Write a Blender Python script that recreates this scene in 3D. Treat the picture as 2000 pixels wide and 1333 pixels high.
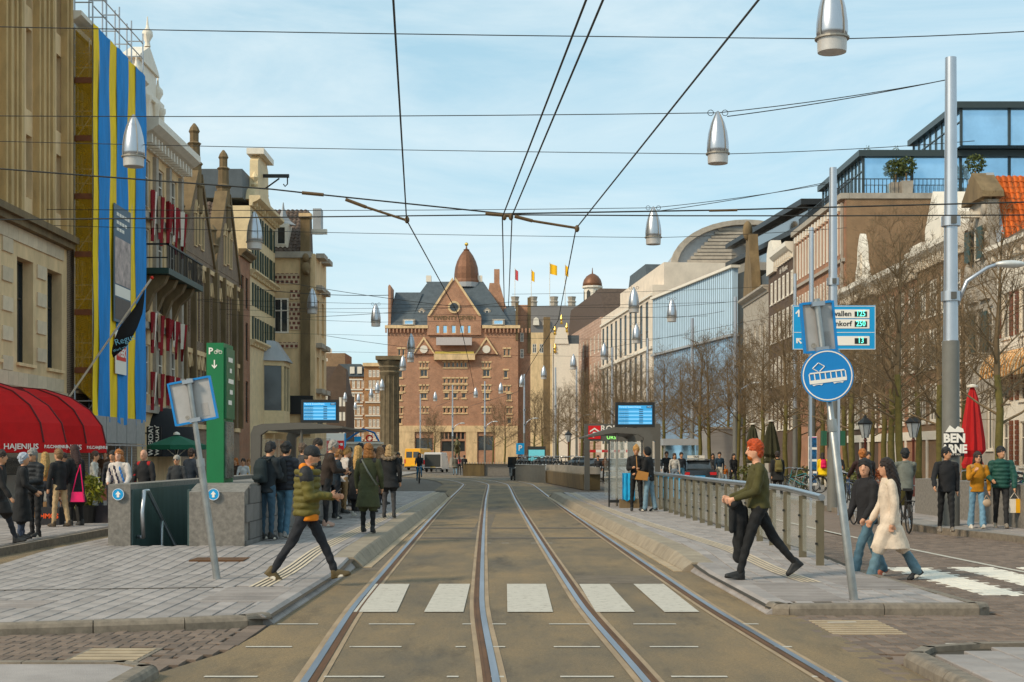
import bpy, bmesh, math, random
import numpy as np
from mathutils import Vector, Matrix
random.seed(7); np.random.seed(7)
R = math.radians
for o in list(bpy.data.objects): bpy.data.objects.remove(o)
SC = bpy.context.scene
COL = SC.collection
# ---------------------------------------------------------------- camera
FP = 2778.0; CH = 1.7; HY = 890.0
cam = bpy.data.cameras.new('camera'); CAM = bpy.data.objects.new('camera', cam); COL.objects.link(CAM)
CAM.location = (0, 0, CH); CAM.rotation_euler = (R(90), 0, 0)
cam.sensor_width = 36; cam.lens = FP / 2000 * 36; cam.shift_y = (HY - 666.5) / 2000
cam.clip_start = 0.1; cam.clip_end = 5000
SC.camera = CAM
# ---------------------------------------------------------------- world: hazy daylight sky with thin cloud
SUN_EL, SUN_AZ = R(36), R(234)       # azimuth clockwise from +Y
W = bpy.data.worlds.new('World'); SC.world = W; W.use_nodes = True
nt = W.node_tree; nt.nodes.clear()
def N(t, **k):
    n = nt.nodes.new(t)
    for a, b in k.items(): setattr(n, a, b)
    return n
sky = N('ShaderNodeTexSky', sky_type='NISHITA'); sky.sun_disc = False
sky.sun_elevation = SUN_EL; sky.sun_rotation = SUN_AZ; sky.air_density = 1.0; sky.dust_density = 0.4; sky.ozone_density = 0.3
tc = N('ShaderNodeTexCoord'); mp = N('ShaderNodeMapping'); mp.inputs['Scale'].default_value = (1.6, 1.6, 5.5)
nz = N('ShaderNodeTexNoise'); nz.inputs['Scale'].default_value = 2.2; nz.inputs['Detail'].default_value = 9; nz.inputs['Roughness'].default_value = .62
nz.inputs['Distortion'].default_value = .6
cr = N('ShaderNodeValToRGB'); cr.color_ramp.elements[0].position = .36; cr.color_ramp.elements[1].position = .72
cr.color_ramp.elements[0].color = (.0, .0, .0, 1); cr.color_ramp.elements[1].color = (.75, .75, .75, 1)
hz = N('ShaderNodeMix', data_type='RGBA'); hz.inputs[0].default_value = .7; hz.inputs[7].default_value = (3.15, 5.0, 5.75, 1)
mx = N('ShaderNodeMix', data_type='RGBA'); mx.inputs[7].default_value = (5.6, 6.3, 6.5, 1)
bg = N('ShaderNodeBackground'); bg.inputs['Strength'].default_value = 0.078; ow = N('ShaderNodeOutputWorld')
L = nt.links.new
L(tc.outputs['Generated'], mp.inputs['Vector']); L(mp.outputs[0], nz.inputs['Vector']); L(nz.outputs[0], cr.inputs[0])
L(cr.outputs[0], mx.inputs[0]); L(sky.outputs[0], hz.inputs[6]); L(hz.outputs[2], mx.inputs[6]); L(mx.outputs[2], bg.inputs[0]); L(bg.outputs[0], ow.inputs[0])
sun = bpy.data.lights.new('sun', 'SUN'); sun.energy = 1.5; sun.angle = R(11); sun.color = (1, .87, .66)
SUN = bpy.data.objects.new('sun', sun); COL.objects.link(SUN)
sd = Vector((math.sin(SUN_AZ) * math.cos(SUN_EL), math.cos(SUN_AZ) * math.cos(SUN_EL), math.sin(SUN_EL)))
SUN.rotation_euler = sd.to_track_quat('Z', 'Y').to_euler(); SUN.location = (-40, -30, 60)
VS = SC.view_settings; VS.view_transform = 'Standard'; VS.look = 'None'; VS.gamma = 1; VS.exposure = 1.0; VS.use_curve_mapping = False
# ---------------------------------------------------------------- pixel helper: photograph pixel + depth -> world point
def P(x, y, d): return Vector(((x - 1000) * d / FP, d, CH + (HY - y) * d / FP))
def PX(x, d): return (x - 1000) * d / FP
def PZ(y, d): return CH + (HY - y) * d / FP
# ---------------------------------------------------------------- materials
MATS = {}
WB = (1.08, .97, .86)      # surface colours leaned warm, as the place looks under its hazy light
def warm(c):
    m_ = sum(c)/3; return tuple(max(min((m_+(a-m_)*1.15)*b, .95), .003) for a, b in zip(c, WB))
def mat(name, col, rough=.7, metal=0., var=.12, scale=6., bump=0., bscale=60., spec=.5, island=0., emit=None, trans=0., alpha=1., coat=0., streak=None):
    if name in MATS: return MATS[name]
    if not emit and metal < .5: col = warm(col)
    m = bpy.data.materials.new(name); m.use_nodes = True; t = m.node_tree; b = t.nodes['Principled BSDF']
    n = t.nodes.new; l = t.links.new
    b.inputs['Roughness'].default_value = rough; b.inputs['Metallic'].default_value = metal
    b.inputs['Specular IOR Level'].default_value = spec; b.inputs['Coat Weight'].default_value = coat
    c = (*col, 1)
    if trans: b.inputs['Transmission Weight'].default_value = trans
    if alpha < 1: b.inputs['Alpha'].default_value = alpha
    out = None
    if var or island:
        tcn = n('ShaderNodeTexCoord'); v = tcn.outputs['Object']
        nz = n('ShaderNodeTexNoise'); nz.inputs['Scale'].default_value = scale; nz.inputs['Detail'].default_value = 6; nz.inputs['Roughness'].default_value = .65
        if streak:
            mp = n('ShaderNodeMapping'); mp.inputs['Scale'].default_value = streak; l(v, mp.inputs[0]); l(mp.outputs[0], nz.inputs['Vector'])
        else: l(v, nz.inputs['Vector'])
        mr = n('ShaderNodeMapRange'); mr.inputs[1].default_value = .28; mr.inputs[2].default_value = .72
        mr.inputs[3].default_value = 1 - var; mr.inputs[4].default_value = 1 + var
        l(nz.outputs[0], mr.inputs[0]); f = mr.outputs[0]
        if island:
            g = n('ShaderNodeNewGeometry'); oi = n('ShaderNodeObjectInfo')
            ad = n('ShaderNodeMath'); ad.operation = 'ADD'; l(g.outputs['Random Per Island'], ad.inputs[0]); l(oi.outputs['Random'], ad.inputs[1])
            fr = n('ShaderNodeMath'); fr.operation = 'FRACT'; l(ad.outputs[0], fr.inputs[0])
            mi = n('ShaderNodeMapRange'); mi.inputs[3].default_value = 1 - island; mi.inputs[4].default_value = 1 + island; l(fr.outputs[0], mi.inputs[0])
            mu = n('ShaderNodeMath'); mu.operation = 'MULTIPLY'; l(f, mu.inputs[0]); l(mi.outputs[0], mu.inputs[1]); f = mu.outputs[0]
        vm = n('ShaderNodeVectorMath'); vm.operation = 'SCALE'; vm.inputs[0].default_value = col; l(f, vm.inputs['Scale'])
        l(vm.outputs[0], b.inputs['Base Color']); out = vm
    else: b.inputs['Base Color'].default_value = c
    if bump:
        tcn = n('ShaderNodeTexCoord'); nb = n('ShaderNodeTexNoise'); nb.inputs['Scale'].default_value = bscale; nb.inputs['Detail'].default_value = 4
        bp = n('ShaderNodeBump'); bp.inputs['Strength'].default_value = bump; bp.inputs['Distance'].default_value = .02
        l(tcn.outputs['Object'], nb.inputs['Vector']); l(nb.outputs[0], bp.inputs['Height']); l(bp.outputs[0], b.inputs['Normal'])
    if emit:
        b.inputs['Emission Color'].default_value = c; b.inputs['Emission Strength'].default_value = emit
    MATS[name] = m; return m
def brickmat(name, c1, c2, mortar, bw=.22, bh=.065, ms=.012, soft=.25):
    if name in MATS: return MATS[name]
    m = bpy.data.materials.new(name); m.use_nodes = True; t = m.node_tree; b = t.nodes['Principled BSDF']; n = t.nodes.new; l = t.links.new
    c1, c2, mortar = warm(c1), warm(c2), warm(mortar)
    tcn = n('ShaderNodeTexCoord'); sx = n('ShaderNodeSeparateXYZ'); l(tcn.outputs['Object'], sx.inputs[0])
    ad = n('ShaderNodeMath'); ad.operation = 'ADD'; l(sx.outputs[0], ad.inputs[0]); l(sx.outputs[1], ad.inputs[1])
    cb = n('ShaderNodeCombineXYZ'); l(ad.outputs[0], cb.inputs[0]); l(sx.outputs[2], cb.inputs[1])
    br = n('ShaderNodeTexBrick'); br.inputs['Scale'].default_value = 1; br.inputs['Brick Width'].default_value = bw; br.inputs['Row Height'].default_value = bh
    br.inputs['Mortar Size'].default_value = ms; br.inputs['Color1'].default_value = (*c1, 1); br.inputs['Color2'].default_value = (*c2, 1); br.inputs['Mortar'].default_value = (*mortar, 1)
    l(cb.outputs[0], br.inputs['Vector'])
    nz = n('ShaderNodeTexNoise'); nz.inputs['Scale'].default_value = .7; nz.inputs['Detail'].default_value = 8; nz.inputs['Roughness'].default_value = .7; l(tcn.outputs['Object'], nz.inputs['Vector'])
    mr = n('ShaderNodeMapRange'); mr.inputs[1].default_value = .3; mr.inputs[2].default_value = .7; mr.inputs[3].default_value = 1 - soft; mr.inputs[4].default_value = 1 + soft; l(nz.outputs[0], mr.inputs[0])
    vm = n('ShaderNodeVectorMath'); vm.operation = 'SCALE'; l(br.outputs[0], vm.inputs[0]); l(mr.outputs[0], vm.inputs['Scale'])
    l(vm.outputs[0], b.inputs['Base Color']); b.inputs['Roughness'].default_value = .85
    bp = n('ShaderNodeBump'); bp.inputs['Strength'].default_value = .5; bp.inputs['Distance'].default_value = .01; bp.invert = True
    l(br.outputs['Fac'], bp.inputs['Height']); l(bp.outputs[0], b.inputs['Normal'])
    MATS[name] = m; return m
# ---------------------------------------------------------------- mesh builder
class MB:
    def __init__(s): s.v = []; s.f = []; s.mi = []; s.m = 0
    def add(s, vs, fs):
        o = len(s.v); s.v += [tuple(v) for v in vs]
        for f in fs: s.f.append([i + o for i in f]); s.mi.append(s.m)
        return s
    def box(s, x0, x1, y0, y1, z0, z1):
        return s.add([(x0,y0,z0),(x1,y0,z0),(x1,y1,z0),(x0,y1,z0),(x0,y0,z1),(x1,y0,z1),(x1,y1,z1),(x0,y1,z1)],
                     [(3,2,1,0),(4,5,6,7),(0,1,5,4),(1,2,6,5),(2,3,7,6),(3,0,4,7)])
    def cbox(s, c, w, d, h): return s.box(c[0]-w/2, c[0]+w/2, c[1]-d/2, c[1]+d/2, c[2], c[2]+h)
    def quad(s, a, b, c, d): return s.add([a, b, c, d], [(0,1,2,3)])
    def tube(s, pts, r, n=8, cap=True):
        pts = [Vector(p) for p in pts]; k = len(pts); rs = r if hasattr(r, '__len__') else [r] * k
        up = None; vs = []; fs = []
        for i, p in enumerate(pts):
            t = (pts[min(i+1, k-1)] - pts[max(i-1, 0)])
            t = t.normalized() if t.length > 1e-9 else Vector((0,0,1))
            if up is None:
                up = Vector((0,0,1)) if abs(t.z) < .9 else Vector((1,0,0))
            a = t.cross(up)
            if a.length < 1e-5: a = t.orthogonal()
            a.normalize(); b = a.cross(t).normalized(); up = b
            for j in range(n):
                an = 2*math.pi*j/n; vs.append(p + (a*math.cos(an) + b*math.sin(an)) * rs[i])
        for i in range(k-1):
            for j in range(n): fs.append((i*n+j, i*n+(j+1)%n, (i+1)*n+(j+1)%n, (i+1)*n+j))
        if cap: fs.append(tuple(range(n))[::-1]); fs.append(tuple(range((k-1)*n, k*n)))
        return s.add(vs, fs)
    def lathe(s, prof, n=16, c=(0,0,0), sx=1, sy=1):
        vs = []; fs = []; k = len(prof)
        for r, z in prof:
            for j in range(n):
                a = 2*math.pi*j/n; vs.append((c[0]+r*sx*math.cos(a), c[1]+r*sy*math.sin(a), c[2]+z))
        for i in range(k-1):
            for j in range(n): fs.append((i*n+j, i*n+(j+1)%n, (i+1)*n+(j+1)%n, (i+1)*n+j))
        fs.append(tuple(range(n))[::-1]); fs.append(tuple(range((k-1)*n, k*n)))
        return s.add(vs, fs)
    def ell(s, c, r, n=12, k=8, M=None):
        vs = []; fs = []
        for i in range(k+1):
            th = math.pi*(i+.0)/k; th = min(max(th, .02), math.pi-.02)
            for j in range(n):
                a = 2*math.pi*j/n; v = Vector((r[0]*math.sin(th)*math.cos(a), r[1]*math.sin(th)*math.sin(a), -r[2]*math.cos(th)))
                if M: v = M @ v
                vs.append(v + Vector(c))
        for i in range(k):
            for j in range(n): fs.append((i*n+j, i*n+(j+1)%n, (i+1)*n+(j+1)%n, (i+1)*n+j))
        fs.append(tuple(range(n))[::-1]); fs.append(tuple(range(k*n, (k+1)*n)))
        return s.add(vs, fs)
    def prism(s, poly, axis, a, b):
        """poly of 2-D points extruded along axis ('x','y','z') from a to b"""
        def mk(p, q): return {'x': (q, p[0], p[1]), 'y': (p[0], q, p[1]), 'z': (p[0], p[1], q)}[axis]
        n = len(poly); vs = [mk(p, a) for p in poly] + [mk(p, b) for p in poly]
        ar = sum(poly[i][0]*poly[(i+1)%n][1] - poly[(i+1)%n][0]*poly[i][1] for i in range(n))
        fl = (ar > 0) != (axis == 'y')
        f0 = tuple(range(n)); f1 = tuple(range(n, 2*n))
        fs = [f0[::-1] if fl else f0, f1 if fl else f1[::-1]]
        for i in range(n):
            q = (i, (i+1)%n, (i+1)%n+n, i+n); fs.append(q if fl else q[::-1])
        return s.add(vs, fs)
    def xf(s, M, start=0):
        for i in range(start, len(s.v)): s.v[i] = tuple(M @ Vector(s.v[i]))
        return s
    def mesh(s, name, mats, smooth=False):
        me = bpy.data.meshes.new(name); me.from_pydata(s.v, [], s.f)
        for m in (mats if isinstance(mats, (list, tuple)) else [mats]): me.materials.append(m)
        if any(s.mi): me.polygons.foreach_set('material_index', s.mi)
        if smooth is True: me.polygons.foreach_set('use_smooth', [True]*len(s.f))
        me.update()
        if smooth == 'auto':
            me.polygons.foreach_set('use_smooth', [True]*len(s.f)); me.set_sharp_from_angle(angle=R(38))
        return me
    def obj(s, name, mats, parent=None, smooth=False): return put(name, s.mesh(name, mats, smooth), parent)
def put(name, me, parent=None, loc=None, rz=0):
    o = bpy.data.objects.new(name, me); COL.objects.link(o)
    if parent is not None: o.parent = parent
    if loc is not None: o.location = loc
    if rz: o.rotation_euler = (0, 0, rz)
    return o
def tag(o, label=None, cat=None, group=None, kind=None):
    if label: o['label'] = label
    if cat: o['category'] = cat
    if group: o['group'] = group
    if kind: o['kind'] = kind
    return o
def thing(name, label, cat, loc=(0,0,0), rz=0, group=None):
    o = put(name, None, None, loc, rz); o.empty_display_size = .3
    return tag(o, label, cat, group)
def struct(o): o['kind'] = 'structure'; return o
def stuff(o): o['kind'] = 'stuff'; return o
def copy_tree(o, parent=None):
    c = o.copy(); COL.objects.link(c); c.parent = parent
    for ch in list(o.children): copy_tree(ch, c)
    return c
def lerp(a, b, t): return a + (b - a) * t
PENDING = []   # objects converted to plain meshes in one go at the end (fonts, remeshed bodies)
FONTW = {}
def text(s, size, m, parent, loc, rot=(R(90),0,0), align='CENTER', name='lettering', bold=0., sx=1., shear=0., ext=.003):
    cu = bpy.data.curves.new(name, 'FONT'); cu.body = s; cu.size = size; cu.align_x = align; cu.align_y = 'CENTER'; cu.extrude = ext; cu.offset = bold; cu.shear = shear
    cu.resolution_u = 2
    o = bpy.data.objects.new(name, cu); COL.objects.link(o); o.parent = parent; o.location = loc; o.rotation_euler = rot; o.scale = (sx, 1, 1)
    cu.materials.append(m); PENDING.append(o); return o
def spline(ds, xs, q):
    """smooth interpolation through (ds, xs)"""
    ds = list(ds); xs = list(xs)
    m = [0]*len(ds)
    for i in range(len(ds)):
        a = max(i-1, 0); b = min(i+1, len(ds)-1); m[i] = (xs[b]-xs[a])/(ds[b]-ds[a])
    if q <= ds[0]: return xs[0] + m[0]*(q-ds[0])
    if q >= ds[-1]: return xs[-1] + m[-1]*(q-ds[-1])
    for i in range(len(ds)-1):
        if q <= ds[i+1]:
            h = ds[i+1]-ds[i]; t = (q-ds[i])/h
            return (2*t**3-3*t*t+1)*xs[i] + (t**3-2*t*t+t)*h*m[i] + (-2*t**3+3*t*t)*xs[i+1] + (t**3-t*t)*h*m[i+1]
# ================================================================ GROUND
def asphalt(name):
    m = bpy.data.materials.new(name); m.use_nodes = True; t = m.node_tree; b = t.nodes['Principled BSDF']; n = t.nodes.new; l = t.links.new
    tcn = n('ShaderNodeTexCoord'); v = tcn.outputs['Object']
    def noise(sc, det, st=None):
        z = n('ShaderNodeTexNoise'); z.inputs['Scale'].default_value = sc; z.inputs['Detail'].default_value = det; z.inputs['Roughness'].default_value = .68
        if st: mp = n('ShaderNodeMapping'); mp.inputs['Scale'].default_value = st; l(v, mp.inputs[0]); l(mp.outputs[0], z.inputs['Vector'])
        else: l(v, z.inputs['Vector'])
        return z.outputs[0]
    def ramp(f, stops):
        r = n('ShaderNodeValToRGB'); e = r.color_ramp.elements
        e[0].position, e[0].color = stops[0][0], (*stops[0][1],1); e[1].position, e[1].color = stops[-1][0], (*stops[-1][1],1)
        for p, c in stops[1:-1]: q = e.new(p); q.color = (*c,1)
        l(f, r.inputs[0]); return r.outputs[0]
    base = ramp(noise(.55, 8, (1,.35,1)), [(.34,(.100,.080,.056)), (.48,(.172,.122,.068)), (.62,(.245,.162,.078)), (.74,(.135,.102,.068))])
    stain = ramp(noise(1.7, 6, (1,.22,1)), [(.30,(.55,.55,.58)), (.45,(1,1,1)), (.75,(1.06,1.03,1))])
    grain = ramp(noise(210, 2), [(.30,(.45,.45,.45)), (.5,(1,1,1)), (.70,(1.75,1.70,1.6))])
    def mul(a, c):
        x = n('ShaderNodeVectorMath'); x.operation = 'MULTIPLY'; l(a, x.inputs[0]); l(c, x.inputs[1]); return x.outputs[0]
    fine = ramp(noise(38, 5), [(.30,(.72,.72,.74)), (.5,(1,1,1)), (.70,(1.3,1.27,1.2))])
    l(mul(mul(mul(base, stain), grain), fine), b.inputs['Base Color']); b.inputs['Roughness'].default_value = .88
    bp = n('ShaderNodeBump'); bp.inputs['Strength'].default_value = .5; bp.inputs['Distance'].default_value = .01; l(noise(170, 3), bp.inputs['Height']); l(bp.outputs[0], b.inputs['Normal'])
    MATS[name] = m; return m
def worn(name, c, under):
    m = bpy.data.materials.new(name); m.use_nodes = True; t = m.node_tree; b = t.nodes['Principled BSDF']; n = t.nodes.new; l = t.links.new
    tcn = n('ShaderNodeTexCoord'); a = n('ShaderNodeTexNoise'); a.inputs['Scale'].default_value = 9; a.inputs['Detail'].default_value = 12; a.inputs['Roughness'].default_value = .8; l(tcn.outputs['Object'], a.inputs['Vector'])
    r = n('ShaderNodeValToRGB'); e = r.color_ramp.elements; e[0].position = .36; e[0].color = (*under,1); e[1].position = .44; e[1].color = (*[q*.86 for q in c],1); q = e.new(.62); q.color = (*c,1)
    l(a.outputs[0], r.inputs[0]); l(r.outputs[0], b.inputs['Base Color']); b.inputs['Roughness'].default_value = .8; MATS[name] = m; return m
M_asph = asphalt('asphalt_brown')
M_road = mat('road_dark', (.115,.100,.085), .92, var=.25, scale=1.2, bump=.4, bscale=120)
M_slab = mat('paving_slab', (.285,.272,.276), .85, var=.2, scale=2.2, bump=.35, bscale=90, island=.15)
M_joint = mat('paving_joint', (.045,.037,.026), .95, var=.2, scale=8)
M_brick_p = mat('paving_brick', (.150,.118,.098), .88, var=.18, scale=3, bump=.25, bscale=90, island=.25)
M_brick_w = mat('painted_brick', (.68,.67,.63), .8, var=.12, scale=5, island=.06)
M_kerb = mat('kerb_granite', (.185,.165,.14), .85, var=.35, scale=9, bump=.35, bscale=140, island=.1)
M_conc = mat('kerb_concrete', (.265,.235,.190), .85, var=.22, scale=4, bump=.2, bscale=70, island=.08)
M_strip = mat('kerb_strip', (.36,.30,.22), .85, var=.2, scale=4, island=.08)
M_paint = worn('road_paint', (.56,.49,.40), (.22,.165,.105))
M_guide = mat('guide_rib', (.55,.49,.40), .8, var=.15, scale=6)
M_steel = mat('rail_steel', (.36,.36,.39), .34, metal=1., var=.3, scale=3, streak=(1,.1,1))
M_rust = mat('rail_rust', (.115,.060,.028), .75, metal=.3, var=.35, scale=5, streak=(1,.2,1))
M_seal = mat('rail_sealant', (.30,.235,.165), .85, var=.25, scale=4, streak=(1,.3,1))
def cx(d): return spline([4,10.7,17,52,79,85,97,110,130,160], [.7,.44,.2,-.4,-.75,-.95,-2.2,-4.6,-10,-21], d)
def XL(d): return spline([10,14.3,20,30,52,60], [-2.42,-2.40,-2.36,-2.45,-2.62,-2.75], d)
def XR(d): return spline([10,15,22,36,52,60], [2.75,2.72,2.58,2.2,1.8,1.6], d)
def ph(d):
    t = min(max((d - 19.2) / 4, 0), 1); return .10 + .10 * t * t * (3 - 2*t)
def front(x): return 13.45 + (x + 4.86) * .28
PIT = (-6.35, -5.40, 24.0, 40.0)
# one sheet to the horizon, with the stairwell left open
mb = MB(); B = 2600
for x0, x1, y0, y1 in ((-B, PIT[0]-.1, -60, B), (PIT[1]+.1, B, -60, B), (PIT[0]-.1, PIT[1]+.1, -60, PIT[2]), (PIT[0]-.1, PIT[1]+.1, PIT[3], B)):
    mb.quad((x0,y0,-.03), (x1,y0,-.03), (x1,y1,-.03), (x0,y1,-.03))
GROUND = struct(mb.obj('ground', M_road))
def ribbon(fa, fb, d0, d1, z, n, mb=None):
    mb = mb or MB(); vs = []; fs = []
    for i in range(n+1):
        d = lerp(d0, d1, i/n); zz = z(d) if callable(z) else z
        vs += [(fa(d), d, zz), (fb(d), d, zz)]
    for i in range(n): fs.append((2*i, 2*i+1, 2*i+3, 2*i+2))
    return mb.add(vs, fs)
LANE = struct(ribbon(lambda d: cx(d)-3.2 if d > 62 else min(cx(d)-2.6, -2.3, -2.42-max(0,(12.5-d)*.25)), lambda d: cx(d)+3.1 if d > 62 else max(cx(d)+2.75, 2.6), 5, 150, 0, 120).obj('tram_lane', M_asph))
for sgn, off in ((-1,-1), (-1,1), (1,-1), (1,1)):
    c = lambda d, s=sgn, o=off: cx(d) + s*1.28 + o*.7175
    rail = ribbon(lambda d: c(d)-.028, lambda d: c(d)+.030, 5, 150, .012, 160).obj('tram_rail', M_steel, LANE)
    e = -off   # groove on the inner side of each rail
    ribbon(lambda d: c(d)+(.031 if e > 0 else -.072), lambda d: c(d)+(.072 if e > 0 else -.031), 5, 150, .0075, 160).obj('groove', M_rust, rail)
    ribbon(lambda d: c(d)+(.073 if e > 0 else -.093), lambda d: c(d)+(.093 if e > 0 else -.073), 5, 150, .011, 160).obj('flange', M_rust, rail)
    ribbon(lambda d: c(d)+(.094 if e > 0 else -.14), lambda d: c(d)+(.14 if e > 0 else -.094), 5, 150, .005, 160).obj('sealant', M_seal, rail)
    ribbon(lambda d: c(d)+(-.085 if e > 0 else .031), lambda d: c(d)+(-.029 if e > 0 else .085), 5, 150, .005, 160).obj('sealant', M_seal, rail)
# zebra stripes on the lane and short cross dashes
for x0, x1, x2, x3 in ((690,775,733,800), (828,905,858,918), (991,1080,990,1066), (1164,1240,1131,1190), (1298,1366,1237,1296)):
    a, b = 15.38, 18.74
    MB().add([(PX(x0,a),a,.009), (PX(x1,a),a,.009), (PX(x3,b),b,.009), (PX(x2,b),b,.009)], [(0,1,2,3)]).obj('crosswalk_stripe', M_paint, LANE)
DASH = ((-2.36,-1.95), (-1.44,-.98), (-.5,-.41), (-.20,-.06), (.37,.78), (1.22,1.65), (2.30,2.48))
for d in (10.9, 12.6, 14.3, 20.3, 22.3, 27.5):
    for a, b in DASH:
        if d > 15 and random.random() < .55: continue
        MB().quad((a,d-.035,.0065), (b,d-.035,.0065), (b,d+.035,.0065), (a,d+.035,.0065)).obj('lane_dash', M_paint, LANE)
for d in (29.0, 33, 70.5, 74):
    MB().quad((cx(d)-2,d,.0045), (cx(d)+2,d,.0045), (cx(d)+2,d+.5,.0045), (cx(d)-2,d+.5,.0045)).obj('lane_patch', M_seal if d > 60 else M_road, LANE)
for x0, x1, d0, d1 in ((.85,2.0,18.85,20.1), (-2.2,-1.85,21,27), (-.9,-.5,30,41)):
    MB().quad((x0,d0,.0028), (x1,d0,.0028), (x1+.02,d1,.0028), (x0+.03,d1,.0028)).obj('lane_patch', mat('asphalt_patch', (.145,.122,.095), .9, var=.3, scale=4, bump=.5, bscale=170), LANE)
# ---- pieces: the nearest 300 in view as parts, the rest joined
def seen(x, d): return d > 10.4 and abs(x) < d * .372
def pieces(name, rects, zf, m, parent, full, gap=.014, th=.05, limit=300, jit=.002):
    """rects: (x0,x1,y0,y1); 'full' = (w,d) of an uncut piece that shares its mesh"""
    protos = {}
    def slab(w, d):
        b = MB(); x, y, g, bv = w/2-gap/2, d/2-gap/2, 0, .006
        b.add([(-x,-y,-th),(x,-y,-th),(x,y,-th),(-x,y,-th),(-x,-y,-bv),(x,-y,-bv),(x,y,-bv),(-x,y,-bv),(-x+bv,-y+bv,0),(x-bv,-y+bv,0),(x-bv,y-bv,0),(-x+bv,y-bv,0)],
              [(0,1,5,4),(1,2,6,5),(2,3,7,6),(3,0,4,7),(4,5,9,8),(5,6,10,9),(6,7,11,10),(7,4,8,11),(8,9,10,11)]); return b
    one = []; rest = []
    for r in rects:
        w, d = r[1]-r[0], r[3]-r[2]; cxx, cy = (r[0]+r[1])/2, (r[2]+r[3])/2
        isf = any(abs(w-a) < 1e-4 and abs(d-b) < 1e-4 for a, b in full)
        (one if isf and seen(cxx, cy) else rest).append((cy, cxx, w, d))
    one.sort(); rest += one[limit:]; one = one[:limit]
    for cy, cxx, w, d in one:
        k = (round(w,4), round(d,4))
        if k not in protos: protos[k] = slab(w, d).mesh(name, m)
        o = put(name, protos[k], parent, (cxx, cy, zf(cy) + random.uniform(-jit, jit)))
        sl = (zf(cy+.05)-zf(cy-.05))/.1
        o.rotation_euler = (math.atan(sl)+random.uniform(-.003,.003), random.uniform(-.004,.004), 0)
    b = MB()
    for cy, cxx, w, d in rest:
        if w < .03 or d < .03: continue
        s = slab(w, d); dz = random.uniform(-jit, jit); tx = random.uniform(-.004,.004)
        b.add([(v[0]+cxx, v[1]+cy, v[2]+zf(v[1]+cy)+dz+v[0]*tx) for v in s.v], s.f)
    if b.f: stuff(b.obj(name + '_rest', m, parent))
def bond(x0, x1, y0, y1, w, d, clip=None):
    """courses across the street, slabs long in depth, each column shifted by half"""
    out = []; i = 0; x = x0
    while x < x1 - .02:
        xa, xb = x, min(x+w, x1); y = y0 - (d/2 if i % 2 else 0)
        while y < y1 - .02:
            ya, yb = max(y, y0), min(y+d, y1)
            if clip:
                cl = clip(xa, xb, ya, yb)
                if cl: out.append(cl)
            else: out.append((xa, xb, ya, yb))
            y += d
        x += w; i += 1
    return out
# ---- left platform and plaza
PLATL = struct(put('platform_left', None))
mb = MB()
zb = lambda d: ph(d) - .03
ribbon(lambda d: -7.42, lambda d: PIT[0]-.02, 14.3, 62, zb, 80, mb); ribbon(lambda d: PIT[1]+.02, lambda d: XL(d)-.02, 14.3, 62, zb, 80, mb)
for xa, xb in ((-7.42,-6), (-6,-4.5), (-4.5,-3.2), (-3.2,-2.42)): mb.quad((xa,front(xa)+.08,.07), (xb,front(xb)+.08,.07), (xb,14.301,.07), (xa,14.301,.07))
ribbon(lambda d: PIT[0]-.05, lambda d: PIT[1]+.05, 14.3, PIT[2], zb, 30, mb)
bpy.data.objects.remove(PLATL); PLATL = struct(mb.obj('platform_left', M_joint))
GX = (-3.22, -2.94)   # guide strip
def clipL(xa, xb, ya, yb):
    xm = (xa+xb)/2; ym = (ya+yb)/2
    yf = front(xm) + .17
    if yb < yf + .05: return None
    ya = max(ya, yf)
    if -6.78 < xm < -4.38 and 23.6 < ym < 40: return None
    if GX[0] < xm < GX[1] and ym > 17.3: return None
    if -3.45 < xm < -2.62 and 15.55 < ym < 17.3: return None
    lim = XL(ym) - .34
    if xa > lim - .03: return None
    return (xa, min(xb, lim), ya, yb)
pieces('paving_slab', bond(-7.4, -2.5, 12.5, 60, .2, .5, clipL), ph, M_slab, PLATL, [(.2,.5)])
for i in range(4):
    x = GX[0] + .035 + i*.07
    ribbon(lambda d: x-.02, lambda d: x+.02, 17.3, 58, lambda d: ph(d)+.006, 40).obj('guide_rib', M_guide, PLATL)
ribbon(lambda d: GX[0], lambda d: GX[1], 17.3, 58, lambda d: ph(d)-.006, 40).obj('guide_strip', M_slab, PLATL)
def tactile(x0, x1, y0, y1, z, parent):
    o = MB().box(x0, x1, y0, y1, z-.05, z-.010).obj('tactile_paving', mat('tactile_base_shaded', (.13,.125,.12), .9), parent); b = MB(); n = int((y1-y0)/.09)  # base coloured dark to stand for shade in the rib gaps
    for i in range(n):
        y = y0 + (i+.5)*(y1-y0)/n; b.box(x0+.01, x1-.01, y-.025, y+.025, z-.009, z+.004)
    return stuff(b.obj('tactile_ribs', M_slab, o))
tactile(-3.45, -2.64, 15.55, 17.3, .1, PLATL)
tactile(-6.2, -5.0, 14.9, 15.7, .1005, PLATL)
MB().prism([(-6.6,16.75),(-3.5,17.2),(-3.5,17.26),(-6.6,16.81)], 'z', .09, .1045).obj('drain_slot', M_joint, PLATL)
MB().box(-4.75,-3.95,20.9,21.5,.1,ph(21.4)+.004).obj('service_cover', M_rust, PLATL)
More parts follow.
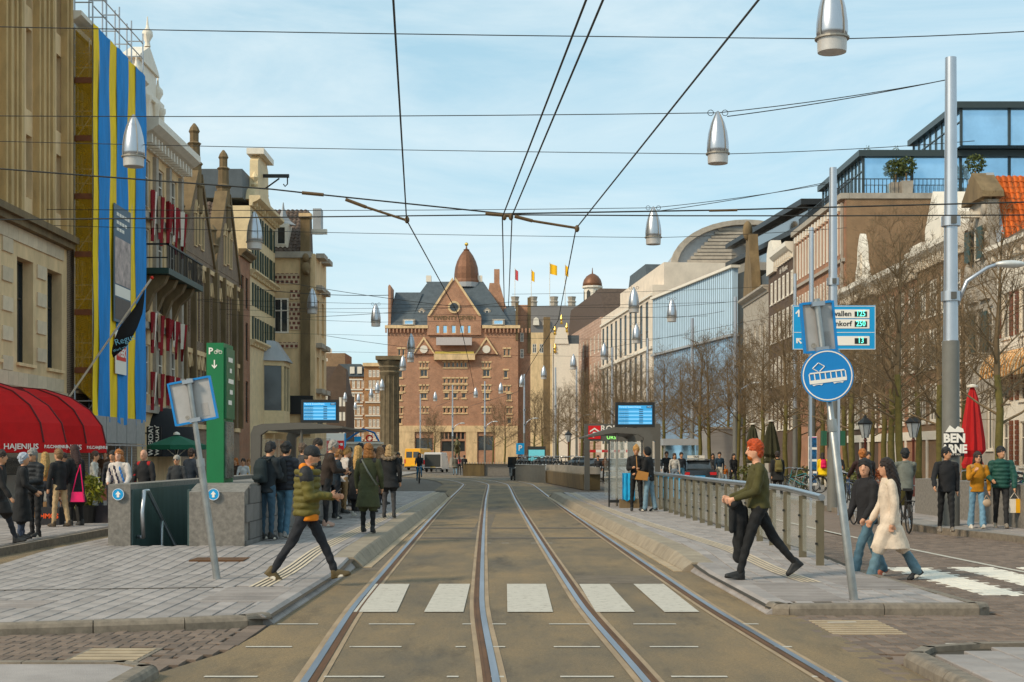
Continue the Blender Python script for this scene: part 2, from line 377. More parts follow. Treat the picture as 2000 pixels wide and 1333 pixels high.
# kerb stones of the left platform: flush edge near, slanted concrete kerb farther on
def edge_flush(side, fx, d, L_, parent, m):
    b = MB(); s = side; g = .006
    rows = [d+g, d+L_-g]
    vs = []
    for y in rows:
        e = fx(y); t = ph(y)
        for dx, z in ((-.34, t), (-.12, t), (0, .012), (0, -.05)): vs.append((e + s*dx, y, z))
    fs = [(0,1,5,4), (1,2,6,5), (2,3,7,6), (0,4,7,3) if 0 else (3,2,1,0), (4,5,6,7)]
    if s < 0: fs = [f[::-1] for f in fs]
    return b.add(vs, fs).obj('kerb_stone', m, parent)
def edge_slant(side, fx, d, L_, parent):
    s = side; g = .008; vs = []
    for y in (d+g, d+L_-g):
        e = fx(y); t = ph(y)
        for dx, z in ((-.34, t), (-.03, t), (0, t-.025), (.09, .05), (.11, .02), (.11, -.05)): vs.append((e + s*dx, y, z))
    n = 6; fs = [(i, i+1, i+1+n, i+n) for i in range(n-1)] + [tuple(range(n))[::-1], tuple(range(n, 2*n))]
    if s < 0: fs = [f[::-1] for f in fs]
    k = MB().add(vs, fs).obj('kerb_stone', M_conc, parent)
    b = MB()
    b.box(0, .13, d+.004, d+L_-.004, -.05, .014)
    b.v = [(fx(v[1]) + s*(.115+v[0]), v[1], v[2]) for v in b.v]
    if s < 0: b.f = [f[::-1] for f in b.f]
    b.obj('kerb_strip', M_strip, parent)
def kerb_side(side, fx, d0, parent, dend):
    d = d0
    while d < 20.8: edge_flush(side, fx, d, .8, parent, M_slab); d += .8
    while d < dend: edge_slant(side, fx, d, .9, parent); d += .9
    # end ramp
    e = fx(d); b = MB().add([(e-side*.34,d,ph(d)), (e,d,ph(d)-.03), (e+side*.16,d,.02), (e-side*.34,d+.8,.0), (e,d+.8,.0), (e+side*.1,d+.8,-.01)], [(0,1,4,3),(1,2,5,4)])
    if side < 0: b.f = [f[::-1] for f in b.f]
    b.obj('kerb_end', M_conc, parent)
kerb_side(1, XL, 14.3, PLATL, 57)
def kerb_line(pts, parent, h=.12, w=.16, seg=1.0, m=None, lean=.03, z0=0.):
    """granite kerb stones with rounded top edge along a poly-line; inside of the kerb on the left of the direction"""
    m = m or M_kerb
    for a, b in zip(pts[:-1], pts[1:]):
        a = Vector((*a, 0)); b = Vector((*b, 0)); T = b - a; n = max(1, round(T.length/seg)); t = T.normalized(); nn = Vector((-t.y, t.x, 0))
        for i in range(n):
            p = a + T*(i/n) + t*.005; q = a + T*((i+1)/n) - t*.005
            prof = [(0,-.1), (lean*.2,h-.05), (lean,h-.015), (lean+.025,h), (w,h), (w,-.1)]
            vs = [c + nn*u + Vector((0,0,v+z0)) for c in (p, q) for u, v in prof]
            k = len(prof); fs = [(j+1, j, j+k, j+1+k) for j in range(k-1)] + [tuple(range(k)), tuple(range(k, 2*k))[::-1]]
            MB().add(vs, [f[::-1] for f in fs]).obj('kerb_stone', m, parent)
kerb_line([(-7.42,front(-7.42)), (-4.86,front(-4.86)), (-3.2,front(-3.2)), (-2.62,front(-2.62)+.06), (-2.42,front(-2.42)+.28)], PLATL, .105)
# ---- right platform
def RB(d): return spline([12,15,20,30,45,60], [5.25,5.15,4.95,4.6,4.45,4.3], d)     # road-side edge
PLATR = struct(ribbon(lambda d: XR(d)+.02, lambda d: RB(d)-.02, 15.25, 58, zb, 60).obj('platform_right', M_joint))
def GR(d): return spline([15,17.8,34,45,58], [3.92,3.78,2.87,2.55,2.4], d)
def clipR(xa, xb, ya, yb):
    xm = (xa+xb)/2; ym = (ya+yb)/2
    g = GR(ym)
    if abs(xm-g) < .15 and ym > 17.9: return None
    if 2.98 < xm < 3.72 and 15.6 < ym < 17.9: return None
    if 4.02 < xm < 4.9 and 17.0 < ym < 18.6: return None
    lo, hi = XR(ym)+.34, RB(ym)-.17
    if xb < lo+.03 or xa > hi-.03: return None
    return (max(xa, lo), min(xb, hi), ya, yb)
pieces('paving_slab', bond(2.1, 5.3, 15.45, 58, .2, .5, clipR), ph, M_slab, PLATR, [(.2,.5)])
for i in range(4):
    o = -.105 + i*.07
    ribbon(lambda d: GR(d)+o-.02, lambda d: GR(d)+o+.02, 17.9, 57, lambda d: ph(d)+.006, 50).obj('guide_rib', M_guide, PLATR)
ribbon(lambda d: GR(d)-.26, lambda d: GR(d)+.26, 17.9, 57, lambda d: ph(d)-.006, 50).obj('guide_strip', M_slab, PLATR)
tactile(2.99, 3.71, 15.6, 17.9, .1, PLATR); tactile(4.03, 4.89, 17.0, 18.6, .1, PLATR)
kerb_side(-1, XR, 15.2, PLATR, 57)
kerb_line([(2.74,15.45), (2.78,15.2), (2.95,15.13), (5.0,15.2), (5.16,15.35)], PLATR, .115)
pr = [(RB(d), d) for d in (15.35, 17, 19, 22, 26, 30, 36, 42, 50, 58)]
kerb_line(pr, PLATR, .10, .16)
# ---- brick paved carriageways (herringbone)
def herring(x0, x1, y0, y1, inside, u=.105):
    out = []
    for i in range(int((x1-x0)/u)):
        for j in range(int((y1-y0)/u)):
            t = (i-j) % 4
            if t == 0: r = (x0+i*u, x0+(i+2)*u, y0+j*u, y0+(j+1)*u)
            elif t == 2: r = (x0+i*u, x0+(i+1)*u, y0+(j-1)*u, y0+(j+1)*u)
            else: continue
            if inside((r[0]+r[1])/2, (r[2]+r[3])/2): out.append(r)
    return out
BRF = [(.21,.105), (.105,.21)]
ROADL = struct(MB().quad((-12,9,-.02), (-2.4,9,-.02), (-2.4,15,-.02), (-12,15,-.02)).obj('brick_road_left', M_joint))
def laneL(d): return -2.44 + (0 if d > 12.5 else -(12.5-d)*.25)
inL = lambda x, y: x < laneL(y)-.2 and y < front(x) - .05 and seen(x, y*1.02+.3) and not (-3.75 < x < -3.05 and 11.2 < y < 12.6)
pieces('paving_brick', herring(-5.6, -2.4, 9.6, 14.2, inL), lambda d: 0., M_brick_p, ROADL, BRF, .009, .02)
for i in range(14):   # edge course beside the asphalt
    d = 10 + i*.3
    MB().box(laneL(d)-.18, laneL(d)-.01, d+.006, d+.294, -.05, .006).obj('edge_brick', M_brick_p, ROADL)
dr = struct(MB().box(-3.72, -3.08, 11.25, 12.55, -.05, .002).obj('drain_frame', M_kerb, None)); dr.parent = ROADL
for i in range(7):
    MB().box(-3.68, -3.12, 11.30+i*.178, 11.30+i*.178+.12, 0, .007).obj('drain_bar', M_strip, dr)
ROADR = struct(MB().quad((2.8,9,-.02), (10.2,9,-.02), (10.2,60,-.02), (2.8,60,-.02)).obj('brick_road_right', M_brick_p))
def inR(x, y):
    if y < 15.1: return x > 2.95 and seen(x, y) and not island(x, y)
    return x > RB(y)+.05 and x < 10.0 and seen(x, y)
def island(x, y): return x > 3.15 + max(0, (11.6-y)*.0) and y < 12.2 + (x-3.15)*.12 and x > 3.15
WH = lambda x, y: (17.3 < y < 21.6) and any(a + (y-17.5)*-.02 < x < a+.55 for a in (5.75, 6.75, 7.75, 8.75))
hb = herring(2.9, 10.05, 10.2, 30, inR)
pieces('paving_brick', [r for r in hb if not WH((r[0]+r[1])/2, (r[2]+r[3])/2)], lambda d: 0., M_brick_p, ROADR, BRF, .009, .02)
pieces('painted_brick', [r for r in hb if WH((r[0]+r[1])/2, (r[2]+r[3])/2)], lambda d: .002, M_brick_w, ROADR, BRF, .007, .02, limit=120)
for i in range(8):
    MB().box(3.05, 3.75, 13.5+i*.15, 13.5+i*.15+.07, -.05, .007).obj('drain_bar', M_strip, ROADR)
ribbon(lambda d: spline([15,19,25,32,45,60],[8.2,7.55,7.2,7.0,6.9,6.85],d), lambda d: spline([15,19,25,32,45,60],[8.3,7.65,7.3,7.1,7.0,6.95],d), 16, 60, .006, 50).obj('lane_line', M_paint, ROADR)
for x0, x1, d in ((3.9,4.6,12.75), (6.1,7.2,13.3), (3.2,3.5,14.4)):
    MB().quad((x0,d,.008), (x1,d+.03,.008), (x1,d+.10,.008), (x0,d+.07,.008)).obj('lane_line', M_paint, ROADR)
# small island at the bottom right and a kerb sliver at the bottom left
ISL = struct(MB().prism([(3.2,9), (6.5,9), (6.5,12.3), (3.9,12.05), (3.4,11.85), (3.2,11.5)], 'z', -.05, .07).obj('traffic_island', M_joint))
pieces('paving_slab', bond(3.4, 6.4, 9.2, 12.2, .3, .45, lambda a, b, c, d: (a, b, c, d) if d < 11.85 + (a-3.4)*.1 else None), lambda d: .1, M_slab, ISL, [(.3,.45)])
kerb_line([(3.16,9.4), (3.16,11.5), (3.38,11.9), (3.9,12.14), (6.6,12.4)][::-1], ISL, .115)
ISL2 = struct(MB().prism([(-4.4,9), (-2.75,9), (-2.75,10.9), (-3.0,11.1), (-4.4,11.1)], 'z', -.05, .085).obj('traffic_island_corner', M_slab))
kerb_line([(-2.7,9.4), (-2.7,10.9), (-3.0,11.17), (-4.6,11.17)], ISL2, .1)
# ---- pavements beyond the carriageways
SWL = struct(MB().box(-15.6, -8.98, 5, 140, -.2, .108).obj('sidewalk_left', mat('sidewalk', (.25,.24,.235), .9, var=.2, scale=2, bump=.2)))
kerb_line([(-8.85,60), (-8.85,20)], SWL, .125, .16)
pieces('paving_slab', bond(-13, -9.02, 22, 36, .3, .6, lambda a,b,c,d: (a,b,c,d) if seen(a,d) else None), lambda d: .122, M_slab, SWL, [(.3,.6)], th=.02)
BIKE = struct(MB().quad((-8.84,8,-.012), (-7.42,8,-.012), (-7.42,90,-.012), (-8.84,90,-.012)).obj('cycle_path', M_asph))
kerb_line([(-7.42,12.8), (-7.42,60)][::-1], PLATL, .1, .14)
def XK(d): return spline([20,27.8,32.6,43,67,85,115,150], [10.5,10.05,9.3,9.9,10.6,10.9,9.0,4.5], d)
SWR = struct(ribbon(lambda d: XK(d)+.05, lambda d: 40, 16, 150, .11, 60).obj('sidewalk_right', MATS['sidewalk']))
kerb_line([(XK(d), d) for d in (18, 22, 25, 27.8, 30, 32.6, 36, 40, 43, 50, 58, 67, 78, 90, 105, 120)], SWR, .125, .18, 1.0)
pieces('paving_slab', bond(10.2, 14, 26, 45, .3, .6, lambda a,b,c,d: (a,b,c,d) if seen(a,d) and a > XK((c+d)/2)+.2 else None), lambda d: .122, M_slab, SWR, [(.3,.6)], th=.02)
# ================================================================ BUILDINGS
M_glass = mat('window_glass', (.030,.036,.042), .06, var=.3, scale=.7, spec=.8)
M_glassb = mat('blue_glass', (.42,.66,.86), .06, metal=.7, var=.15, scale=.5, spec=1.)
M_white = mat('white_paint', (.74,.72,.67), .55, var=.08, scale=3)
M_cream = mat('cream_paint', (.66,.56,.38), .65, var=.15, scale=2, bump=.1)
M_stone = mat('sandstone', (.66,.52,.34), .85, var=.28, scale=1.1, bump=.3, bscale=30, streak=(1,1,.35))
M_stoned = mat('dark_sandstone', (.17,.128,.075), .88, var=.35, scale=1.6, bump=.35, bscale=25, streak=(1,1,.35))
M_greyst = mat('grey_stone', (.36,.34,.31), .85, var=.22, scale=1.5, bump=.25, bscale=30)
M_block = mat('ashlar_block', (.60,.52,.41), .85, var=.2, scale=1.4, bump=.25, bscale=30, island=.12)
M_darkfr = mat('dark_frame', (.03,.032,.03), .5, var=.1)
M_slate = mat('slate', (.075,.095,.115), .6, var=.25, scale=1.2, bump=.3, bscale=14)
M_lead = mat('lead_roof', (.33,.36,.40), .5, var=.15, scale=1)
M_tile = mat('dark_tile', (.10,.075,.062), .8, var=.25, scale=2, island=.25)
M_tileo = mat('orange_tile', (.52,.125,.03), .75, var=.25, scale=2, island=.22)
M_green = mat('dark_green_paint', (.018,.045,.038), .5, var=.1)
M_iron = mat('black_iron', (.014,.014,.014), .5, var=.1)
M_copper = mat('copper_brown', (.17,.085,.05), .5, var=.2, scale=2, metal=.3)
M_gold = mat('gilding', (.75,.50,.10), .35, metal=.7, var=.1)
B_gothic = brickmat('gothic_brick', (.17,.115,.08), (.125,.088,.065), (.30,.25,.20))
B_brown = brickmat('brown_brick', (.25,.145,.08), (.195,.115,.065), (.30,.24,.17))
B_red = brickmat('red_brick', (.33,.125,.060), (.26,.10,.055), (.32,.26,.20))
B_orange = brickmat('orange_brick', (.40,.170,.055), (.32,.13,.045), (.36,.28,.19))
B_hotel = brickmat('hotel_brick', (.40,.205,.135), (.32,.165,.11), (.46,.35,.27), .3, .1, .012)
B_dark = brickmat('dark_brown_brick', (.085,.05,.032), (.07,.042,.03), (.12,.095,.075))
def house(name, label, p0, p1, cat='building', group=None):
    """root at the left foot of the facade as seen from the street; local x along it, y into the building"""
    r = thing(name, label, cat, (p0[0], p0[1], 0), math.atan2(p1[1]-p0[1], p1[0]-p0[0]), group)
    return r, math.hypot(p1[0]-p0[0], p1[1]-p0[1])
def wall(parent, w, h, depth, holes, m, rev=.22, name='wall', x0=0., z0=0., y0=0., gable=None):
    xs = sorted({x0, x0+w, *[v for a in holes for v in a[:2]]}); zs = sorted({z0, z0+h, *[v for a in holes for v in a[2:4]]})
    xs = [x for x in xs if x0 <= x <= x0+w]; zs = [z for z in zs if z0 <= z <= z0+h]
    b = MB()
    for i in range(len(xs)-1):
        for j in range(len(zs)-1):
            cx_, cz = (xs[i]+xs[i+1])/2, (zs[j]+zs[j+1])/2
            if any(a[0] < cx_ < a[1] and a[2] < cz < a[3] for a in holes): continue
            b.quad((xs[i],y0,zs[j]), (xs[i+1],y0,zs[j]), (xs[i+1],y0,zs[j+1]), (xs[i],y0,zs[j+1]))
    for a0, a1, c0, c1 in [a[:4] for a in holes]:
        y1 = y0+rev
        b.quad((a0,y0,c0), (a0,y1,c0), (a0,y1,c1), (a0,y0,c1)); b.quad((a1,y1,c0), (a1,y0,c0), (a1,y0,c1), (a1,y1,c1))
        b.quad((a0,y0,c0), (a1,y0,c0), (a1,y1,c0), (a0,y1,c0)); b.quad((a0,y1,c1), (a1,y1,c1), (a1,y0,c1), (a0,y0,c1))
    x1, y1, z1 = x0+w, y0+depth, z0+h
    b.quad((x0,y1,z0), (x0,y0,z0), (x0,y0,z1), (x0,y1,z1)); b.quad((x1,y0,z0), (x1,y1,z0), (x1,y1,z1), (x1,y0,z1))
    b.quad((x1,y1,z0), (x0,y1,z0), (x0,y1,z1), (x1,y1,z1)); b.quad((x0,y0,z1), (x1,y0,z1), (x1,y1,z1), (x0,y1,z1))
    if gable:   # (apex height, shoulders...) profile above z1
        b.prism([(x0, z1), (x1, z1)] + gable, 'y', y0, y0+.4)
    return b.obj(name, m, parent)
WIN = {}
def window(parent, x0, x1, z0, z1, m=None, nx=2, nz=2, fw=.07, y=.12, sill=None, glass=None, arch=0):
    m = m or M_white; glass = glass or M_glass; w, h = x1-x0, z1-z0
    k = (round(w,2), round(h,2), m.name, nx, nz, fw, glass.name)
    if k not in WIN:
        b = MB(); b.box(0, fw, -.04, .05, 0, h); b.box(w-fw, w, -.04, .05, 0, h); b.box(fw, w-fw, -.04, .05, 0, fw); b.box(fw, w-fw, -.04, .05, h-fw, h)
        for i in range(1, nx): x = w*i/nx; b.box(x-fw*.35, x+fw*.35, -.03, .045, fw, h-fw)
        for i in range(1, nz):
            z = h*(i/nz if nz != 2 else .64)
            for j in range(nx):
                xa = fw if j == 0 else w*j/nx+fw*.35; xb = w-fw if j == nx-1 else w*(j+1)/nx-fw*.35
                b.box(xa, xb, -.028, .043, z-fw*.35, z+fw*.35)
        g = MB().quad((fw*.5,.02,fw*.5), (w-fw*.5,.02,fw*.5), (w-fw*.5,.02,h-fw*.5), (fw*.5,.02,h-fw*.5))
        WIN[k] = (b.mesh('window', m), g.mesh('pane', glass))
    o = put('window', WIN[k][0], parent, (x0, y, z0)); put('pane', WIN[k][1], o, (0,0,0))
    if sill:
        ks = ('sill', round(w,2), sill.name)
        if ks not in WIN: WIN[ks] = MB().box(-.08, w+.08, -.10, .12, -.1, 0).mesh('sill', sill)
        put('sill', WIN[ks], o, (0, -y, 0))
    return o
def grid(xc, w, rows): return [(x-w/2, x+w/2, z0, z1) for z0, z1 in rows for x in xc]
def wins(parent, holes, **k):
    for h in holes: window(parent, *h[:4], **k)
def part(parent, name, m, *boxes, smooth=False):
    b = MB()
    for q in boxes: b.box(*q)
    return b.obj(name, m, parent, smooth)
def cornice(parent, w, z, m, out=.5, h=.6, n=0, x0=0., name='cornice'):
    b = MB()
    b.prism([(.05,z), (-.12,z), (-.16,z+h*.3), (-out*.7,z+h*.5), (-out,z+h*.7), (-out,z+h), (.05,z+h)], 'x', x0-.05, x0+w+.05)
    c = b.obj(name, m, parent)
    if n:
        bm_ = MB().box(-.07, .07, -out*.62, -.13, z+h*.02, z+h*.38).mesh('bracket', m)
        for i in range(n): put('bracket', bm_, c, (x0+(i+.5)*w/n, 0, 0))
    return c
def tiles(parent, o, u, v, nu, nv, m, name='roof_tile', joined=False):
    """rows of curved pantiles on the parallelogram o + a*u + b*v (v runs down the slope)"""
    o, u, v = Vector(o), Vector(u), Vector(v); n = u.cross(v).normalized()
    if n.z < 0: n = -n
    du, dv = u/nu, v/nv; t = MB(); k = 5; vs = []
    for r, lift in ((0, .0), (1.12, .035)):
        for i in range(k):
            a = i/(k-1); vs.append(du*a*1.04 + dv*r + n*(lift + .045*math.sin(a*math.pi*1.6)))
    f = [(i, i+1, i+1+k, i+k) for i in range(k-1)]
    if (vs[1]-vs[0]).cross(vs[k]-vs[0]).dot(n) < 0: f = [q[::-1] for q in f]
    vs2 = vs + [vs[k+i] - n*.045 for i in range(k)]; f2 = f + [(k+i, k+i+1, 2*k+i+1, 2*k+i) for i in range(k-1)]
    big = MB()
    me = None if joined else MB().add(vs2, f2).mesh(name, m)
    for j in range(nv):
        for i in range(nu):
            p = o + du*i + dv*j + n*random.uniform(0,.012)
            if joined: big.add([p+q for q in vs2], f2)
            else: put(name, me, parent, p)
    if joined: stuff(big.obj(name+'s', m, parent))
# ---------------------------------------------------------------- left side
LX = -15.4
def left(name, label, d0, d1, **k): return house(name, label, (LX, d0), (LX, d1), **k)
# tall sandstone shop building
r, w = left('stone_building', 'tall sandstone building with fluted pilasters above two red awnings', 34, 49.2)
up = [(c-.62, c-.08, z0, z1) for c in (8, 11, 14) for z0, z1 in ((9.9,11.9), (12.7,15.3), (16,18.6))] + [(c+.08, c+.62, z0, z1) for c in (8, 11, 14) for z0, z1 in ((9.9,11.9), (12.7,15.3), (16,18.6))]
lo = [(c-.75, c+.75, 4.6, 7.9) for c in (8, 11, 13.9)]
wall(r, w, 21, 12, up + lo, M_stone, .45)
wins(r, up, m=M_white, nx=1, nz=2, y=.35); wins(r, lo, m=M_darkfr, nx=2, nz=2, y=.38, sill=M_stone)
part(r, 'ledge', M_stoned, (-.1,w+.06,-.42,.02,9.0,9.22), (-.1,w+.04,-.28,.02,8.8,9.0))
pm = MB()
for k in range(3): pm.box(-.34+k*.26, -.34+k*.26+.16, -.22-.06*(k == 1), .0, 9.22, 21)
pm = pm.mesh('pilaster', mat('pilaster_stone', (.50,.37,.20), .85, var=.35, scale=1.4, bump=.3, bscale=30, streak=(1,1,.3)))
for x in (5.9, 6.9, 9.05, 9.95, 12.05, 12.95, 14.9): put('pilaster', pm, r, (x, 0, 0))
bmz = MB().box(.006,.894,-.05,.01,.008,.442).mesh('stone_block', M_block)
for j in range(12):
    z = 3.4 + j*.45
    for i in range(10):
        x = 6.2 + i*.9 - (.45 if j % 2 else 0)
        if x+.9 > w or any(h[0]-.02 < x+.9 and x < h[1]+.02 and h[2]-.02 < z+.45 and z < h[3]+.02 for h in lo): continue
        put('stone_block', bmz, r, (x, 0, z))
part(r, 'plinth', M_greyst, (0,w,-.12,.0,0,1.1))
for a, b in ((5.6,8.6), (9.2,12.1)): part(r, 'shop_window', M_glass, (a,b,-.03,.05,1.1,3.2))
# scaffolded house
r, w = left('scaffolded_house', 'narrow brown house hidden behind the striped scaffold sheeting', 49.25, 58.4)
hs = grid((1.6, 4.2, 6.8), 1.1, ((4,6.2), (7.4,9.6), (10.6,12.6), (13.4,15)))
wall(r, w, 16.6, 11, hs, B_gothic); wins(r, hs, sill=M_stone); cornice(r, w, 16.6, M_white, .5, .5)
# house with carved stone front, balcony and banners
r, w = left('banner_house', 'ornate stone house with iron balcony, white cornice and striped banners', 58.45, 66.2)
hs = grid((1.5, 3.9, 6.3), 1.25, ((4.3,6.4), (7.9,9.2), (9.6,11.3), (12.2,14.2)))
wall(r, w, 15, 11, hs, M_stone); wins(r, hs, nx=2, nz=2)
cornice(r, w, 14.6, M_white, .9, 1.0, 14)
for x in (.35, 2.7, 5.1, 7.4): part(r, 'pilaster', M_greyst, (x-.2,x+.2,-.16,0,3.6,14.5))
for z in (3.5, 7.0, 11.6): part(r, 'string_course', M_greyst, (0,w,-.22,.0,z,z+.3))
b = part(r, 'balcony', M_green, (.6,7.2,-1.15,0,9.25,9.5))
for i in range(24): put('baluster', WIN.setdefault('bal', MB().box(-.02,.02,-.02,.02,0,.95).mesh('baluster', M_iron)), b, (.7+i*.28, -1.1, 9.5))
part(b, 'handrail', M_iron, (.6,7.2,-1.15,-1.05,10.45,10.52), (.6,.68,-1.15,0,10.45,10.52), (.62,.66,-1.1,0,9.9,9.95))
for x in (1.0, 2.6, 4.2, 5.8): MB().prism([(0,9.24),(-1.0,9.24),(-.85,8.9),(-.4,8.5),(-.12,7.8),(0,7.7)], 'x', x, x+.4).obj('console', M_stoned, r)
bn = []
for row, (z0, z1) in enumerate(((10.7,12.8), (6.0,7.7), (3.6,5.2))):
    for i in range(5):
        x = .9 + i*1.35; mb = MB(); nn = 7
        for s in range(nn):
            mb.m = 1 if s in (1, 4) else 0; xa, xb = x+s*.12, x+(s+1)*.12; ya, yb = [-.35-.12*math.sin(q*1.7+i) for q in (s, s+1)]
            dz = .28*abs(s-3); k_ = .55; xc_ = x+.42
            q0, q1 = xc_+(xa-xc_)*k_, xc_+(xb-xc_)*k_
            mb.add([(q0,ya*.6-.1,z0+dz), (q1,yb*.6-.1,z0+dz), (xb,yb,z1), (xa,ya,z1), (q0,ya*.6-.08,z0+dz), (q1,yb*.6-.08,z0+dz), (xb,yb+.02,z1), (xa,ya+.02,z1)], [(0,1,2,3), (7,6,5,4)])
        mb.obj('banner', [mat('banner_red', (.25,.02,.025), .8), M_white], r)
tw = MB(); tw.box(1.0,4.6,.2,3.4,15.6,17.0); tw.box(.85,4.75,.05,3.5,17.0,17.25); tw.box(1.3,4.3,.3,3.2,17.25,18.4); tw.prism([(1.1,18.4),(4.5,18.4),(4.3,18.6),(2.8,19.3),(1.3,18.6)], 'y', .2, 1.0)
for x in (1.0, 1.9, 3.4, 4.3): tw.lathe([(.16,0),(.2,.1),(.14,.2),(.14,1.1),(.2,1.2),(.2,1.4)], 8, (x+.1,.1,15.6))
for x in (1.0, 4.6, 2.8):
    z = 17.25 if x != 2.8 else 19.3
    tw.lathe([(.14,0),(.1,.2),(.24,.45),(.22,.65),(.08,.8),(.05,.95),(.02,1.3)], 8, (x,.3,z))
tw.obj('roof_gable', M_white, r, 'auto')
# the two gothic gable houses
def gothic(d0, d1, label, ap, pin):
    r, w = left('gothic_house', label, d0, d1, group='twin gothic brick houses')
    c = w/2; he = 11.4; hs = []
    for x in (c-.75, c, c+.75): hs += [(x-.27,x+.27,12.0-abs(x-c)*.2,13.9-abs(x-c)*.5), (x-.27,x+.27,7.3,10.4)]
    hs += [(x-.25,x+.25,7.6,9.9) for x in (.7, 1.4, w-1.4, w-.7)] + [(x-.3,x+.3,3.6,6.0) for x in (.9, 1.7, c-.8, c, c+.8, w-1.7, w-.9)]
    lowh = [h for h in hs if h[3] < he]
    wall(r, w, he, 11, lowh, B_gothic); wins(r, lowh, m=M_stone, nx=1, nz=1, fw=.05)
    up = [h for h in hs if h[3] > he]
    g = MB().prism([(0,he),(w,he),(c+.5,ap),(c-.5,ap)], 'y', -.02, .45).obj('gable', B_gothic, r)
    for h in up: window(r, *h, m=M_stone, nx=1, nz=1, fw=.05, y=-.05)
    pt = MB()
    for h in hs:   # pointed hood over each lancet
        m_ = (h[0]+h[1])/2; a = h[1]-h[0]
        pt.prism([(h[0]-.08,h[3]-.1),(h[0],h[3]-.1),(m_,h[3]+.42),(h[1],h[3]-.1),(h[1]+.08,h[3]-.1),(m_,h[3]+.6)], 'y', -.12, .02)
    stuff(pt.obj('window_hoods', M_stone, r))
    for z in (3.0, 6.6, 10.9): part(r, 'string_course', M_stone, (0,w,-.1,.0,z,z+.22))
    for x in (.12, w-.12, c-1.5, c+1.5): part(r, 'buttress', M_stoned, (x-.12,x+.12,-.25,0,3.2,he-.3))
    for x0, x1, s in ((0, c-.5, 1), (w, c+.5, -1)):   # coping along the gable edges
        MB().prism([(x0,he-.1),(x0,he+.3),(x1,ap+.3),(x1,ap-.1)], 'y', -.12, .55).obj('coping', M_stoned, r)
    MB().lathe([(.42,0),(.42,1.2),(.5,1.3),(.36,1.45),(.36,2.3),(.44,2.4),(.3,2.55),(.28,3.3),(.36,3.4),(.22,3.5),(.22,3.9),(.28,4.0),(.2,4.2),(.05,4.4)], 8, (c,.2,ap-(4.4-(pin-ap)))).obj('pinnacle', M_stoned, r)
    for x in (.5,): MB().lathe([(.3,0),(.3,1.4),(.38,1.5),(.25,1.6),(.22,2.2),(.28,2.3),(.05,2.6)], 8, (x,.2,he-.3)).obj('corner_pinnacle', M_stoned, r)
    rf = MB().prism([(-.1,he-.05),(w+.1,he-.05),(c,ap-.25)], 'y', .46, 10.5).obj('roof', M_tile, r)
    L_ = math.hypot(c+.1, ap-.2-he)
    tiles(rf, (c,.5,ap-.2), (0,5.2,0), (-c-.1,0,he-ap+.2), 15, 17, M_tile)
    return r
gothic(66.25, 73.4, 'nearer gothic brick house with tall stone pinnacle beside the banner house', 15.3, 18.0)
gothic(73.45, 80.3, 'farther gothic brick house with pinnacle next to the cream gabled house', 15.6, 18.2)
r, w = left('narrow_brick_house', 'narrow red brick house squeezed between gothic house and cream house', 80.35, 83.6)
hs = grid((.9, 2.3), .8, ((3.6,6), (7.2,9.4), (10.2,12)))
wall(r, w, 13, 10, hs, B_red); wins(r, hs, m=M_darkfr); cornice(r, w, 13, M_stoned, .4, .4)
# cream neck-gable house with dark shutters and a bay window
r, w = left('cream_gable_house', 'cream painted gable house with dark shutters, bay window and hoisting hook', 83.65, 92.4)
hs = grid((1.2, 2.9, 4.6, 6.3, 7.8), .62, ((8.6,10), (10.6,12), (12.8,14.2), (14.8,15.9)))
wall(r, w, 16.4, 10, hs, M_cream); wins(r, hs, m=M_darkfr, nx=2, nz=3)
sh = MB().box(0,.3,-.06,-.01,0,1.35).mesh('shutter', M_green)
for h in hs: put('shutter', sh, r, (h[0]-.32, 0, h[2])); put('shutter', sh, r, (h[1]+.02, 0, h[2]))
for z in (8.2, 12.3): cornice(r, w, z, M_cream, .35, .35, 9, name='string_course')
cornice(r, w, 16.4, M_cream, .6, .6, 10)
MB().prism([(1.2,17),(7.6,17),(7.2,17.6),(6.3,18),(6.2,19.6),(5.6,20),(3.2,20),(2.6,19.6),(2.5,18),(1.6,17.6)], 'y', .0, .5).obj('gable', M_cream, r)
for x in (2.6, 6.2): MB().lathe([(.2,0),(.25,.1),(.1,.25),(.25,.55),(.05,.9)], 8, (x,.2,18)).obj('urn', M_cream, r)
part(r, 'gable_cap', M_white, (2.6,6.2,-.35,.7,20,20.35))
hk = MB(); hk.box(4.3,4.5,-1.6,0,18.9,19.1); hk.tube([(4.4,-1.5,18.9),(4.4,-1.5,18.5),(4.4,-1.35,18.35),(4.4,-1.25,18.5)], .04, 6); hk.tube([(4.4,-.1,18.2),(4.4,-1.0,18.85)], .05, 6); hk.obj('hoist_beam', M_iron, r)
part(r, 'roof', M_slate, (.2,w-.2,.5,9,16.9,18.6))
bay = MB().prism([(4.6,0),(5.2,-1.15),(7.6,-1.15),(8.2,0)], 'z', 3.4, 4.5); bay.prism([(4.6,0),(5.2,-1.15),(7.6,-1.15),(8.2,0)], 'z', 7.3, 7.6); bay.box(4.9,7.9,-.75,-.0,3.1,3.4)
for x in (5.2, 6.35, 7.5): bay.box(x, x+.14, -1.15, -1.0, 4.5, 7.3)
bay = bay.obj('bay_window', M_cream, r)
MB().prism([(4.75,0),(5.27,-1.05),(7.53,-1.05),(8.05,0)], 'z', 4.5, 7.3).obj('pane', M_glass, bay)
MB().add([(4.4,0,7.6),(5.1,-1.35,7.6),(7.7,-1.35,7.6),(8.4,0,7.6),(5.2,0,8.9),(5.6,-.5,8.9),(7.2,-.5,8.9),(7.6,0,8.9)], [(0,1,5,4),(1,2,6,5),(2,3,7,6),(4,5,6,7),(3,2,1,0)]).obj('bay_roof', M_lead, bay)
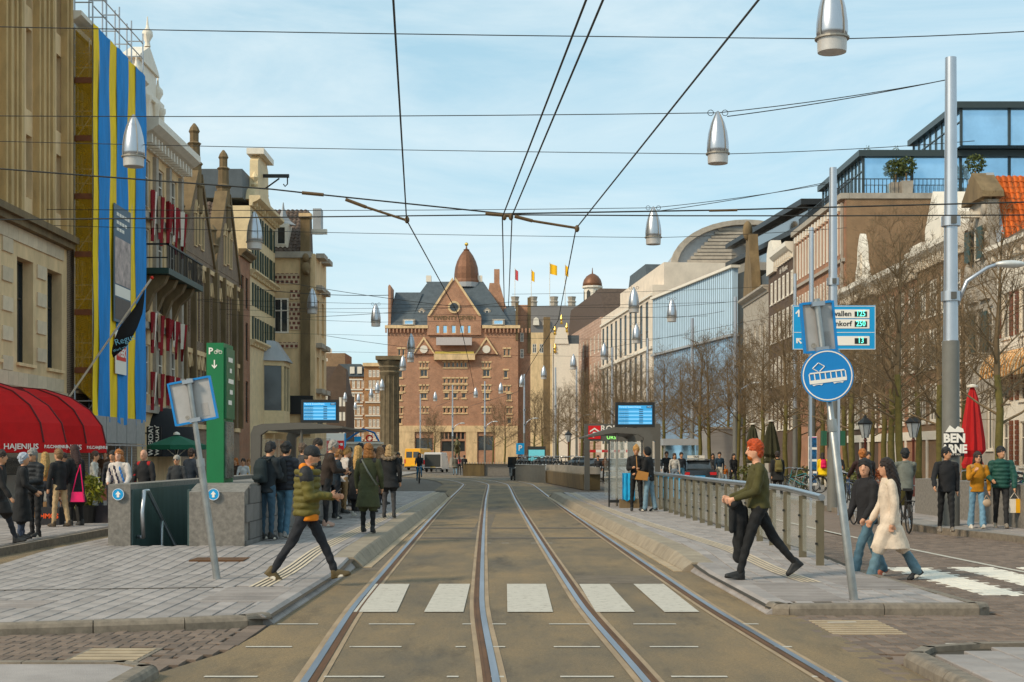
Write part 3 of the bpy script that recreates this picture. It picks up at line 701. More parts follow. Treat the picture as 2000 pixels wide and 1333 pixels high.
# brown corner building: one face to the camera, one to the street
r, w = house('corner_building', 'brown stone corner building with patterned brick bands and tiled roof', (-17.6, 93), (-13.2, 93))
hs = [(2.0,3.0,9.7,12), (2.0,3.0,6.0,8.2)]
wall(r, w, 14.9, 5.8, hs, M_stone); wins(r, hs, nx=2, nz=2, fw=.11, y=.05)
pb = brickmat('pattern_brick', (.16,.06,.045), (.13,.05,.04), (.55,.45,.34), .3, .3, .06)
for z0, z1, x0, x1 in ((12.9,13.6,1.9,3.7), (8.7,9.1,1.9,3.6), (9.9,11.7,3.05,3.75), (11.9,12.5,3.1,3.75)): part(r, 'brick_band', pb, (x0,x1,-.05,.0,z0,z1))
part(r, 'corner_pier', M_stoned, (3.8,4.4,-.22,.3,3,17.2)); part(r, 'pier_cap', M_stone, (3.7,4.5,-.32,.4,17.2,17.5))
part(r, 'cornice', M_greyst, (0,w+.1,-.3,.0,14.6,15.0)); part(r, 'fascia', M_iron, (1.2,w+.2,-.25,.0,4.4,5.6))
MB().ell((4.15,-.2,13.9), (.32,.3,.45)).ell((4.15,-.3,14.6), (.22,.22,.28)).ell((4.3,-.45,13.6),(.12,.3,.15)).obj('corner_statue', M_stoned, r, True)
rf = MB().add([(0,-.1,15),(w-.6,-.1,15),(w-.6,3.4,18.3),(0,3.4,18.3),(w-.6,5,18.3),(0,5,18.3),(w-.6,5.8,15)], [(0,1,2,3),(3,2,4,5),(1,6,4,2)]).obj('roof', M_tile, r)
tiles(rf, (.0,3.4,18.35), (w-.6,0,0), (0,-3.5,-3.3), 13, 13, M_tile)
dm = part(r, 'dormer', M_white, (2.05,2.95,.15,1.8,15.3,16.9)); MB().lathe([(.85,0),(.5,.25),(.25,.6),(.08,1.1),(.03,1.5)], 4, (2.5,.9,16.9)).obj('dormer_roof', M_lead, dm); window(dm, 2.2, 2.8, 15.5, 16.7, nx=1, nz=1, y=.1)
rs = wall(r, 5.7, 14.9, .3, grid((1.5,4), 1.1, ((6,8.2),(9.7,12))), M_stone, name='street_wall')
rs.rotation_euler = (0,0,R(90)); rs.location = (w+.31, 0, 0)
for i, z in enumerate((5.8, 8.8, 12.6, 14.7)):
    for k in range(2): part(r, 'balcony_ledge', M_greyst, (w+.3,w+.7+.15*(i == 3),.6+k*2.6,2.4+k*2.6,z,z+.3))
bb = part(r, 'hoist_beam', M_white, (w,w+1.0,.6,1.0,16.3,16.6)); part(r, 'chimney', M_lead, (w-.1,w+.45,2,3,16.6,18.2))
# ---------------------------------------------------------------- far left: brick houses round the bend
def far(name, label, x0, x1, ytop, d, m, cols, rows, roof=None, win=None, cat='building', group=None, wm=None):
    X0, X1 = PX(x0,d), PX(x1,d); r, w = house(name, label, (X0,d), (X1,d), cat, group); h = PZ(ytop,d)
    hs = []
    for (ya, yb) in rows:
        for (xa, xb) in cols: hs.append((PX(xa,d)-X0, PX(xb,d)-X0, PZ(yb,d), PZ(ya,d)))
    wall(r, w, h, 12, hs, m); wins(r, hs, m=wm or M_white, nx=2, nz=2, fw=.16, y=.08)
    return r, w, h, X0
c1 = [(678+i*9.3, 684+i*9.3) for i in range(4)]
rw = ((743,759),(769,784),(794,810),(819,834),(844,858))
r, w, h, X0 = far('orange_brick_house', 'orange brick house with white windows and slate roof left of old column', 674, 711, 736, 250, B_orange, c1, rw)
for a, b_ in rw: part(r, 'window_band', M_white, (.2,w-.2,-.12,.0,PZ(b_+2,250)-.15,PZ(b_+2,250)+.1), (.2,w-.2,-.1,.0,PZ(a-1,250)-.1,PZ(a-1,250)+.15))
MB().prism([(-.2,h),(w+.2,h),(w-.5,h+2.2),(.2-1.2,h+2.2)], 'y', -.3, 8).obj('roof', M_slate, r)
for x in (.9, 2.2): part(r, 'dormer', M_white, (x,x+.8,-.5,1,h+.5,h+1.7)); 
r, w, h, X0 = far('tall_orange_house', 'taller orange brick house directly left of the old column', 711, 746, 716, 249.5, B_orange, [(720+i*7.5, 726+i*7.5) for i in range(3)], ((723,737),)+rw)
for a, b_ in rw: part(r, 'window_band', M_white, (.2,w-.2,-.12,.0,PZ(b_+2,250)-.15,PZ(b_+2,250)+.1))
part(r, 'cornice', M_stone, (-.2,w+.2,-.4,.2,h,h+.6))
r, w, h, X0 = far('gabled_brick_house', 'dark brick house with steep gable and small white dormer window', 604, 676, 770, 230, B_dark, [(662,667),(669,674)], ((776,794),(805,822),(835,850)))
MB().prism([(0,h),(w,h),(w,h+4),(w-1.2,h+4.9),(w-4.2,h)], 'y', 0, .5).obj('gable', B_dark, r)
MB().prism([(0,h-.2),(w,h-.2),(w-.8,h+4.5),(.5,h+4.5)], 'y', .5, 9).obj('roof', M_tile, r)
part(r, 'dormer', M_white, (1.6,3.0,-.3,2,h-1.2,h+.5)); window(r, 1.75, 2.85, h-1.0, h+.3, y=-.32, fw=.12)
r, w, h, X0 = far('flat_roof_block', 'flat brown brick block rising behind the gabled houses', 614, 674, 690, 290, B_brown, [(622,640)], ((700,706),))
part(r, 'roof_sign', M_white, (.5,3.4,1,1.3,h,h+.9))
r, w, h, X0 = far('side_brick_house', 'slim brown house half hidden behind the old column', 744, 766, 724, 262, B_brown, [(747,750),(753,756)], rw)
MB().prism([(0,h),(w,h),(w/2,h+2)], 'y', 0, 8).obj('roof', M_tile, r)
# ---------------------------------------------------------------- hotel at the end of the street
d = 290; X0 = PX(757,d); r, w = house('grand_hotel', 'large brick hotel with slate roof, central gable and brown dome', (X0,d), (PX(1012,d),d), 'hotel')
lx = lambda x: PX(x,d)-X0
z = lambda y: PZ(y,d)
hs = []
def hrow(cols, ya, yb):
    for a, b_ in cols: hs.append((lx(a), lx(b_), z(yb), z(ya)))
tri = lambda c, n, p, ww: [(c+(i-(n-1)/2)*p-ww/2, c+(i-(n-1)/2)*p+ww/2) for i in range(n)]
for c in (784, 990): hrow(tri(c,2,8,5), 682, 695); hrow(tri(c,2,8,5), 755, 765); hrow([(c-6,c+2)], 724, 738)
for c in (828, 950): hrow(tri(c,3,6.4,4), 709, 718); hrow([(c-7,c+7)], 722, 736); hrow(tri(c,3,6.4,4), 754, 762); hrow([(c-6,c+6)], 768, 779); hrow(tri(c,3,6.4,4), 797, 806)
hrow(tri(889,6,8.2,5.4), 708, 718); hrow(tri(889,6,8.2,5.2), 740, 749); hrow(tri(889,6,8.2,5.2), 753, 762); hrow(tri(889,3,17,8), 768, 778); hrow(tri(889,6,8.2,5.2), 797, 807)
for c in (781, 995): hrow([(c-5,c+4)], 770, 782); hrow(tri(c,2,7,4), 797, 808); hrow([(c-4,c+4)], 817, 828)
hrow([(812,845)], 856, 880); hrow([(934,965)], 852, 880); hrow([(863,908)], 862, 882); hrow(tri(781,3,6,4), 857, 866); hrow(tri(888,7,8,5.5), 845, 858)
wall(r, w, z(640), 24, hs, B_hotel, .5)
for h in hs: window(r, *h, m=M_stone if h[3] > 8 else M_darkfr, nx=1 if h[1]-h[0] < .9 else 2, nz=1, fw=.12, y=.2)
hd = MB()
for h in hs:
    if h[3] > 8: hd.box(h[0]-.2, h[1]+.2, -.1, .02, h[3]+.02, h[3]+.3); hd.box(h[0]-.15, h[1]+.15, -.14, .02, h[2]-.25, h[2]-.02)
stuff(hd.obj('window_lintels', M_stone, r))
part(r, 'stone_base', M_stone, *[(lx(a),lx(b_),-.25,.0,0,z(836)) for a, b_ in ((758,810),(847,860),(910,932),(967,1011))], (lx(758),lx(1011),-.3,0,z(844),z(832)))
part(r, 'eaves', M_stone, (-.5,lx(836),-.6,.2,z(642),z(636))); part(r, 'eaves', M_stone, (lx(942),w+.4,-.6,.2,z(642),z(636)))
for i in range(40):
    x = -.3 + i*.75
    if lx(832) < x < lx(944): continue
    put('eaves_bracket', WIN.setdefault('eb', MB().box(-.14,.14,-.5,0,-.9,0).mesh('eaves_bracket', B_hotel)), r, (x,0,z(642)))
# hip roof
e = z(636); rg = z(540)
MB().add([(lx(774),-.4,e),(lx(1000),-.4,e),(lx(942),9,rg),(lx(831),9,rg),(lx(1000),22,e),(lx(774),22,e),(lx(942),14,rg),(lx(831),14,rg)], [(0,1,2,3),(1,4,6,2),(4,5,7,6),(5,0,3,7),(3,2,6,7)]).obj('hip_roof', M_slate, r)
MB().add([(0,-.2,e),(lx(800),-.2,e),(lx(822),6,z(565)),(lx(768),6,z(565)),(0,20,e),(lx(768),14,z(565))], [(0,1,2,3),(4,0,3,5)]).obj('wing_roof', M_slate, r)
MB().prism([(lx(758),e-1),(lx(763),e-1),(lx(763),z(558)),(lx(760),z(556)),(lx(758),z(560))], 'y', -.1, 8).obj('end_gable', B_hotel, r)
MB().add([(lx(980),-.2,e),(w+.2,-.2,e),(w-.8,8,z(590)),(lx(985),8,z(590))], [(0,1,2,3)]).obj('wing_roof', M_slate, r)
part(r, 'end_pier', M_stoned, (lx(1007),lx(1012),-.2,3,e-3,z(592)))
# central gable
g = wall(r, lx(940)-lx(835), z(618)-z(655), 8, [(lx(a),lx(b_),z(655)+.3,z(636)) for a, b_ in ((852,859),(865,874),(882,891),(898,907),(913,920))], B_hotel, .3, 'central_bay', lx(835), z(655), -.5)
for a, b_ in ((852,859),(865,874),(882,891),(898,907),(913,920)): window(r, lx(a), lx(b_), z(655)+.3, z(636), m=M_stone, nx=1, nz=1, fw=.14, y=-.35, glass=M_glassb)
gb = MB().prism([(lx(835),z(618)),(lx(940),z(618)),(lx(889),z(549)),(lx(885),z(549))], 'y', -.55, 7).obj('central_gable', B_hotel, r)
for s in ((835,618,884,545), (940,618,890,545)):
    MB().prism([(lx(s[0]),z(s[1])),(lx(s[0])+(1 if s[0] < 880 else -1)*.5,z(s[1])),(lx(s[2])+(1 if s[0] < 880 else -1)*.2,z(s[3])-.2),(lx(s[2]),z(s[3])+.2)], 'y', -.8, .2).obj('coping', M_stone, r)
rw_ = MB().lathe([(1.25,0),(1.25,.25)], 20).xf(Matrix.Translation((lx(887),-.6,z(601))) @ Matrix.Rotation(R(90),4,'X')).obj('round_window', M_stone, r)
MB().lathe([(.85,0),(.85,.3)], 20).xf(Matrix.Translation((lx(887),-.63,z(601))) @ Matrix.Rotation(R(90),4,'X')).obj('pane', M_glass, rw_)
text('TWENTY SEVEN', 1.15, M_stoned, r, (lx(887), -.6, z(622)), sx=1.05, bold=.02)
part(r, 'awning', mat('grey_awning', (.50,.48,.50), .8), (lx(853),lx(922),-2.2,-.5,z(676),z(661))); part(r, 'balcony', M_stone, (lx(848),lx(928),-1.3,0,z(704),z(692))); part(r, 'balcony_rail', M_gold, (lx(850),lx(926),-1.25,-1.15,z(692),z(688)))
for c in (828, 950):
    sg = MB().prism([(lx(c-22),z(692)),(lx(c+22),z(692)),(lx(c),z(661))], 'y', -.4, .1).obj('small_gable', B_hotel, r)
    MB().prism([(lx(c-23),z(693)),(lx(c-20),z(693)),(lx(c),z(664)),(lx(c+20),z(693)),(lx(c+23),z(693)),(lx(c),z(658))], 'y', -.6, -.35).obj('coping', M_stone, sg)
    MB().lathe([(.8,0),(.8,.2)], 16).xf(Matrix.Translation((lx(c),-.4,z(683))) @ Matrix.Rotation(R(90),4,'X')).obj('rosette', M_white, sg)
for c in (822, 951): MB().prism([(lx(c-7),z(615)),(lx(c+7),z(615)),(lx(c+7),z(604)),(lx(c),z(599)),(lx(c-7),z(604))], 'y', 2.4, 6).obj('dormer', M_greyst, r); window(r, lx(c-4), lx(c+4), z(614), z(604), y=2.3, nx=1, nz=1, fw=.15)
for a, b_ in ((787,811), (961,986)): part(r, 'flat_dormer', M_greyst, (lx(a),lx(b_),-.6,3,z(637),z(624))); window(r, lx(a+3), lx(b_-3), z(635), z(626), y=-.7, nx=1, nz=1, fw=.15, glass=M_glassb)
dome = MB().lathe([(2.85,0),(2.8,.5),(2.62,.9),(2.58,2.0),(2.4,3.4),(2.0,4.7),(1.4,5.9),(.75,6.8),(.55,7.0),(.7,7.1),(.2,7.4),(.1,8.0)], 16, (lx(908),10,rg-.3)).obj('dome', M_copper, r)
MB().lathe([(2.9,0),(2.9,1.0)], 16, (lx(908),10,rg-1.2)).obj('dome_base', M_lead, r)
MB().ell((lx(908),10,rg+8.0), (.4,.4,.4)).obj('finial', M_gold, r)
part(r, 'chimney', B_hotel, (lx(964),lx(975),8,10,z(625),z(516))); MB().prism([(lx(944),z(630)),(lx(998),z(630)),(lx(975),z(545)),(lx(955),z(545))], 'y', 7, 12).obj('side_gable', B_hotel, r)
for a in (831, 934): part(r, 'roof_vent', M_white, (lx(a-4),lx(a+6),9,11,rg,rg+1.3))
# lower red wing to the right of the hotel
r, w, h, X0 = far('hotel_side_wing', 'narrow brick wing with dark bay on the right flank of hotel', 1012, 1036, 596, 292, B_hotel, [(1016,1023)], ((650,668),(682,700)))
part(r, 'pier', M_stoned, (w-.6,w+.1,-.3,1,h-10,h+1.5))
# palace roofs behind
r, w, h, X0 = far('grey_roof_palace', 'distant pale building with grey mansard roof and white chimneys', 1020, 1145, 650, 380, M_stone, [(1040+i*14,1048+i*14) for i in range(3)], ((672,690),))
MB().prism([(0,h),(w,h),(w-2,PZ(598,380)),(2,PZ(598,380))], 'y', 0, 14).obj('mansard_roof', mat('grey_roof', (.20,.20,.21), .7, var=.2), r)
for x in (1006, 1042, 1083, 1118): MB().lathe([(1.0,0),(1.0,1.6),(1.3,1.8),(.9,2.1),(1.1,3.0),(1.2,3.2)], 8, (PX(x,380)-X0,4,PZ(598,380)-.3)).obj('chimney', M_greyst, r)
for x in (1047, 1066): MB().prism([(PX(x-6,380)-X0,PZ(636,380)),(PX(x+6,380)-X0,PZ(636,380)),(PX(x+5,380)-X0,PZ(624,380)),(PX(x,380)-X0,PZ(620,380)),(PX(x-5,380)-X0,PZ(624,380))], 'y', -.8, 2).obj('dormer', M_white, r)
r = thing('domed_cupola', 'white lantern tower with brown dome far behind the street', 'tower', (PX(1157,400),400,0))
MB().box(-2.6,2.6,-2.6,2.6,0,PZ(600,400)).lathe([(2.6,0),(2.6,1),(2.35,1.2),(2.35,5.0),(2.9,5.3),(2.9,5.8)], 12, (0,0,PZ(600,400))).obj('drum', M_white, r)
for i in range(6):
    a = i*math.pi/3+.5; MB().prism([(-.5,0),(.5,0),(.5,2.6),(0,3.3),(-.5,2.6)], 'y', -.1, .1).xf(Matrix.Rotation(a,4,'Z') @ Matrix.Translation((0,-2.34,PZ(600,400)+1.4))).obj('arched_opening', M_darkfr, r)
MB().lathe([(2.75,0),(2.7,.8),(2.4,1.8),(1.7,2.8),(.8,3.4),(.2,3.6),(.08,5.2)], 16, (0,0,PZ(600,400)+5.8)).obj('dome', M_copper, r, True)
r = thing('gilded_gable_house', 'white baroque house with gilded finials behind the bare trees', 'building', (PX(1100,240),240,0))
part(r, 'wall', M_white, (-1.6,2.6,0,8,0,PZ(672,240))); part(r, 'roof', M_slate, (.8,2.7,.3,8,PZ(672,240),PZ(655,240)))
MB().prism([(-1.5,PZ(672,240)),(.9,PZ(672,240)),(.7,PZ(655,240)),(.3,PZ(640,240)),(-.9,PZ(640,240)),(-1.3,PZ(655,240))], 'y', -.2, .5).obj('gable', M_white, r)
for x, y in ((-1.4,655), (-.3,634), (.6,650), (-1.4,690)): MB().lathe([(.15,0),(.3,.3),(.1,.5),(.25,.9),(.05,1.6)], 8, (x,-.1,PZ(y,240))).obj('finial', M_gold, r)
part(r, 'pier', M_stoned, (-3.3,-2.2,-.3,3,0,PZ(620,240)))
# ---------------------------------------------------------------- right side
RX = 24.0
def right(name, label, dn, df, **k): return house(name, label, (RX, df), (RX, dn), **k)   # local x runs from far to near
M_shut = mat('brown_shutter', (.16,.055,.025), .6, var=.15)
# white house at the right edge with striped awnings
r, w = right('white_awning_house', 'white house with brown shutters and striped awnings at right edge', 58, 70.4)
hs = grid((1.3, 3.7, 6.1, 8.5, 10.9), 1.15, ((1.2,3.3), (4.3,6.6), (7.4,9.6)))
wall(r, w, 11.2, 10, hs, M_white); wins(r, hs, nx=2, nz=2, fw=.08, sill=M_white)
sh = MB()
for q in range(9): sh.box(0,.42,-.07,-.02,.05+q*.24,.05+q*.24+.21)
sh = sh.mesh('shutter', M_shut)
for h in hs: put('shutter', sh, r, (h[0]-.46,0,h[2])); put('shutter', sh, r, (h[1]+.04,0,h[2]))
cornice(r, w, 11.2, M_white, .7, .7, 12)
MB().add([(-.2,-.6,11.9),(w+.2,-.6,11.9),(w-1,4,14.4),(1,4,14.4),(-.2,9,11.9)], [(0,1,2,3),(4,0,3)]).obj('roof', M_tile, r)
aw = [mat('awning_cream', (.68,.56,.40), .85), mat('awning_orange', (.62,.27,.06), .85)]
for x in (1.3, 3.7, 6.1, 8.5):
    mb = MB(); nst = 10
    for s in range(nst):
        mb.m = s % 2; a, b_ = x-1+s*2/nst, x-1+(s+1)*2/nst
        prof = [(-.05-.95*math.sin(t*math.pi/2/5), 6.75+.0-1.15*(1-math.cos(t*math.pi/2/5))) for t in range(6)]
        for (y0, z0), (y1, z1) in zip(prof[:-1], prof[1:]): mb.quad((a,y0,z0), (b_,y0,z0), (b_,y1,z1), (a,y1,z1))
        mb.quad((a,prof[-1][0],prof[-1][1]), (b_,prof[-1][0],prof[-1][1]), (b_,prof[-1][0],prof[-1][1]-.2), (a,prof[-1][0],prof[-1][1]-.2))
    for s, xx in ((0,x-1), (1,x+1)):
        mb.m = 0; pts = [(xx,0,5.6)] + [(xx, *p) for p in prof]; mb.add(pts, [tuple(range(len(pts)))])
    mb.obj('awning', aw, r)
# ornate gable house with orange roof
r, w = right('orange_roof_house', 'carved stone gable house with green shutters and steep orange tile roof', 70.45, 75.6)
c = w/2; hs = [(c-.55,c+.55,6.6,9.2), (c-.5,c+.5,11.6,13.2), (.5,1.5,2,5), (w-1.5,w-.5,2,5), (.5,1.4,6.6,9.2), (w-1.4,w-.5,6.6,9.2)]
wall(r, w, 10.5, 10, [h for h in hs if h[3] < 10.5], M_greyst); wins(r, hs[:1]+hs[2:], sill=M_white)
MB().prism([(.0,10.5),(w,10.5),(w-.35,11.6),(w-1.0,12),(w-1.1,14.6),(c,14.9),(1.1,14.6),(1.0,12),(.35,11.6)], 'y', -.05, .5).obj('gable', M_greyst, r)
MB().prism([(c-1.7,14.7),(c+1.7,14.7),(c+1.6,15.0),(c,16.2),(c-1.6,15.0)], 'y', -.4, .7).obj('pediment', M_stoned, r)
window(r, c-.45, c+.45, 11.7, 13.4, y=-.08, nx=2, nz=2)
for s in (-1, 1):
    part(r, 'shutter', M_green, (c+s*.95-.42,c+s*.95+.42,-.35,-.28,11.7,13.3)); part(r, 'shutter', M_green, (c+s*1.0-.42,c+s*1.0+.42,-.12,-.05,7,9.0))
    for k in range(5): MB().ell((c+s*(1.35-.1*k),-.08,11.2+k*.75), (.3,.14,.36)).obj('carving', M_greyst, r, True)
    MB().prism([(c+s*.2,9.6),(c+s*1.6,9.6),(c+s*.9,10.3)], 'y', -.2, .0).obj('small_pediment', M_greyst, r)
part(r, 'hoist_beam', M_white, (c-.2,c+.2,-1.3,0,13.9,14.2))
rf = MB().prism([(-.05,10.5),(w+.05,10.5),(c,16.0)], 'y', .5, 9.8).obj('roof', M_tileo, r)
tiles(rf, (c,.55,16.05), (0,4.6,0), (c+.12,0,-5.6), 16, 18, M_tileo)
MB().prism([(w+.12,10.4),(w-.1,10.4),(c-.1,16.1),(c+.12,16.2)], 'y', .3, .7).obj('verge', M_lead, r)
# row of brick houses with white cornices
def rowhouse(name, label, dn, df, h, m, cols, rows, top, group=None, cw=1.05):
    r, w = right(name, label, dn, df, group=group)
    hs = grid([w*(i+.5)/cols for i in range(cols)], cw, rows)
    wall(r, w, h, 10, hs, m); wins(r, hs, fw=.17, sill=M_white, nx=2, nz=2, y=.02)
    cornice(r, w, h-.5, M_white, .75, 1.1, 12)
    for x in [w*(i+.5)/cols for i in range(cols)]: part(r, 'door', M_green if random.random() < .5 else M_shut, (x-.5,x+.5,.02,.1,.1,2.3))
    part(r, 'shop_front', M_white, (0,w,-.1,-.01,2.6,3.1), *[(w*i/cols-.12,w*i/cols+.12,-.1,-.01,0,2.6) for i in range(1,cols)])
    MB().add([(0,-.1,h+.55),(w,-.1,h+.55),(w,5,h+3.0),(0,5,h+3.0),(w,10,h+.55),(0,10,h+.55)], [(0,1,2,3),(3,2,4,5),(1,4,2),(5,0,3)]).obj('roof', M_tile, r)
    return r, w
ROWS = ((3.6,5.8), (6.7,8.9), (9.7,11.7))
r, w = rowhouse('pediment_house', 'brown brick house with white cornice and triangular white dormer', 75.65, 84.2, 13.0, B_brown, 4, ROWS, 0, None, 1.3)
MB().prism([(2.4,13.6),(5.4,13.6),(5.4,14.6),(3.9,16.6),(2.4,14.6)], 'y', -.25, 4).obj('dormer', M_white, r)
r, w = rowhouse('plain_cornice_house', 'red brick house with plain white cornice between two gabled houses', 84.25, 93.2, 12.7, B_red, 4, ROWS, 0, None, 1.25)
part(r, 'chimney', B_red, (5,6,2,3,14,16)); part(r, 'roof_box', M_white, (2,4.6,1.5,4,13.4,15.0))
r, w = rowhouse('bell_gable_house', 'brick house with small white bell gable below the blank brick wall', 93.25, 102.3, 12.9, B_dark, 4, ROWS, 0, None, 1.3)
MB().prism([(3.4,13.4),(6.2,13.4),(6.0,14.4),(5.6,14.9),(5.5,15.9),(5.1,16.6),(4.8,16.9),(4.5,16.6),(4.1,15.9),(4.0,14.9),(3.6,14.4)], 'y', -.15, .25).obj('bell_gable', M_white, r)
window(r, 4.4, 5.2, 14.0, 15.5, y=-.2, fw=.1)
# brick corner block with glass penthouse and roof terrace
r, w = right('penthouse_block', 'red brick block with dark glass penthouse and roof terrace railing', 102.5, 120.5)
hs = []
for z0, z1 in ((7.2,10.4), (11.6,15.0), (16.4,19.3)):
    for i in range(15): hs.append((.7+i*1.13, 1.2+i*1.13, z0, z1))
wall(r, w, 20.4, 16, hs, B_red); wins(r, hs, nx=1, nz=1, fw=.12, y=.0)
for z in (11.0, 15.7): part(r, 'string_course', M_greyst, (0,w,-.2,0,z,z+.25))
for i in range(15): put('dentil', WIN.setdefault('dt', MB().box(-.2,.2,-.25,0,0,.5).mesh('dentil', M_white)), r, (.95+i*1.13,0,19.5))
part(r, 'parapet', M_greyst, (-.2,w+.1,-.35,.3,20.2,20.6)); part(r, 'parapet', M_greyst, (w-.3,w+.12,.31,16,20.2,20.6))
part(r, 'downpipe', M_greyst, (w-.6,w-.4,-.2,-.02,3,20)); part(r, 'downpipe', M_greyst, (.1,.3,-.2,-.02,3,20))
b_ = MB().quad((w+.02,.1,0), (w+.02,16,0), (w+.02,16,20.2), (w+.02,.1,20.2)).obj('end_wall', B_brown, r)
def glassbox(parent, x0, x1, y0, y1, z0, z1, nx, ny):
    o = part(parent, 'penthouse_roof', mat('dark_metal', (.035,.05,.055), .4, var=.1), (x0-.4,x1+.4,y0-.4,y1,z1-.45,z1))
    part(parent, 'penthouse_glass', M_glassb, (x0,x1,y0,y1,z0,z1-.45))
    for i in range(nx+1):
        x = lerp(x0, x1, i/nx); part(o, 'mullion', MATS['dark_metal'], (x-.08,x+.08,y0-.08,y0-.005,z0,z1-.45))
    for i in range(ny+1):
        y = lerp(y0, y1, i/ny); part(o, 'mullion', MATS['dark_metal'], (x1+.005,x1+.1,y-.09,y+.09,z0,z1-.45))
    part(o, 'transom', MATS['dark_metal'], (x0,x1,y0-.07,y0-.004,lerp(z0,z1,.55),lerp(z0,z1,.55)+.08))
    return o
glassbox(r, 3.5, w-1.2, 1.6, 15.8, 20.6, 23.9, 12, 4)
glassbox(r, 6.5, w+.5, 8.2, 22, 23.95, 27.0, 8, 4)
rail = part(r, 'terrace_rail', M_iron, (.1,w,.25,.3,21.6,21.66), (w-.05,w+.01,.31,9,21.6,21.66))
bal = MB().box(-.02,.02,-.02,.02,20.6,21.6).mesh('baluster', M_iron)
for i in range(60): put('baluster', bal, rail, (.2+i*(w-.3)/60,.28,0))
for i in range(30): put('baluster', bal, rail, (w-.02,.4+i*.29,0))
def topiary(x, y, z):
    t = thing('terrace_tree', 'round clipped tree in a pale tub on the roof terrace', 'plant', (x,y,z), 0, 'clipped trees on the roof terrace')
    MB().prism([(-.35,0),(.35,0),(.42,.9),(-.42,.9)], 'y', -.38, .38).obj('tub', M_greyst, t); MB().tube([(0,0,.8),(0,0,1.5)], .07).obj('trunk', M_stoned, t)
    leafball(t, (0,0,2.0), (.75,.75,.7), 380, .14); return t
def leafball(parent, c, r, n, s, m=None, name='foliage'):
    b = MB(); rng = np.random.RandomState(int(abs(c[0]*7+c[2]*13+n)))
    for i in range(n):
        v = Vector(rng.normal(size=3)).normalized() * (rng.uniform(.55,1.05)); p = Vector(c) + Vector((v.x*r[0], v.y*r[1], v.z*r[2]))
        a = Vector(rng.normal(size=3)).normalized()*s; q = Vector(rng.normal(size=3)).normalized()*s*.5
        b.add([p-a, p+q, p+a, p-q], [(0,1,2,3)])
    return stuff(b.obj(name, m or mat('evergreen_leaf', (.065,.085,.022), .6, var=.3, scale=3, island=.4), parent))
a = topiary(25.3+3.2, 102.8, 20.6); a['label'] = 'right hand clipped tree in front of penthouse glass'; a['label'] = 'round clipped tree in pale tub, nearer roof edge of penthouse terrace'
a = topiary(25.3+2.6, 103.4, 20.6); a['label'] = 'darker round clipped tree just left of tub tree on penthouse terrace'
a = topiary(33.2, 101.9, 20.6); a['label'] = 'large round bush on terrace beside the carved gable top'
for i in range(9):
    t = thing('roof_grass', 'wispy dry grass tuft on the penthouse roof edge', 'plant', (RX+2+.3*i, 104+ (i*37%7)*1.7, 23.9), 0, 'grass tufts on the penthouse roof'); leafball(t, (0,0,.2), (.25,.25,.35), 26, .1, name='blades')
# older houses next to the glass front
r, w = right('white_cornice_house', 'dark brown house with white cornice, lettering and tall white windows', 120.6, 133)
hs = grid([1.6+i*1.9 for i in range(6)], .95, ((4,6.6), (8,10.6), (12,14.6), (15.6,17.6)))
wall(r, w, 18.6, 12, hs, B_dark); wins(r, hs, fw=.16, sill=M_white, y=.02); cornice(r, w*.6, 18.6, M_white, .8, 1.3, 8, x0=w*.38)
text('de', .8, M_white, r, (w*.52,-.12,18.1)); text('Nieuwe', .8, M_white, r, (w*.68,-.12,18.1))
MB().prism([(.4,18.4),(4,18.4),(3.8,20.4),(2.8,21.4),(1.6,21.4),(.6,20.4)], 'y', -.3, .6).obj('white_gable', M_white, r)
for x in (5.5, 7.5, 9.5): MB().lathe([(.45,0),(.45,1),(.6,1.1),(.3,1.6),(.1,2.6)], 8, (x,2,19.8)).obj('chimney', M_greyst, r)
r, w = right('statue_tower_house', 'grey stone house with carved tower gable beside glass front', 133.1, 147.5)
hs = grid([1.5,4.2,7,9.8,12.5], 1.1, ((4,6.4), (8,10.4), (12,14.4)))
wall(r, w, 17, 12, hs, M_greyst); wins(r, hs, fw=.14); cornice(r, w, 17, M_greyst, .6, .7)
MB().prism([(1,17.6),(6.5,17.6),(6,20),(5,22.2),(4.6,24),(3,24),(2.6,22.2),(1.5,20)], 'y', -.2, .7).obj('tower_gable', M_stoned, r); MB().ell((3.8,-.2,24.4), (.6,.5,1.0)).obj('statue', M_stoned, r, True)
part(r, 'roof', M_slate, (0,w,.8,10,17.5,19.5))
# glass front, pale slotted block, striped brick block: facades turning left with the street
r, w = house('glass_front_building', 'wide ribbed glass front with painted-in sky reflection on right side', (18,182), (24,147.7))
part(r, 'core', M_darkfr, (0,w,.6,20,0,21)); part(r, 'upper_glass', mat('ribbed_glass_painted_sky', (.50,.66,.84), .3, metal=0, var=.1, scale=.4, spec=.9), (0,w-3.2,.0,.55,14.6,21.6)); part(r, 'lower_glass', mat('glass_painted_sky', (.30,.45,.66), .12, metal=.15, var=.2, scale=.25, spec=.9), (0,w-3.2,.15,.58,3.4,14.5))  # sky reflection put into both glasses as light blue base colour
fn = MB().box(-.04,.04,-.05,.0,14.6,21.6).mesh('fin', mat('fin_blue_grey', (.25,.33,.42), .4, metal=.3, var=.05)); fn2 = MB().box(-.025,.025,.11,.15,3.4,14.5).mesh('mullion', MATS['fin_blue_grey'])
for i in range(44): put('fin', fn, r, (.3+i*(w-3.6)/43,0,0)); put('mullion', fn2, r, (.3+i*(w-3.6)/43,0,0))
part(r, 'ledge', M_lead, (0,w-3,-.3,.6,14.35,14.6)); part(r, 'parapet', M_white, (0,w-2.9,-.35,.7,21.6,21.9)); part(r, 'base', M_greyst, (0,w,.0,.6,0,3.3))
vault = [(math.cos(math.pi*i/20)*9.5, math.sin(math.pi*i/20)*5.7) for i in range(21)]
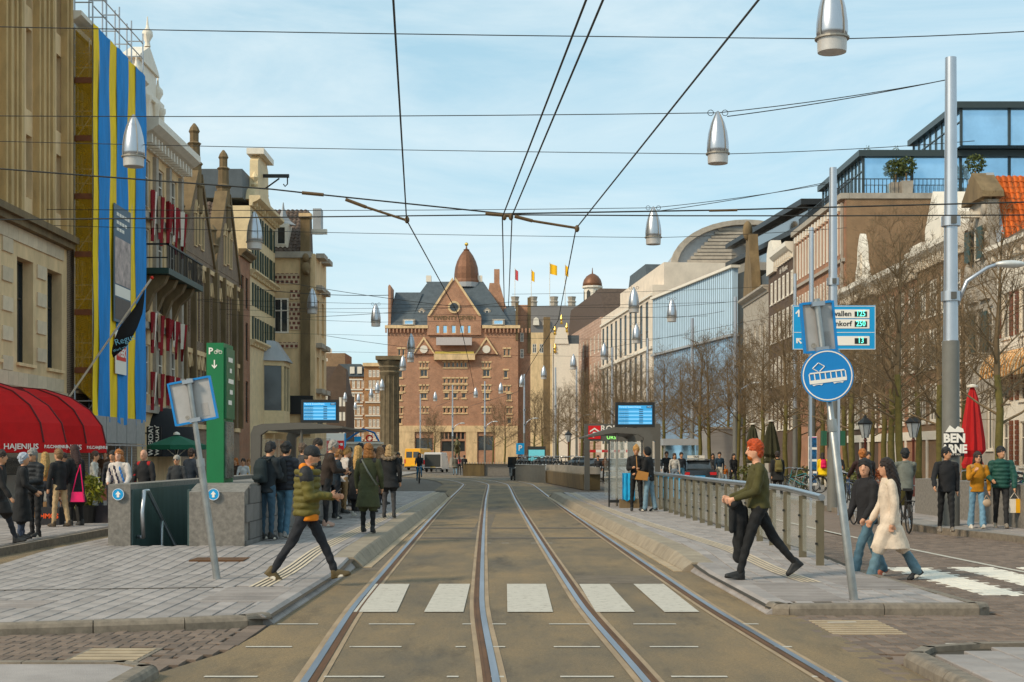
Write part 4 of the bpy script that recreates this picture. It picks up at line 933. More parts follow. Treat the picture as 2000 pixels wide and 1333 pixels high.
r2 = thing('vaulted_roof_hall', 'large grey barrel vaulted roof rising behind the glass front', 'building', (30.5, 186, 0)); nst = len(vault)
MB().prism([(x, 26.5+zz) for x, zz in vault], 'y', 0, 38).obj('vault', M_lead, r2, 'auto'); part(r2, 'hall_wall', mat('pale_limestone', (.68,.63,.57), .8, var=.12, scale=.8), (-11,10,-1,38,0,26.6))
MB().prism([(x*1.03, 26.5+zz*1.04) for x, zz in vault] + [(x*.94, 26.5+zz*.93) for x, zz in vault[::-1]], 'y', -.8, .5).obj('arch_rim', M_greyst, r2)
for i in range(10): part(r2, 'end_louvre', M_greyst, (-7.6+i*.45,7.6-i*.45,-.3,-.05,26.9+i*.46,27.25+i*.46))
r3 = thing('dark_roof_wedge', 'black glazed roof storey sloping up behind the old houses', 'building', (0,0,0))
for k, (z0, z1) in enumerate(((0,.5), (2.2,2.7))):
    MB().add([(25.2,124,21.4+z0),(36,124,21.4+z0),(36,172,24.5+z0),(25.8,172,24.5+z0),(25.2,124,21.4+z1),(36,124,21.4+z1),(36,172,24.5+z1),(25.8,172,24.5+z1)], [(3,2,1,0),(4,5,6,7),(0,1,5,4),(1,2,6,5),(2,3,7,6),(3,0,4,7)]).obj('roof_slab', M_iron, r3)
MB().add([(26,125,15),(36,125,15),(36,171,15),(26.4,171,15),(26,125,23.6),(36,125,23.6),(36,171,26.7),(26.4,171,26.7)], [(4,5,6,7),(0,1,5,4),(3,0,4,7)]).obj('glazing', M_glass, r3)
M_lime = MATS['pale_limestone']
r, w = house('slotted_block', 'pale limestone block with tall dark window slots', (14.3,228), (18,182.3))
hs = [(1.2+i*4.4, 3.2+i*4.4, z0, z1) for i in range(10) for z0, z1 in ((3.5,8.5), (9.2,15.2), (16,21.8))]
wall(r, w, 23.6, 16, hs, M_lime, .3); wins(r, hs, m=M_darkfr, nx=2, nz=3, fw=.14, y=.08, glass=M_glassb)
for z_ in (8.7, 15.4, 22.2): part(r, 'string_course', M_white, (0,w,-.25,0,z_,z_+.35))
part(r, 'upper_storey', M_lime, (10,w,1.5,16,23.6,26.5)); MB().prism([(-2,22.5),(20,22.5),(18,30),(4,30)], 'y', 4, 18).obj('mansard_roof', M_slate, r)
r, w = house('striped_brick_block', 'rosy banded brick block with paired windows beyond the pale one', (10.2,272), (14.3,228.4))
hs = grid([3+i*4.2 for i in range(10)], 1.6, ((4,7.5), (9,12.5), (14,17), (18.5,21.5)))
wall(r, w, 24, 16, hs, brickmat('banded_brick', (.42,.30,.25), (.36,.25,.21), (.5,.42,.36), 1.2, .5, .04)); wins(r, hs, fw=.2, y=.1)
MB().prism([(0,24),(w,24),(w-4,29),(4,29)], 'y', .5, 14).obj('roof', M_tile, r); part(r, 'chimney', M_stoned, (20,22,3,5,28,31))
# flags on the far roof
for i, (x, y, c_, lab) in enumerate(((1010,538,(.5,.1,.12),'small red and blue flag'), (1042,540,(.8,.5,.02),'narrow yellow flag hanging limp'), (1078,527,(.8,.5,.02),'large square yellow flag'), (1108,530,(.8,.5,.02),'drooping yellow flag'))):
    p = P(x, y, 385); t = thing('roof_flag', lab + ' on a distant white roof pole', 'flag', (p.x-.6, 385, 0), 0, 'flags on the distant palace roof')
    MB().tube([(0,0,PZ(600,385)),(0,0,p.z+2)], .09, 6).obj('pole', M_white, t)
    wd = 1.9 if i == 2 else .8; mb = MB()
    for s in range(6):
        a, b2 = .1+s*wd/6, .1+(s+1)*wd/6; mb.quad((a,.15*math.sin(s),p.z-1.2-.08*s), (b2,.15*math.sin(s+1),p.z-1.2-.08*s), (b2,.15*math.sin(s+1),p.z+1.6-.12*s), (a,.15*math.sin(s),p.z+1.6-.1*s))
    mb.obj('cloth', mat('flag_%d' % (i > 0), c_, .8), t)
# ================================================================ SCAFFOLD, AWNINGS, FLAG
M_galv = mat('galvanised', (.42,.43,.45), .4, metal=.8, var=.12)
M_pole = mat('pole_silver', (.50,.52,.56), .38, metal=.75, var=.06, scale=2)
M_poled = mat('pole_grey', (.155,.16,.155), .55, var=.12, scale=3)
M_blue = mat('sign_blue', (.010,.23,.60), .4, var=.03)
M_bluel = mat('sign_light_blue', (.02,.33,.70), .4, var=.03)
M_netb = mat('net_blue', (.012,.25,.66), .8, var=.22, scale=2.5, streak=(1,1,.25), bump=.5, bscale=9)
M_nety = mat('net_yellow', (.95,.62,.012), .8, var=.2, scale=2.5, streak=(1,1,.25), bump=.5, bscale=9)
M_netc = mat('net_yellow_clear', (.62,.38,.03), .8, var=.2, alpha=.45)
M_board = mat('scaffold_board', (.17,.065,.03), .8, var=.2)
M_black = mat('black_cloth', (.008,.008,.010), .85, var=.2, scale=4)
M_grey = mat('grey_metal', (.12,.12,.115), .45, metal=.3, var=.08)
M_signback = mat('sign_back_grey', (.42,.43,.45), .5, metal=.3, var=.1, scale=5)
M_ink = mat('ink_white', (.85,.85,.83), .6, var=0)
M_inkb = mat('ink_black', (.01,.01,.012), .6, var=0)
r = thing('scaffold', 'tall house scaffold wrapped in blue and yellow striped netting', 'scaffold', (0,0,0))
sx0, sx1 = -15.25, -14.62; sd = [49.6 + i*1.68 for i in range(5)]; lz = [2.55 + i*2.02 for i in range(8)]
for i, d in enumerate(sd):
    for x in (sx0, sx1): MB().tube([(x,d,.12),(x,d,17.9+(.5 if x == sx1 else .9))], .03, 6).obj('standard', M_galv, r)
    for z in (16.9+.6, 16.9+1.2): MB().tube([(sx0,d,z),(sx1,d,z)], .024, 6).obj('transom', M_galv, r)
for z in lz[:-1]:
    part(r, 'deck', M_board, (sx0,sx1,49.55,56.4,z,z+.06), (sx0+.02,sx1-.02,49.52,49.56,z,z+.2))
    for dz in (.55, 1.05): MB().tube([(sx0,49.6,z+dz),(sx1,49.6,z+dz)], .024, 6).obj('guard_rail', M_galv, r)
    MB().tube([(sx0,49.6,z+.06),(sx1,49.6,z+.95)], .02, 6).obj('brace', M_galv, r)
for z in (17.4, 18.0): MB().tube([(sx1,49.6,z),(sx1,56.3,z)], .024, 6).obj('guard_rail', M_galv, r)
edges = [49.62, 50.2, 51.35, 52.5, 53.75, 55.1, 56.42]
for i in range(6):
    a, b_ = edges[i], edges[i+1]; mb = MB(); nz = 26; nx = 5; bot = 3.05 + random.uniform(-.15,.1); vs = []
    for k in range(nz+1):
        z = lerp(bot, 16.75, k/nz)
        for j in range(nx+1):
            t = j/nx; x = sx1+.05 + .02*math.sin(t*9+z*1.3+i) + .025*math.sin(z*.9+i*2)*math.sin(t*math.pi) + (.02 if i % 2 else 0)
            vs.append((x, lerp(a-.12,b_+.12,t) + (.04*math.sin(z*1.1+i) if j in (0,nx) else 0), z + .1*math.sin(t*3+i)*(k == 0)))
    n1 = nx+1; mb.add(vs, [(k*n1+j, k*n1+j+1, (k+1)*n1+j+1, (k+1)*n1+j) for k in range(nz) for j in range(nx)])
    mb.obj('net_sheet', M_netb if i % 2 else M_nety, r, True)
MB().quad((sx0,49.54,4.2), (sx1,49.54,3.6), (sx1,49.54,16.6), (sx0,49.54,16.6)).obj('end_net', M_netc, r)
for i in range(5): part(r, 'hoarding_panel', mat('zinc_sheet', (.34,.37,.40), .5, metal=.4, var=.15), (sx1+.03,sx1+.08,49.7+i*1.34,50.98+i*1.34,2.15,3.1))
part(r, 'hoarding_rail', M_galv, (sx1+.02,sx1+.1,49.6,56.4,2.05,2.12))
t = thing('scaffold_poster', 'tall slate blue poster with picture hung on the striped netting', 'poster', (sx1+.14,51.75,0), R(90))
part(t, 'sheet', mat('poster_slate', (.10,.155,.22), .6, var=.05), (0,2.25,-.01,.02,6.6,10.9)); part(t, 'picture', mat('poster_picture', (.42,.36,.36), .6, var=.6, scale=2.2), (.1,2.15,-.02,-.012,8.0,9.7)); part(t, 'caption_band', M_ink, (.1,2.15,-.02,-.012,7.55,7.95)); part(t, 'lower_band', mat('poster_brown', (.10,.085,.08), .6, var=.2), (.1,2.15,-.02,-.012,6.7,7.5))
for k, zz in enumerate((10.5, 10.2, 9.95)): stuff(part(t, 'print_lines', M_ink, *[(.3+j*.36,.58+j*.36,-.02,-.014,zz,zz+.12) for j in range(5-k)]))
t = thing('sale_poster', 'small white and red poster hanging under the slate poster', 'poster', (sx1+.15,51.9,0), R(90))
part(t, 'sheet', M_ink, (0,1.45,-.01,.02,4.7,6.3)); part(t, 'red_band', mat('poster_red', (.62,.05,.03), .6), (.1,1.35,-.02,-.012,5.2,5.75)); text('WEEK', .42, M_ink, t, (.72,-.024,5.48), bold=.015)
# red dome awnings
M_aw = mat('awning_red', (.50,.020,.012), .85, var=.12, scale=3, bump=.12, bscale=200)
def awning(dc, label):
    t = thing('dome_awning', label, 'awning', (LX, dc, 0), R(90), 'red dome awnings on the stone building')
    a, pj, z0, zt = 1.36, 2.95, 1.78, 3.8; nf = 6; nl = 5; rim = []; P_ = []
    for i in range(nf+1):
        th = math.pi*i/nf; row = []
        for k in range(nl+1):
            u = k/nl; rr = math.cos(u*math.pi/2)**.85; row.append((-a*math.cos(th)*rr*(1 if 0 < i < nf else 1), -pj*math.sin(th)*rr, z0+.28+(zt-z0-.28)*math.sin(u*math.pi/2)))
        P_.append(row); rim.append(row[0])
    for i in range(nf):
        mb = MB()
        for k in range(nl): mb.quad(P_[i][k], P_[i+1][k], P_[i+1][k+1], P_[i][k+1])
        q, s = rim[i], rim[i+1]; mb.quad((q[0]*1.01,q[1]*1.01,z0), (s[0]*1.01,s[1]*1.01,z0), s, q); mb.obj('awning_panel', M_aw, t)
        m_ = [(q[j]+s[j])/2 for j in range(3)]; nrm = Vector((m_[0]/a/a, m_[1]/pj/pj, 0)).normalized(); an = math.atan2(nrm.y, nrm.x)+R(90)
        wd = math.hypot(s[0]-q[0], s[1]-q[1])
        ang = math.atan2(s[1]-q[1], s[0]-q[0])
        if i in (1, 2):
            cx_ = Vector((m_[0], m_[1], z0+.24)); off = Vector((math.sin(ang), -math.cos(ang), 0))
            tt = 'HAJENIUS' if i % 2 == 0 else 'P.G.C.HAJENIUS'
            tt = 'HAJENIUS' if i == 1 else 'P.G.C.HAJENIUS'
            text(tt, .21 if i == 1 else .12, M_ink, t, cx_ + off*.05 + Vector((0,0,-.08)), (R(90),0,ang), bold=.004)
    for i in range(nf+1): MB().tube([p for p in P_[i]], .03, 5).obj('rib', mat('awning_rib', (.10,.005,.004), .7), t)
    return t
awning(39.7, 'nearer red dome awning with white HAJENIUS lettering at left edge'); awning(43.6, 'farther red dome awning with white HAJENIUS lettering beside the scaffold')
# black flag on a slanting white pole
r = thing('shop_flag', 'black drooping flag with pale blue lettering on slanted white pole', 'flag', (0,0,0))
A, Bp = Vector((-15.3,48.9,3.6)), Vector((-12.05,47.6,7.65)); T_ = Bp-A
MB().tube([A, Bp], .035, 8).obj('flagpole', M_white, r); MB().ell(Bp, (.06,.06,.06)).obj('pole_tip', mat('flag_red', (.6,.05,.02), .6), r)
px = [((283,562),(277,580)), ((281,590),(262,602)), ((278,612),(247,622)), ((268,640),(232,642)), ((258,660),(224,662)), ((246,678),(219,680)), ((221,699),(218,690))]
vs = []
for k, ((x1, y1), (x0, y0)) in enumerate(px):
    dd = 47.7 + .12*math.sin(k*1.3); vs += [P(x0,y0,dd+.15), P((x0+x1)/2,(y0+y1)/2,dd-.1), P(x1,y1,dd+.05)]
fs = [(k*3+j, k*3+j+1, k*3+j+4, k*3+j+3) for k in range(6) for j in range(2)]
fl = MB().add(vs, fs).add([v+Vector((0,.02,0)) for v in vs], [f[::-1] for f in fs]).obj('cloth', M_black, r, True)
text('Regus', .30, mat('ink_blue', (.25,.55,.75), .6, var=0), r, P(244,664,47.4), (R(90),R(-18),0)); text('Work your', .12, MATS['ink_blue'], r, P(236,681,47.4), (R(90),R(-20),0))
# ================================================================ STATION STAIR ENTRANCE
M_gran = mat('parapet_granite', (.185,.180,.172), .75, var=.35, scale=14, bump=.15, bscale=120)
M_granp = mat('parapet_panel', (.165,.165,.168), .7, var=.2, scale=3, bump=.15, island=.1)
M_slab_d = mat('stair_slate', (.055,.095,.10), .45, var=.35, scale=3, streak=(1,1,.15))
r = thing('stair_entrance', 'grey granite stair entrance going underground on the left plaza', 'stair entrance', (0,0,0))
z0 = ph(24); top = z0+1.02
part(r, 'parapet', M_gran, (-6.73,-6.36,23.7,37.9,-.05,top)); part(r, 'inner_cladding', M_slab_d, (-6.358,-6.33,23.75,37.9,-3,top-.09))
MB().prism([(23.7,-.05),(37.9,-.05),(37.9,top),(24.3,top),(23.7,top-.13)], 'x', -5.38, -4.46).obj('parapet', M_gran, r)
part(r, 'inner_cladding', M_slab_d, (-5.42,-5.385,23.75,37.9,-3,top-.09)); part(r, 'end_wall', M_slab_d, (-6.33,-5.42,37.5,37.9,-4,top)); part(r, 'end_parapet', M_gran, (-6.73,-4.46,37.92,38.3,-.05,top))
pn = MB().box(0,.03,.004,.596,.004,.292).mesh('granite_panel', M_granp)
for i in range(23):
    for j in range(4):
        if j*.3 < .95: put('granite_panel', pn, r, (-4.459, 23.75+i*.6+(.3 if j % 2 else 0), z0+j*.3-.22))
for i in range(14): part(r, 'step', M_gran, (-6.33,-5.42,24.02+i*.30,24.34+i*.30,-3.2,z0-.165*(i+1)))
hr = MB().tube([(-6.18,23.85,z0+.12),(-6.18,23.78,z0+.55),(-6.18,23.9,z0+.9),(-6.18,24.15,z0+.9),(-6.18,28.6,z0-1.5)], .036, 10).tube([(-6.18,23.86,z0+.13),(-6.3,23.95,z0+.13)], .034, 8).obj('handrail', mat('brushed_steel', (.5,.5,.52), .35, metal=.8), r, True)
for d, zz in ((25.1,z0+.4), (26.3,z0-.26), (27.6,z0-.95)): MB().tube([(-6.18,d,zz-.05),(-6.18,d,zz-1.2)], .03, 8).obj('rail_post', MATS['brushed_steel'], hr, True)
def roundel(parent, c, rad, arrow='up', m=None, name='sign_disc'):
    o = MB().lathe([(rad,0),(rad,.012)], 28).xf(Matrix.Translation(c) @ Matrix.Rotation(R(90),4,'X')).obj(name, m or M_bluel, parent)
    rg = MB()
    for i in range(28):
        a, b_ = 2*math.pi*i/28, 2*math.pi*(i+1)/28; q = [(c[0]+math.cos(t)*rr, c[1]-.016, c[2]+math.sin(t)*rr) for t, rr in ((a,rad*.9),(a,rad*.97),(b_,rad*.97),(b_,rad*.9))]; rg.add(q, [(0,1,2,3)])
    rg.f = [f[::-1] for f in rg.f]; rg.obj('rim', M_ink, o)
    if arrow == 'up': MB().prism([(c[0]-.2*rad,c[2]-.5*rad),(c[0]+.2*rad,c[2]-.5*rad),(c[0]+.2*rad,c[2]),(c[0]+.45*rad,c[2]),(c[0],c[2]+.55*rad),(c[0]-.45*rad,c[2]),(c[0]-.2*rad,c[2])][::1], 'y', c[1]-.018, c[1]-.012).obj('arrow', M_ink, o)
    return o
for x, lab in ((231,'round blue sign with white arrow on the left parapet end'), (417,'round blue sign with white arrow on the right parapet end')):
    t = thing('arrow_sign', lab, 'sign', (0,0,0), 0, 'blue arrow signs on the stair parapets'); roundel(t, (PX(x,23.66), 23.66, PZ(966,23.66)), .10)
# green parking tower
r = thing('bicycle_parking_tower', 'tall green bicycle parking sign tower standing on stair parapet', 'sign tower', (-5.37,25.0,0))
M_grn = mat('tower_green', (.006,.155,.055), .45, var=.1, scale=3)
part(r, 'column', M_grn, (0,.3,0,.85,top-.02,3.68)); part(r, 'display_case', mat('tower_green_dark', (.005,.12,.045), .35), (.302,.34,.06,.8,2.35,3.6)); part(r, 'poster_case', mat('case_glass', (.14,.16,.15), .2, var=.6, scale=4), (.302,.335,.1,.76,1.3,2.3))
text('P', .16, M_ink, r, (.075,-.006,3.53), bold=.004)
bk = MB()
for cx_ in (.165,.245):
    for i in range(14):
        a, b_ = 2*math.pi*i/14, 2*math.pi*(i+1)/14; bk.add([(cx_+math.cos(t)*q, -.004, 3.515+math.sin(t)*q) for t, q in ((a,.024),(a,.031),(b_,.031),(b_,.024))][::-1], [(0,1,2,3)])
for p, q in (((.165,3.515),(.195,3.555)), ((.195,3.555),(.225,3.55)), ((.225,3.55),(.245,3.515)), ((.195,3.515),(.225,3.55)), ((.165,3.515),(.195,3.515)), ((.185,3.575),(.195,3.515))): bk.tube([(p[0],-.005,p[1]),(q[0],-.005,q[1])], .004, 4)
bk.obj('bicycle_symbol', M_ink, r)
MB().prism([(.13,3.38),(.15,3.38),(.15,3.27),(.185,3.30),(.185,3.275),(.14,3.225),(.095,3.275),(.095,3.30),(.13,3.27)], 'y', -.008, -.002).obj('arrow', M_ink, r)
for i in range(5): part(r, 'side_print', M_ink, (.345,.348,.2+(i%2)*.12,.5+(i%3)*.08,2.6+i*.19,2.68+i*.19))
# ================================================================ SIGNS ON LEANING POLES
def leaning(name, label, foot, lean_x, h, w_, h_, zc, ny=0., cat='sign', rot=0.):
    t = thing(name, label, cat, foot); M_ = Matrix.Rotation(math.atan2(lean_x, h), 4, 'Y')
    MB().tube([(0,0,-.05),(0,0,h*.58),(0,0,h*.585),(0,0,h)], [.048,.048,.036,.036], 12).xf(M_).obj('pole', mat('pole_zinc', (.36,.35,.33), .4, metal=.8, var=.2, scale=6), t, 'auto')
    MB().tube([(0,0,h*.56),(0,0,h*.6)], [.056,.056], 12).xf(M_).obj('collar', MATS['pole_zinc'], t)
    R2 = M_ @ Matrix.Translation((0,.06,zc)) @ Matrix.Rotation(rot,4,'Y')
    MB().prism([(-w_/2+.02,-h_/2),(w_/2-.02,-h_/2),(w_/2,-h_/2+.02),(w_/2,h_/2-.02),(w_/2-.02,h_/2),(-w_/2+.02,h_/2),(-w_/2,h_/2-.02),(-w_/2,-h_/2+.02)], 'y', 0, .02).xf(R2).obj('sign_plate', M_signback, t)
    e = .022; fr = MB()
    for q in ((-w_/2-.005,-w_/2+e,-h_/2,h_/2), (w_/2-e,w_/2+.005,-h_/2,h_/2), (-w_/2+e,w_/2-e,-h_/2-.005,-h_/2+e), (-w_/2+e,w_/2-e,h_/2-e,h_/2+.005)): fr.box(q[0],q[1],-.025,.03,q[2],q[3])
    fr.xf(R2).obj('blue_rim', M_blue, t)
    for s in (-1, 1): MB().box(-.07,.07,-.11,-.003,s*h_*.45-.025,s*h_*.45+.025).xf(R2).obj('clamp', M_galv, t)
    st = MB()
    for i in range(10): a, b_ = 2*math.pi*i/10, 2*math.pi*(i+1)/10; st.add([(-w_*.2,-.004,-h_*.36),(-w_*.2+.03*math.cos(a),-.004,-h_*.36+.03*math.sin(a)),(-w_*.2+.03*math.cos(b_),-.004,-h_*.36+.03*math.sin(b_))], [(0,1,2)])
    st.xf(R2).obj('sticker', mat('sticker', (.28,.28,.27), .7, var=.5, scale=60), t)
    MB().quad((w_*.16,-.004,-h_*.4),(w_*.33,-.004,-h_*.4),(w_*.33,-.004,-h_*.1),(w_*.16,-.004,-h_*.1)).xf(R2).obj('sticker', mat('sticker_b', (.36,.36,.37), .7, var=.25, scale=90), t)
    return t, M_
d = 18.4; f = P(424, 1130, d); f.z = .10
t, _ = leaning('leaning_signpost', 'leaning signpost showing grey back of a square sign, left', f, -.37, 2.62, .56, .56, 2.33, rot=R(-3))
d = 15.75; f = P(1668, 1170, d); f.z = .10
t, M_ = leaning('tram_signpost', 'leaning steel post with round blue tram sign and grey sign back', f, -.42, 3.36, .37, .56, 3.05, rot=R(2))
C_ = M_ @ Vector((0,-.06,2.50))
disc = MB().lathe([(.29,0),(.29,.014)], 40).xf(Matrix.Translation(C_) @ Matrix.Rotation(R(90),4,'X')).obj('tram_sign', M_blue, t)
rg = MB()
for i in range(40):
    a, b_ = 2*math.pi*i/40, 2*math.pi*(i+1)/40; rg.add([(math.cos(q)*rr, -.018, math.sin(q)*rr) for q, rr in ((a,.262),(b_,.262),(b_,.275),(a,.275))], [(0,1,2,3)])
rg.f = [f_[::-1] for f_ in rg.f]
rg.xf(Matrix.Translation(C_)).obj('rim', M_ink, disc)
tm = MB(); y0, y1 = -.020, -.016
tm.prism([(-.205,-.075),(.205,-.075),(.21,-.035),(-.208,-.035)], 'y', y0, y1); tm.prism([(-.2,.035),(.195,.035),(.19,.05),(-.19,.05)], 'y', y0, y1)
for x in (-.205,-.148,-.088,-.028,.032,.092,.150,.195): tm.prism([(x,-.036),(x+.012,-.036),(x+.010,.036),(x-.001,.036)], 'y', y0, y1)
for x in (-.12, .11):
    tm.prism([(x-.06,-.082),(x+.06,-.082),(x+.045,-.098),(x+.02,-.09),(x-.02,-.09),(x-.045,-.098)], 'y', y0, y1)
for p, q in (((-.10,.055),(-.155,.095)), ((-.155,.095),(-.085,.15)), ((-.085,.15),(-.02,.105)), ((-.02,.105),(-.08,.055))):
    tm.tube([(p[0],-.018,p[1]),(q[0],-.018,q[1])], .005, 4)
tm.xf(Matrix.Translation(C_) @ Matrix.Rotation(R(-7),4,'Y')).obj('tram_symbol', M_ink, disc)
# parking guidance board
d = 38; r = thing('parking_board', 'blue parking guidance board with green digits behind tram sign', 'sign', (0,0,0))
X = lambda x: PX(x,d); Z = lambda y: PZ(y,d)
part(r, 'board', M_bluel, (X(1549),X(1710),d,d+.08,Z(683),Z(597)))
e = .02
part(r, 'white_border', M_ink, (X(1550),X(1709),d-.006,d-.001,Z(599),Z(598)), (X(1550),X(1709),d-.006,d-.001,Z(683),Z(682)), (X(1549),X(1550),d-.006,d-.001,Z(682),Z(599)), (X(1708.7),X(1709.7),d-.006,d-.001,Z(682),Z(599)), (X(1551),X(1708),d-.005,d-.001,Z(650.2),Z(649.2)))
for (ya, yb, s, n) in ((605,622,'wallen','125'), (624,642,'nkorf','250'), (657,675,'','13')):
    p_ = part(r, 'name_panel', M_ink, (X(1590),X(1698),d-.012,d-.001,Z(yb),Z(ya)))
    part(r, 'display', M_iron, (X(1669),X(1693),d-.02,d-.0125,Z(yb-3),Z(ya+4)))
    text(n, .21, mat('led_green', (.12,.75,.55), .5, var=0, emit=.8), r, (X(1681),d-.024,Z((ya+yb)/2)), sx=.8, bold=.003)
    if s: text(s, .20, M_inkb, r, (X(1663),d-.016,Z((ya+yb)/2)), align='RIGHT', bold=.003)
for y, rr in ((612,0), (666,R(-45))): MB().prism([(-.02,-.1),(.02,-.1),(.02,.02),(.07,-.03),(.09,0),(0,.1),(-.09,0),(-.07,-.03),(-.02,.02)], 'y', -.01, -.002).xf(Matrix.Translation((X(1560),d,Z(y))) @ Matrix.Rotation(rr,4,'Y')).obj('arrow', M_ink, r)
for x in (1585, 1640): part(r, 'support', M_pole, (X(x)-.03,X(x)+.03,d+.085,d+.14,0.1,Z(600)))
# ================================================================ LAMPS, POLES, WIRES
M_lamp = mat('lamp_aluminium', (.50,.51,.54), .32, metal=.85, var=.05, scale=3, spec=.6)
M_lampd = mat('lamp_rib', (.34,.30,.25), .5, metal=.6, var=.05)
M_wire = mat('wire', (.02,.02,.018), .6, var=0)
lp = [MB().lathe([(.235,0),(.24,.04),(.245,.22),(.25,.24)], 20).mesh('lamp_bowl', mat('lamp_bowl', (.55,.56,.58), .4, metal=.3, var=0), 'auto'),
      MB().lathe([(.25,.24),(.262,.34),(.255,.5),(.225,.72),(.165,.95),(.085,1.13),(.022,1.24)], 20).mesh('lamp_shade', M_lamp, True),
      MB().lathe([(.285,.215),(.285,.245)], 20).mesh('lamp_band', M_lampd)]
rb = MB()
for k in range(4):
    a = k*math.pi/2+.6; rb.tube([(math.cos(a)*q, math.sin(a)*q, z_) for q, z_ in ((.27,.25),(.272,.36),(.263,.52),(.232,.73),(.172,.95),(.092,1.13),(.03,1.22))], .011, 5)
lp.append(rb.mesh('lamp_ribs', M_lampd))
LAMPS = [(1625,103),(1402,320),(1276,478),(261,326),(497,487),(610,613),(734,638),(1238,611),(1243,671),(1312,629),(1180,703),(1120,722),(1062,741),(1019,756),(978,769),(929,777),(850,784),(803,688),(802,708),(787,724),(737,768),(746,763),(725,778),(700,787),(674,785),(694,801)]
LZ = 8.6
PLACES = ['topmost, cut by the upper picture edge', 'in front of sky right of the paired wires', 'below the right wire splice, above vaulted roof', 'in front of the blue and yellow netting', 'in front of cream gable house', 'beside the brown corner building', 'in open sky left of hotel roof', 'upper one before the pale slotted block', 'lower one before the pale slotted block', 'in front of ribbed glass building', 'before the rosy banded brick block', 'on a pole row right of gilded house', 'left of the gilded gable house trees', 'right of the hotel entrance pole', 'before the right corner of hotel', 'before hotel front, right of middle', 'before hotel front, left of middle', 'upper of two over hotel left corner', 'lower of two over hotel left corner', 'just right of old column capital', 'touching the old column, lower', 'touching the old column, upper', 'left of old column, middle of cluster', 'over the orange brick house facade', 'leftmost over the orange brick house', 'lowest over the orange brick house']
def sag(a, b, s, n=14): return [Vector(a).lerp(Vector(b), i/n) - Vector((0,0,s*4*(i/n)*(1-i/n))) for i in range(n+1)]
def wire(name, label, pts, rad=.011, group=None): return tag(MB().tube(pts, rad, 5).obj(name, M_wire), label, 'wire', group)
for i, (x, yb) in enumerate(LAMPS):
    d = (LZ-CH)*FP/(HY-yb)
    if i in (0, 3, 4): d = {0: 23.6, 3: 33.9, 4: 47.0}[i]
    t = thing('hanging_lamp', 'silver bullet shaped street lamp ' + PLACES[i], 'lamp', (PX(x,d), d, PZ(yb,d)), 0, 'silver lamps hung across the street')
    for me in lp: put(me.name.split('.')[0], me, t)
    if i < 11 and i not in (3, 4):
        X_ = PX(x,d); z_ = PZ(yb,d)
        xl, xr = (LX, 11) if X_ > 0 else (LX, 10.5); zz = z_+.23
        wire('span_wire', 'band wire holding lamp ' + PLACES[i], sag((xl,d+.3,zz+.45),(X_-.28,d,zz),.05,8) + sag((X_+.28,d,zz),(xr,d+.2,zz+.35),.04,8), .009, 'span wires of the lamps')
        if i in (1,2): wire('span_wire', 'upper span wire above lamp ' + PLACES[i], sag((xl,d,z_+1.15),(X_,d,z_+1.2),.06,8) + sag((X_,d,z_+1.2),(10.4,d,z_+2.0),.06,8)[1:], .011, 'span wires of the lamps')
        for s in (-1, 1): MB().tube([(s*.17+.07*math.cos(q*.7), 0, 1.2+.07*math.sin(q*.7)) for q in range(10)], .008, 4).obj('cable_loop', M_wire, t)
POLES = [(1857,1026,113,.19),(1627,991,328,.17),(1585,959,445,.15),(1553,945,445+90,.13),(1436,None,580,.15),(1352,None,622,.14),(1265,None,661,.14),(1196,None,679,.14),(1126,None,716,.13),(1085,None,718,.13),(1024,None,731,.13),(821,None,770,.13),(884,None,752,.13),(947,None,745,.13)]
PLAB = ['largest grey and silver tram pole with torn poster, right', 'silver tram pole rising behind the leaning tram sign', 'silver pole wrapped with blue posters behind the railing', 'thin silver pole left of the poster pole', 'tall pole in front of the glass building edge', 'pole among bare trees before ribbed glass front', 'pole right of the right hand departure screen', 'pole left of the right hand departure screen', 'slim pole with lamp arm left of parking portal', 'slim pole among trees beside blue parking sign', 'slim pole left of parking sign, before hotel wing', 'slim pole before left part of hotel', 'slim pole before the hotel middle', 'slim pole before the right part of hotel']
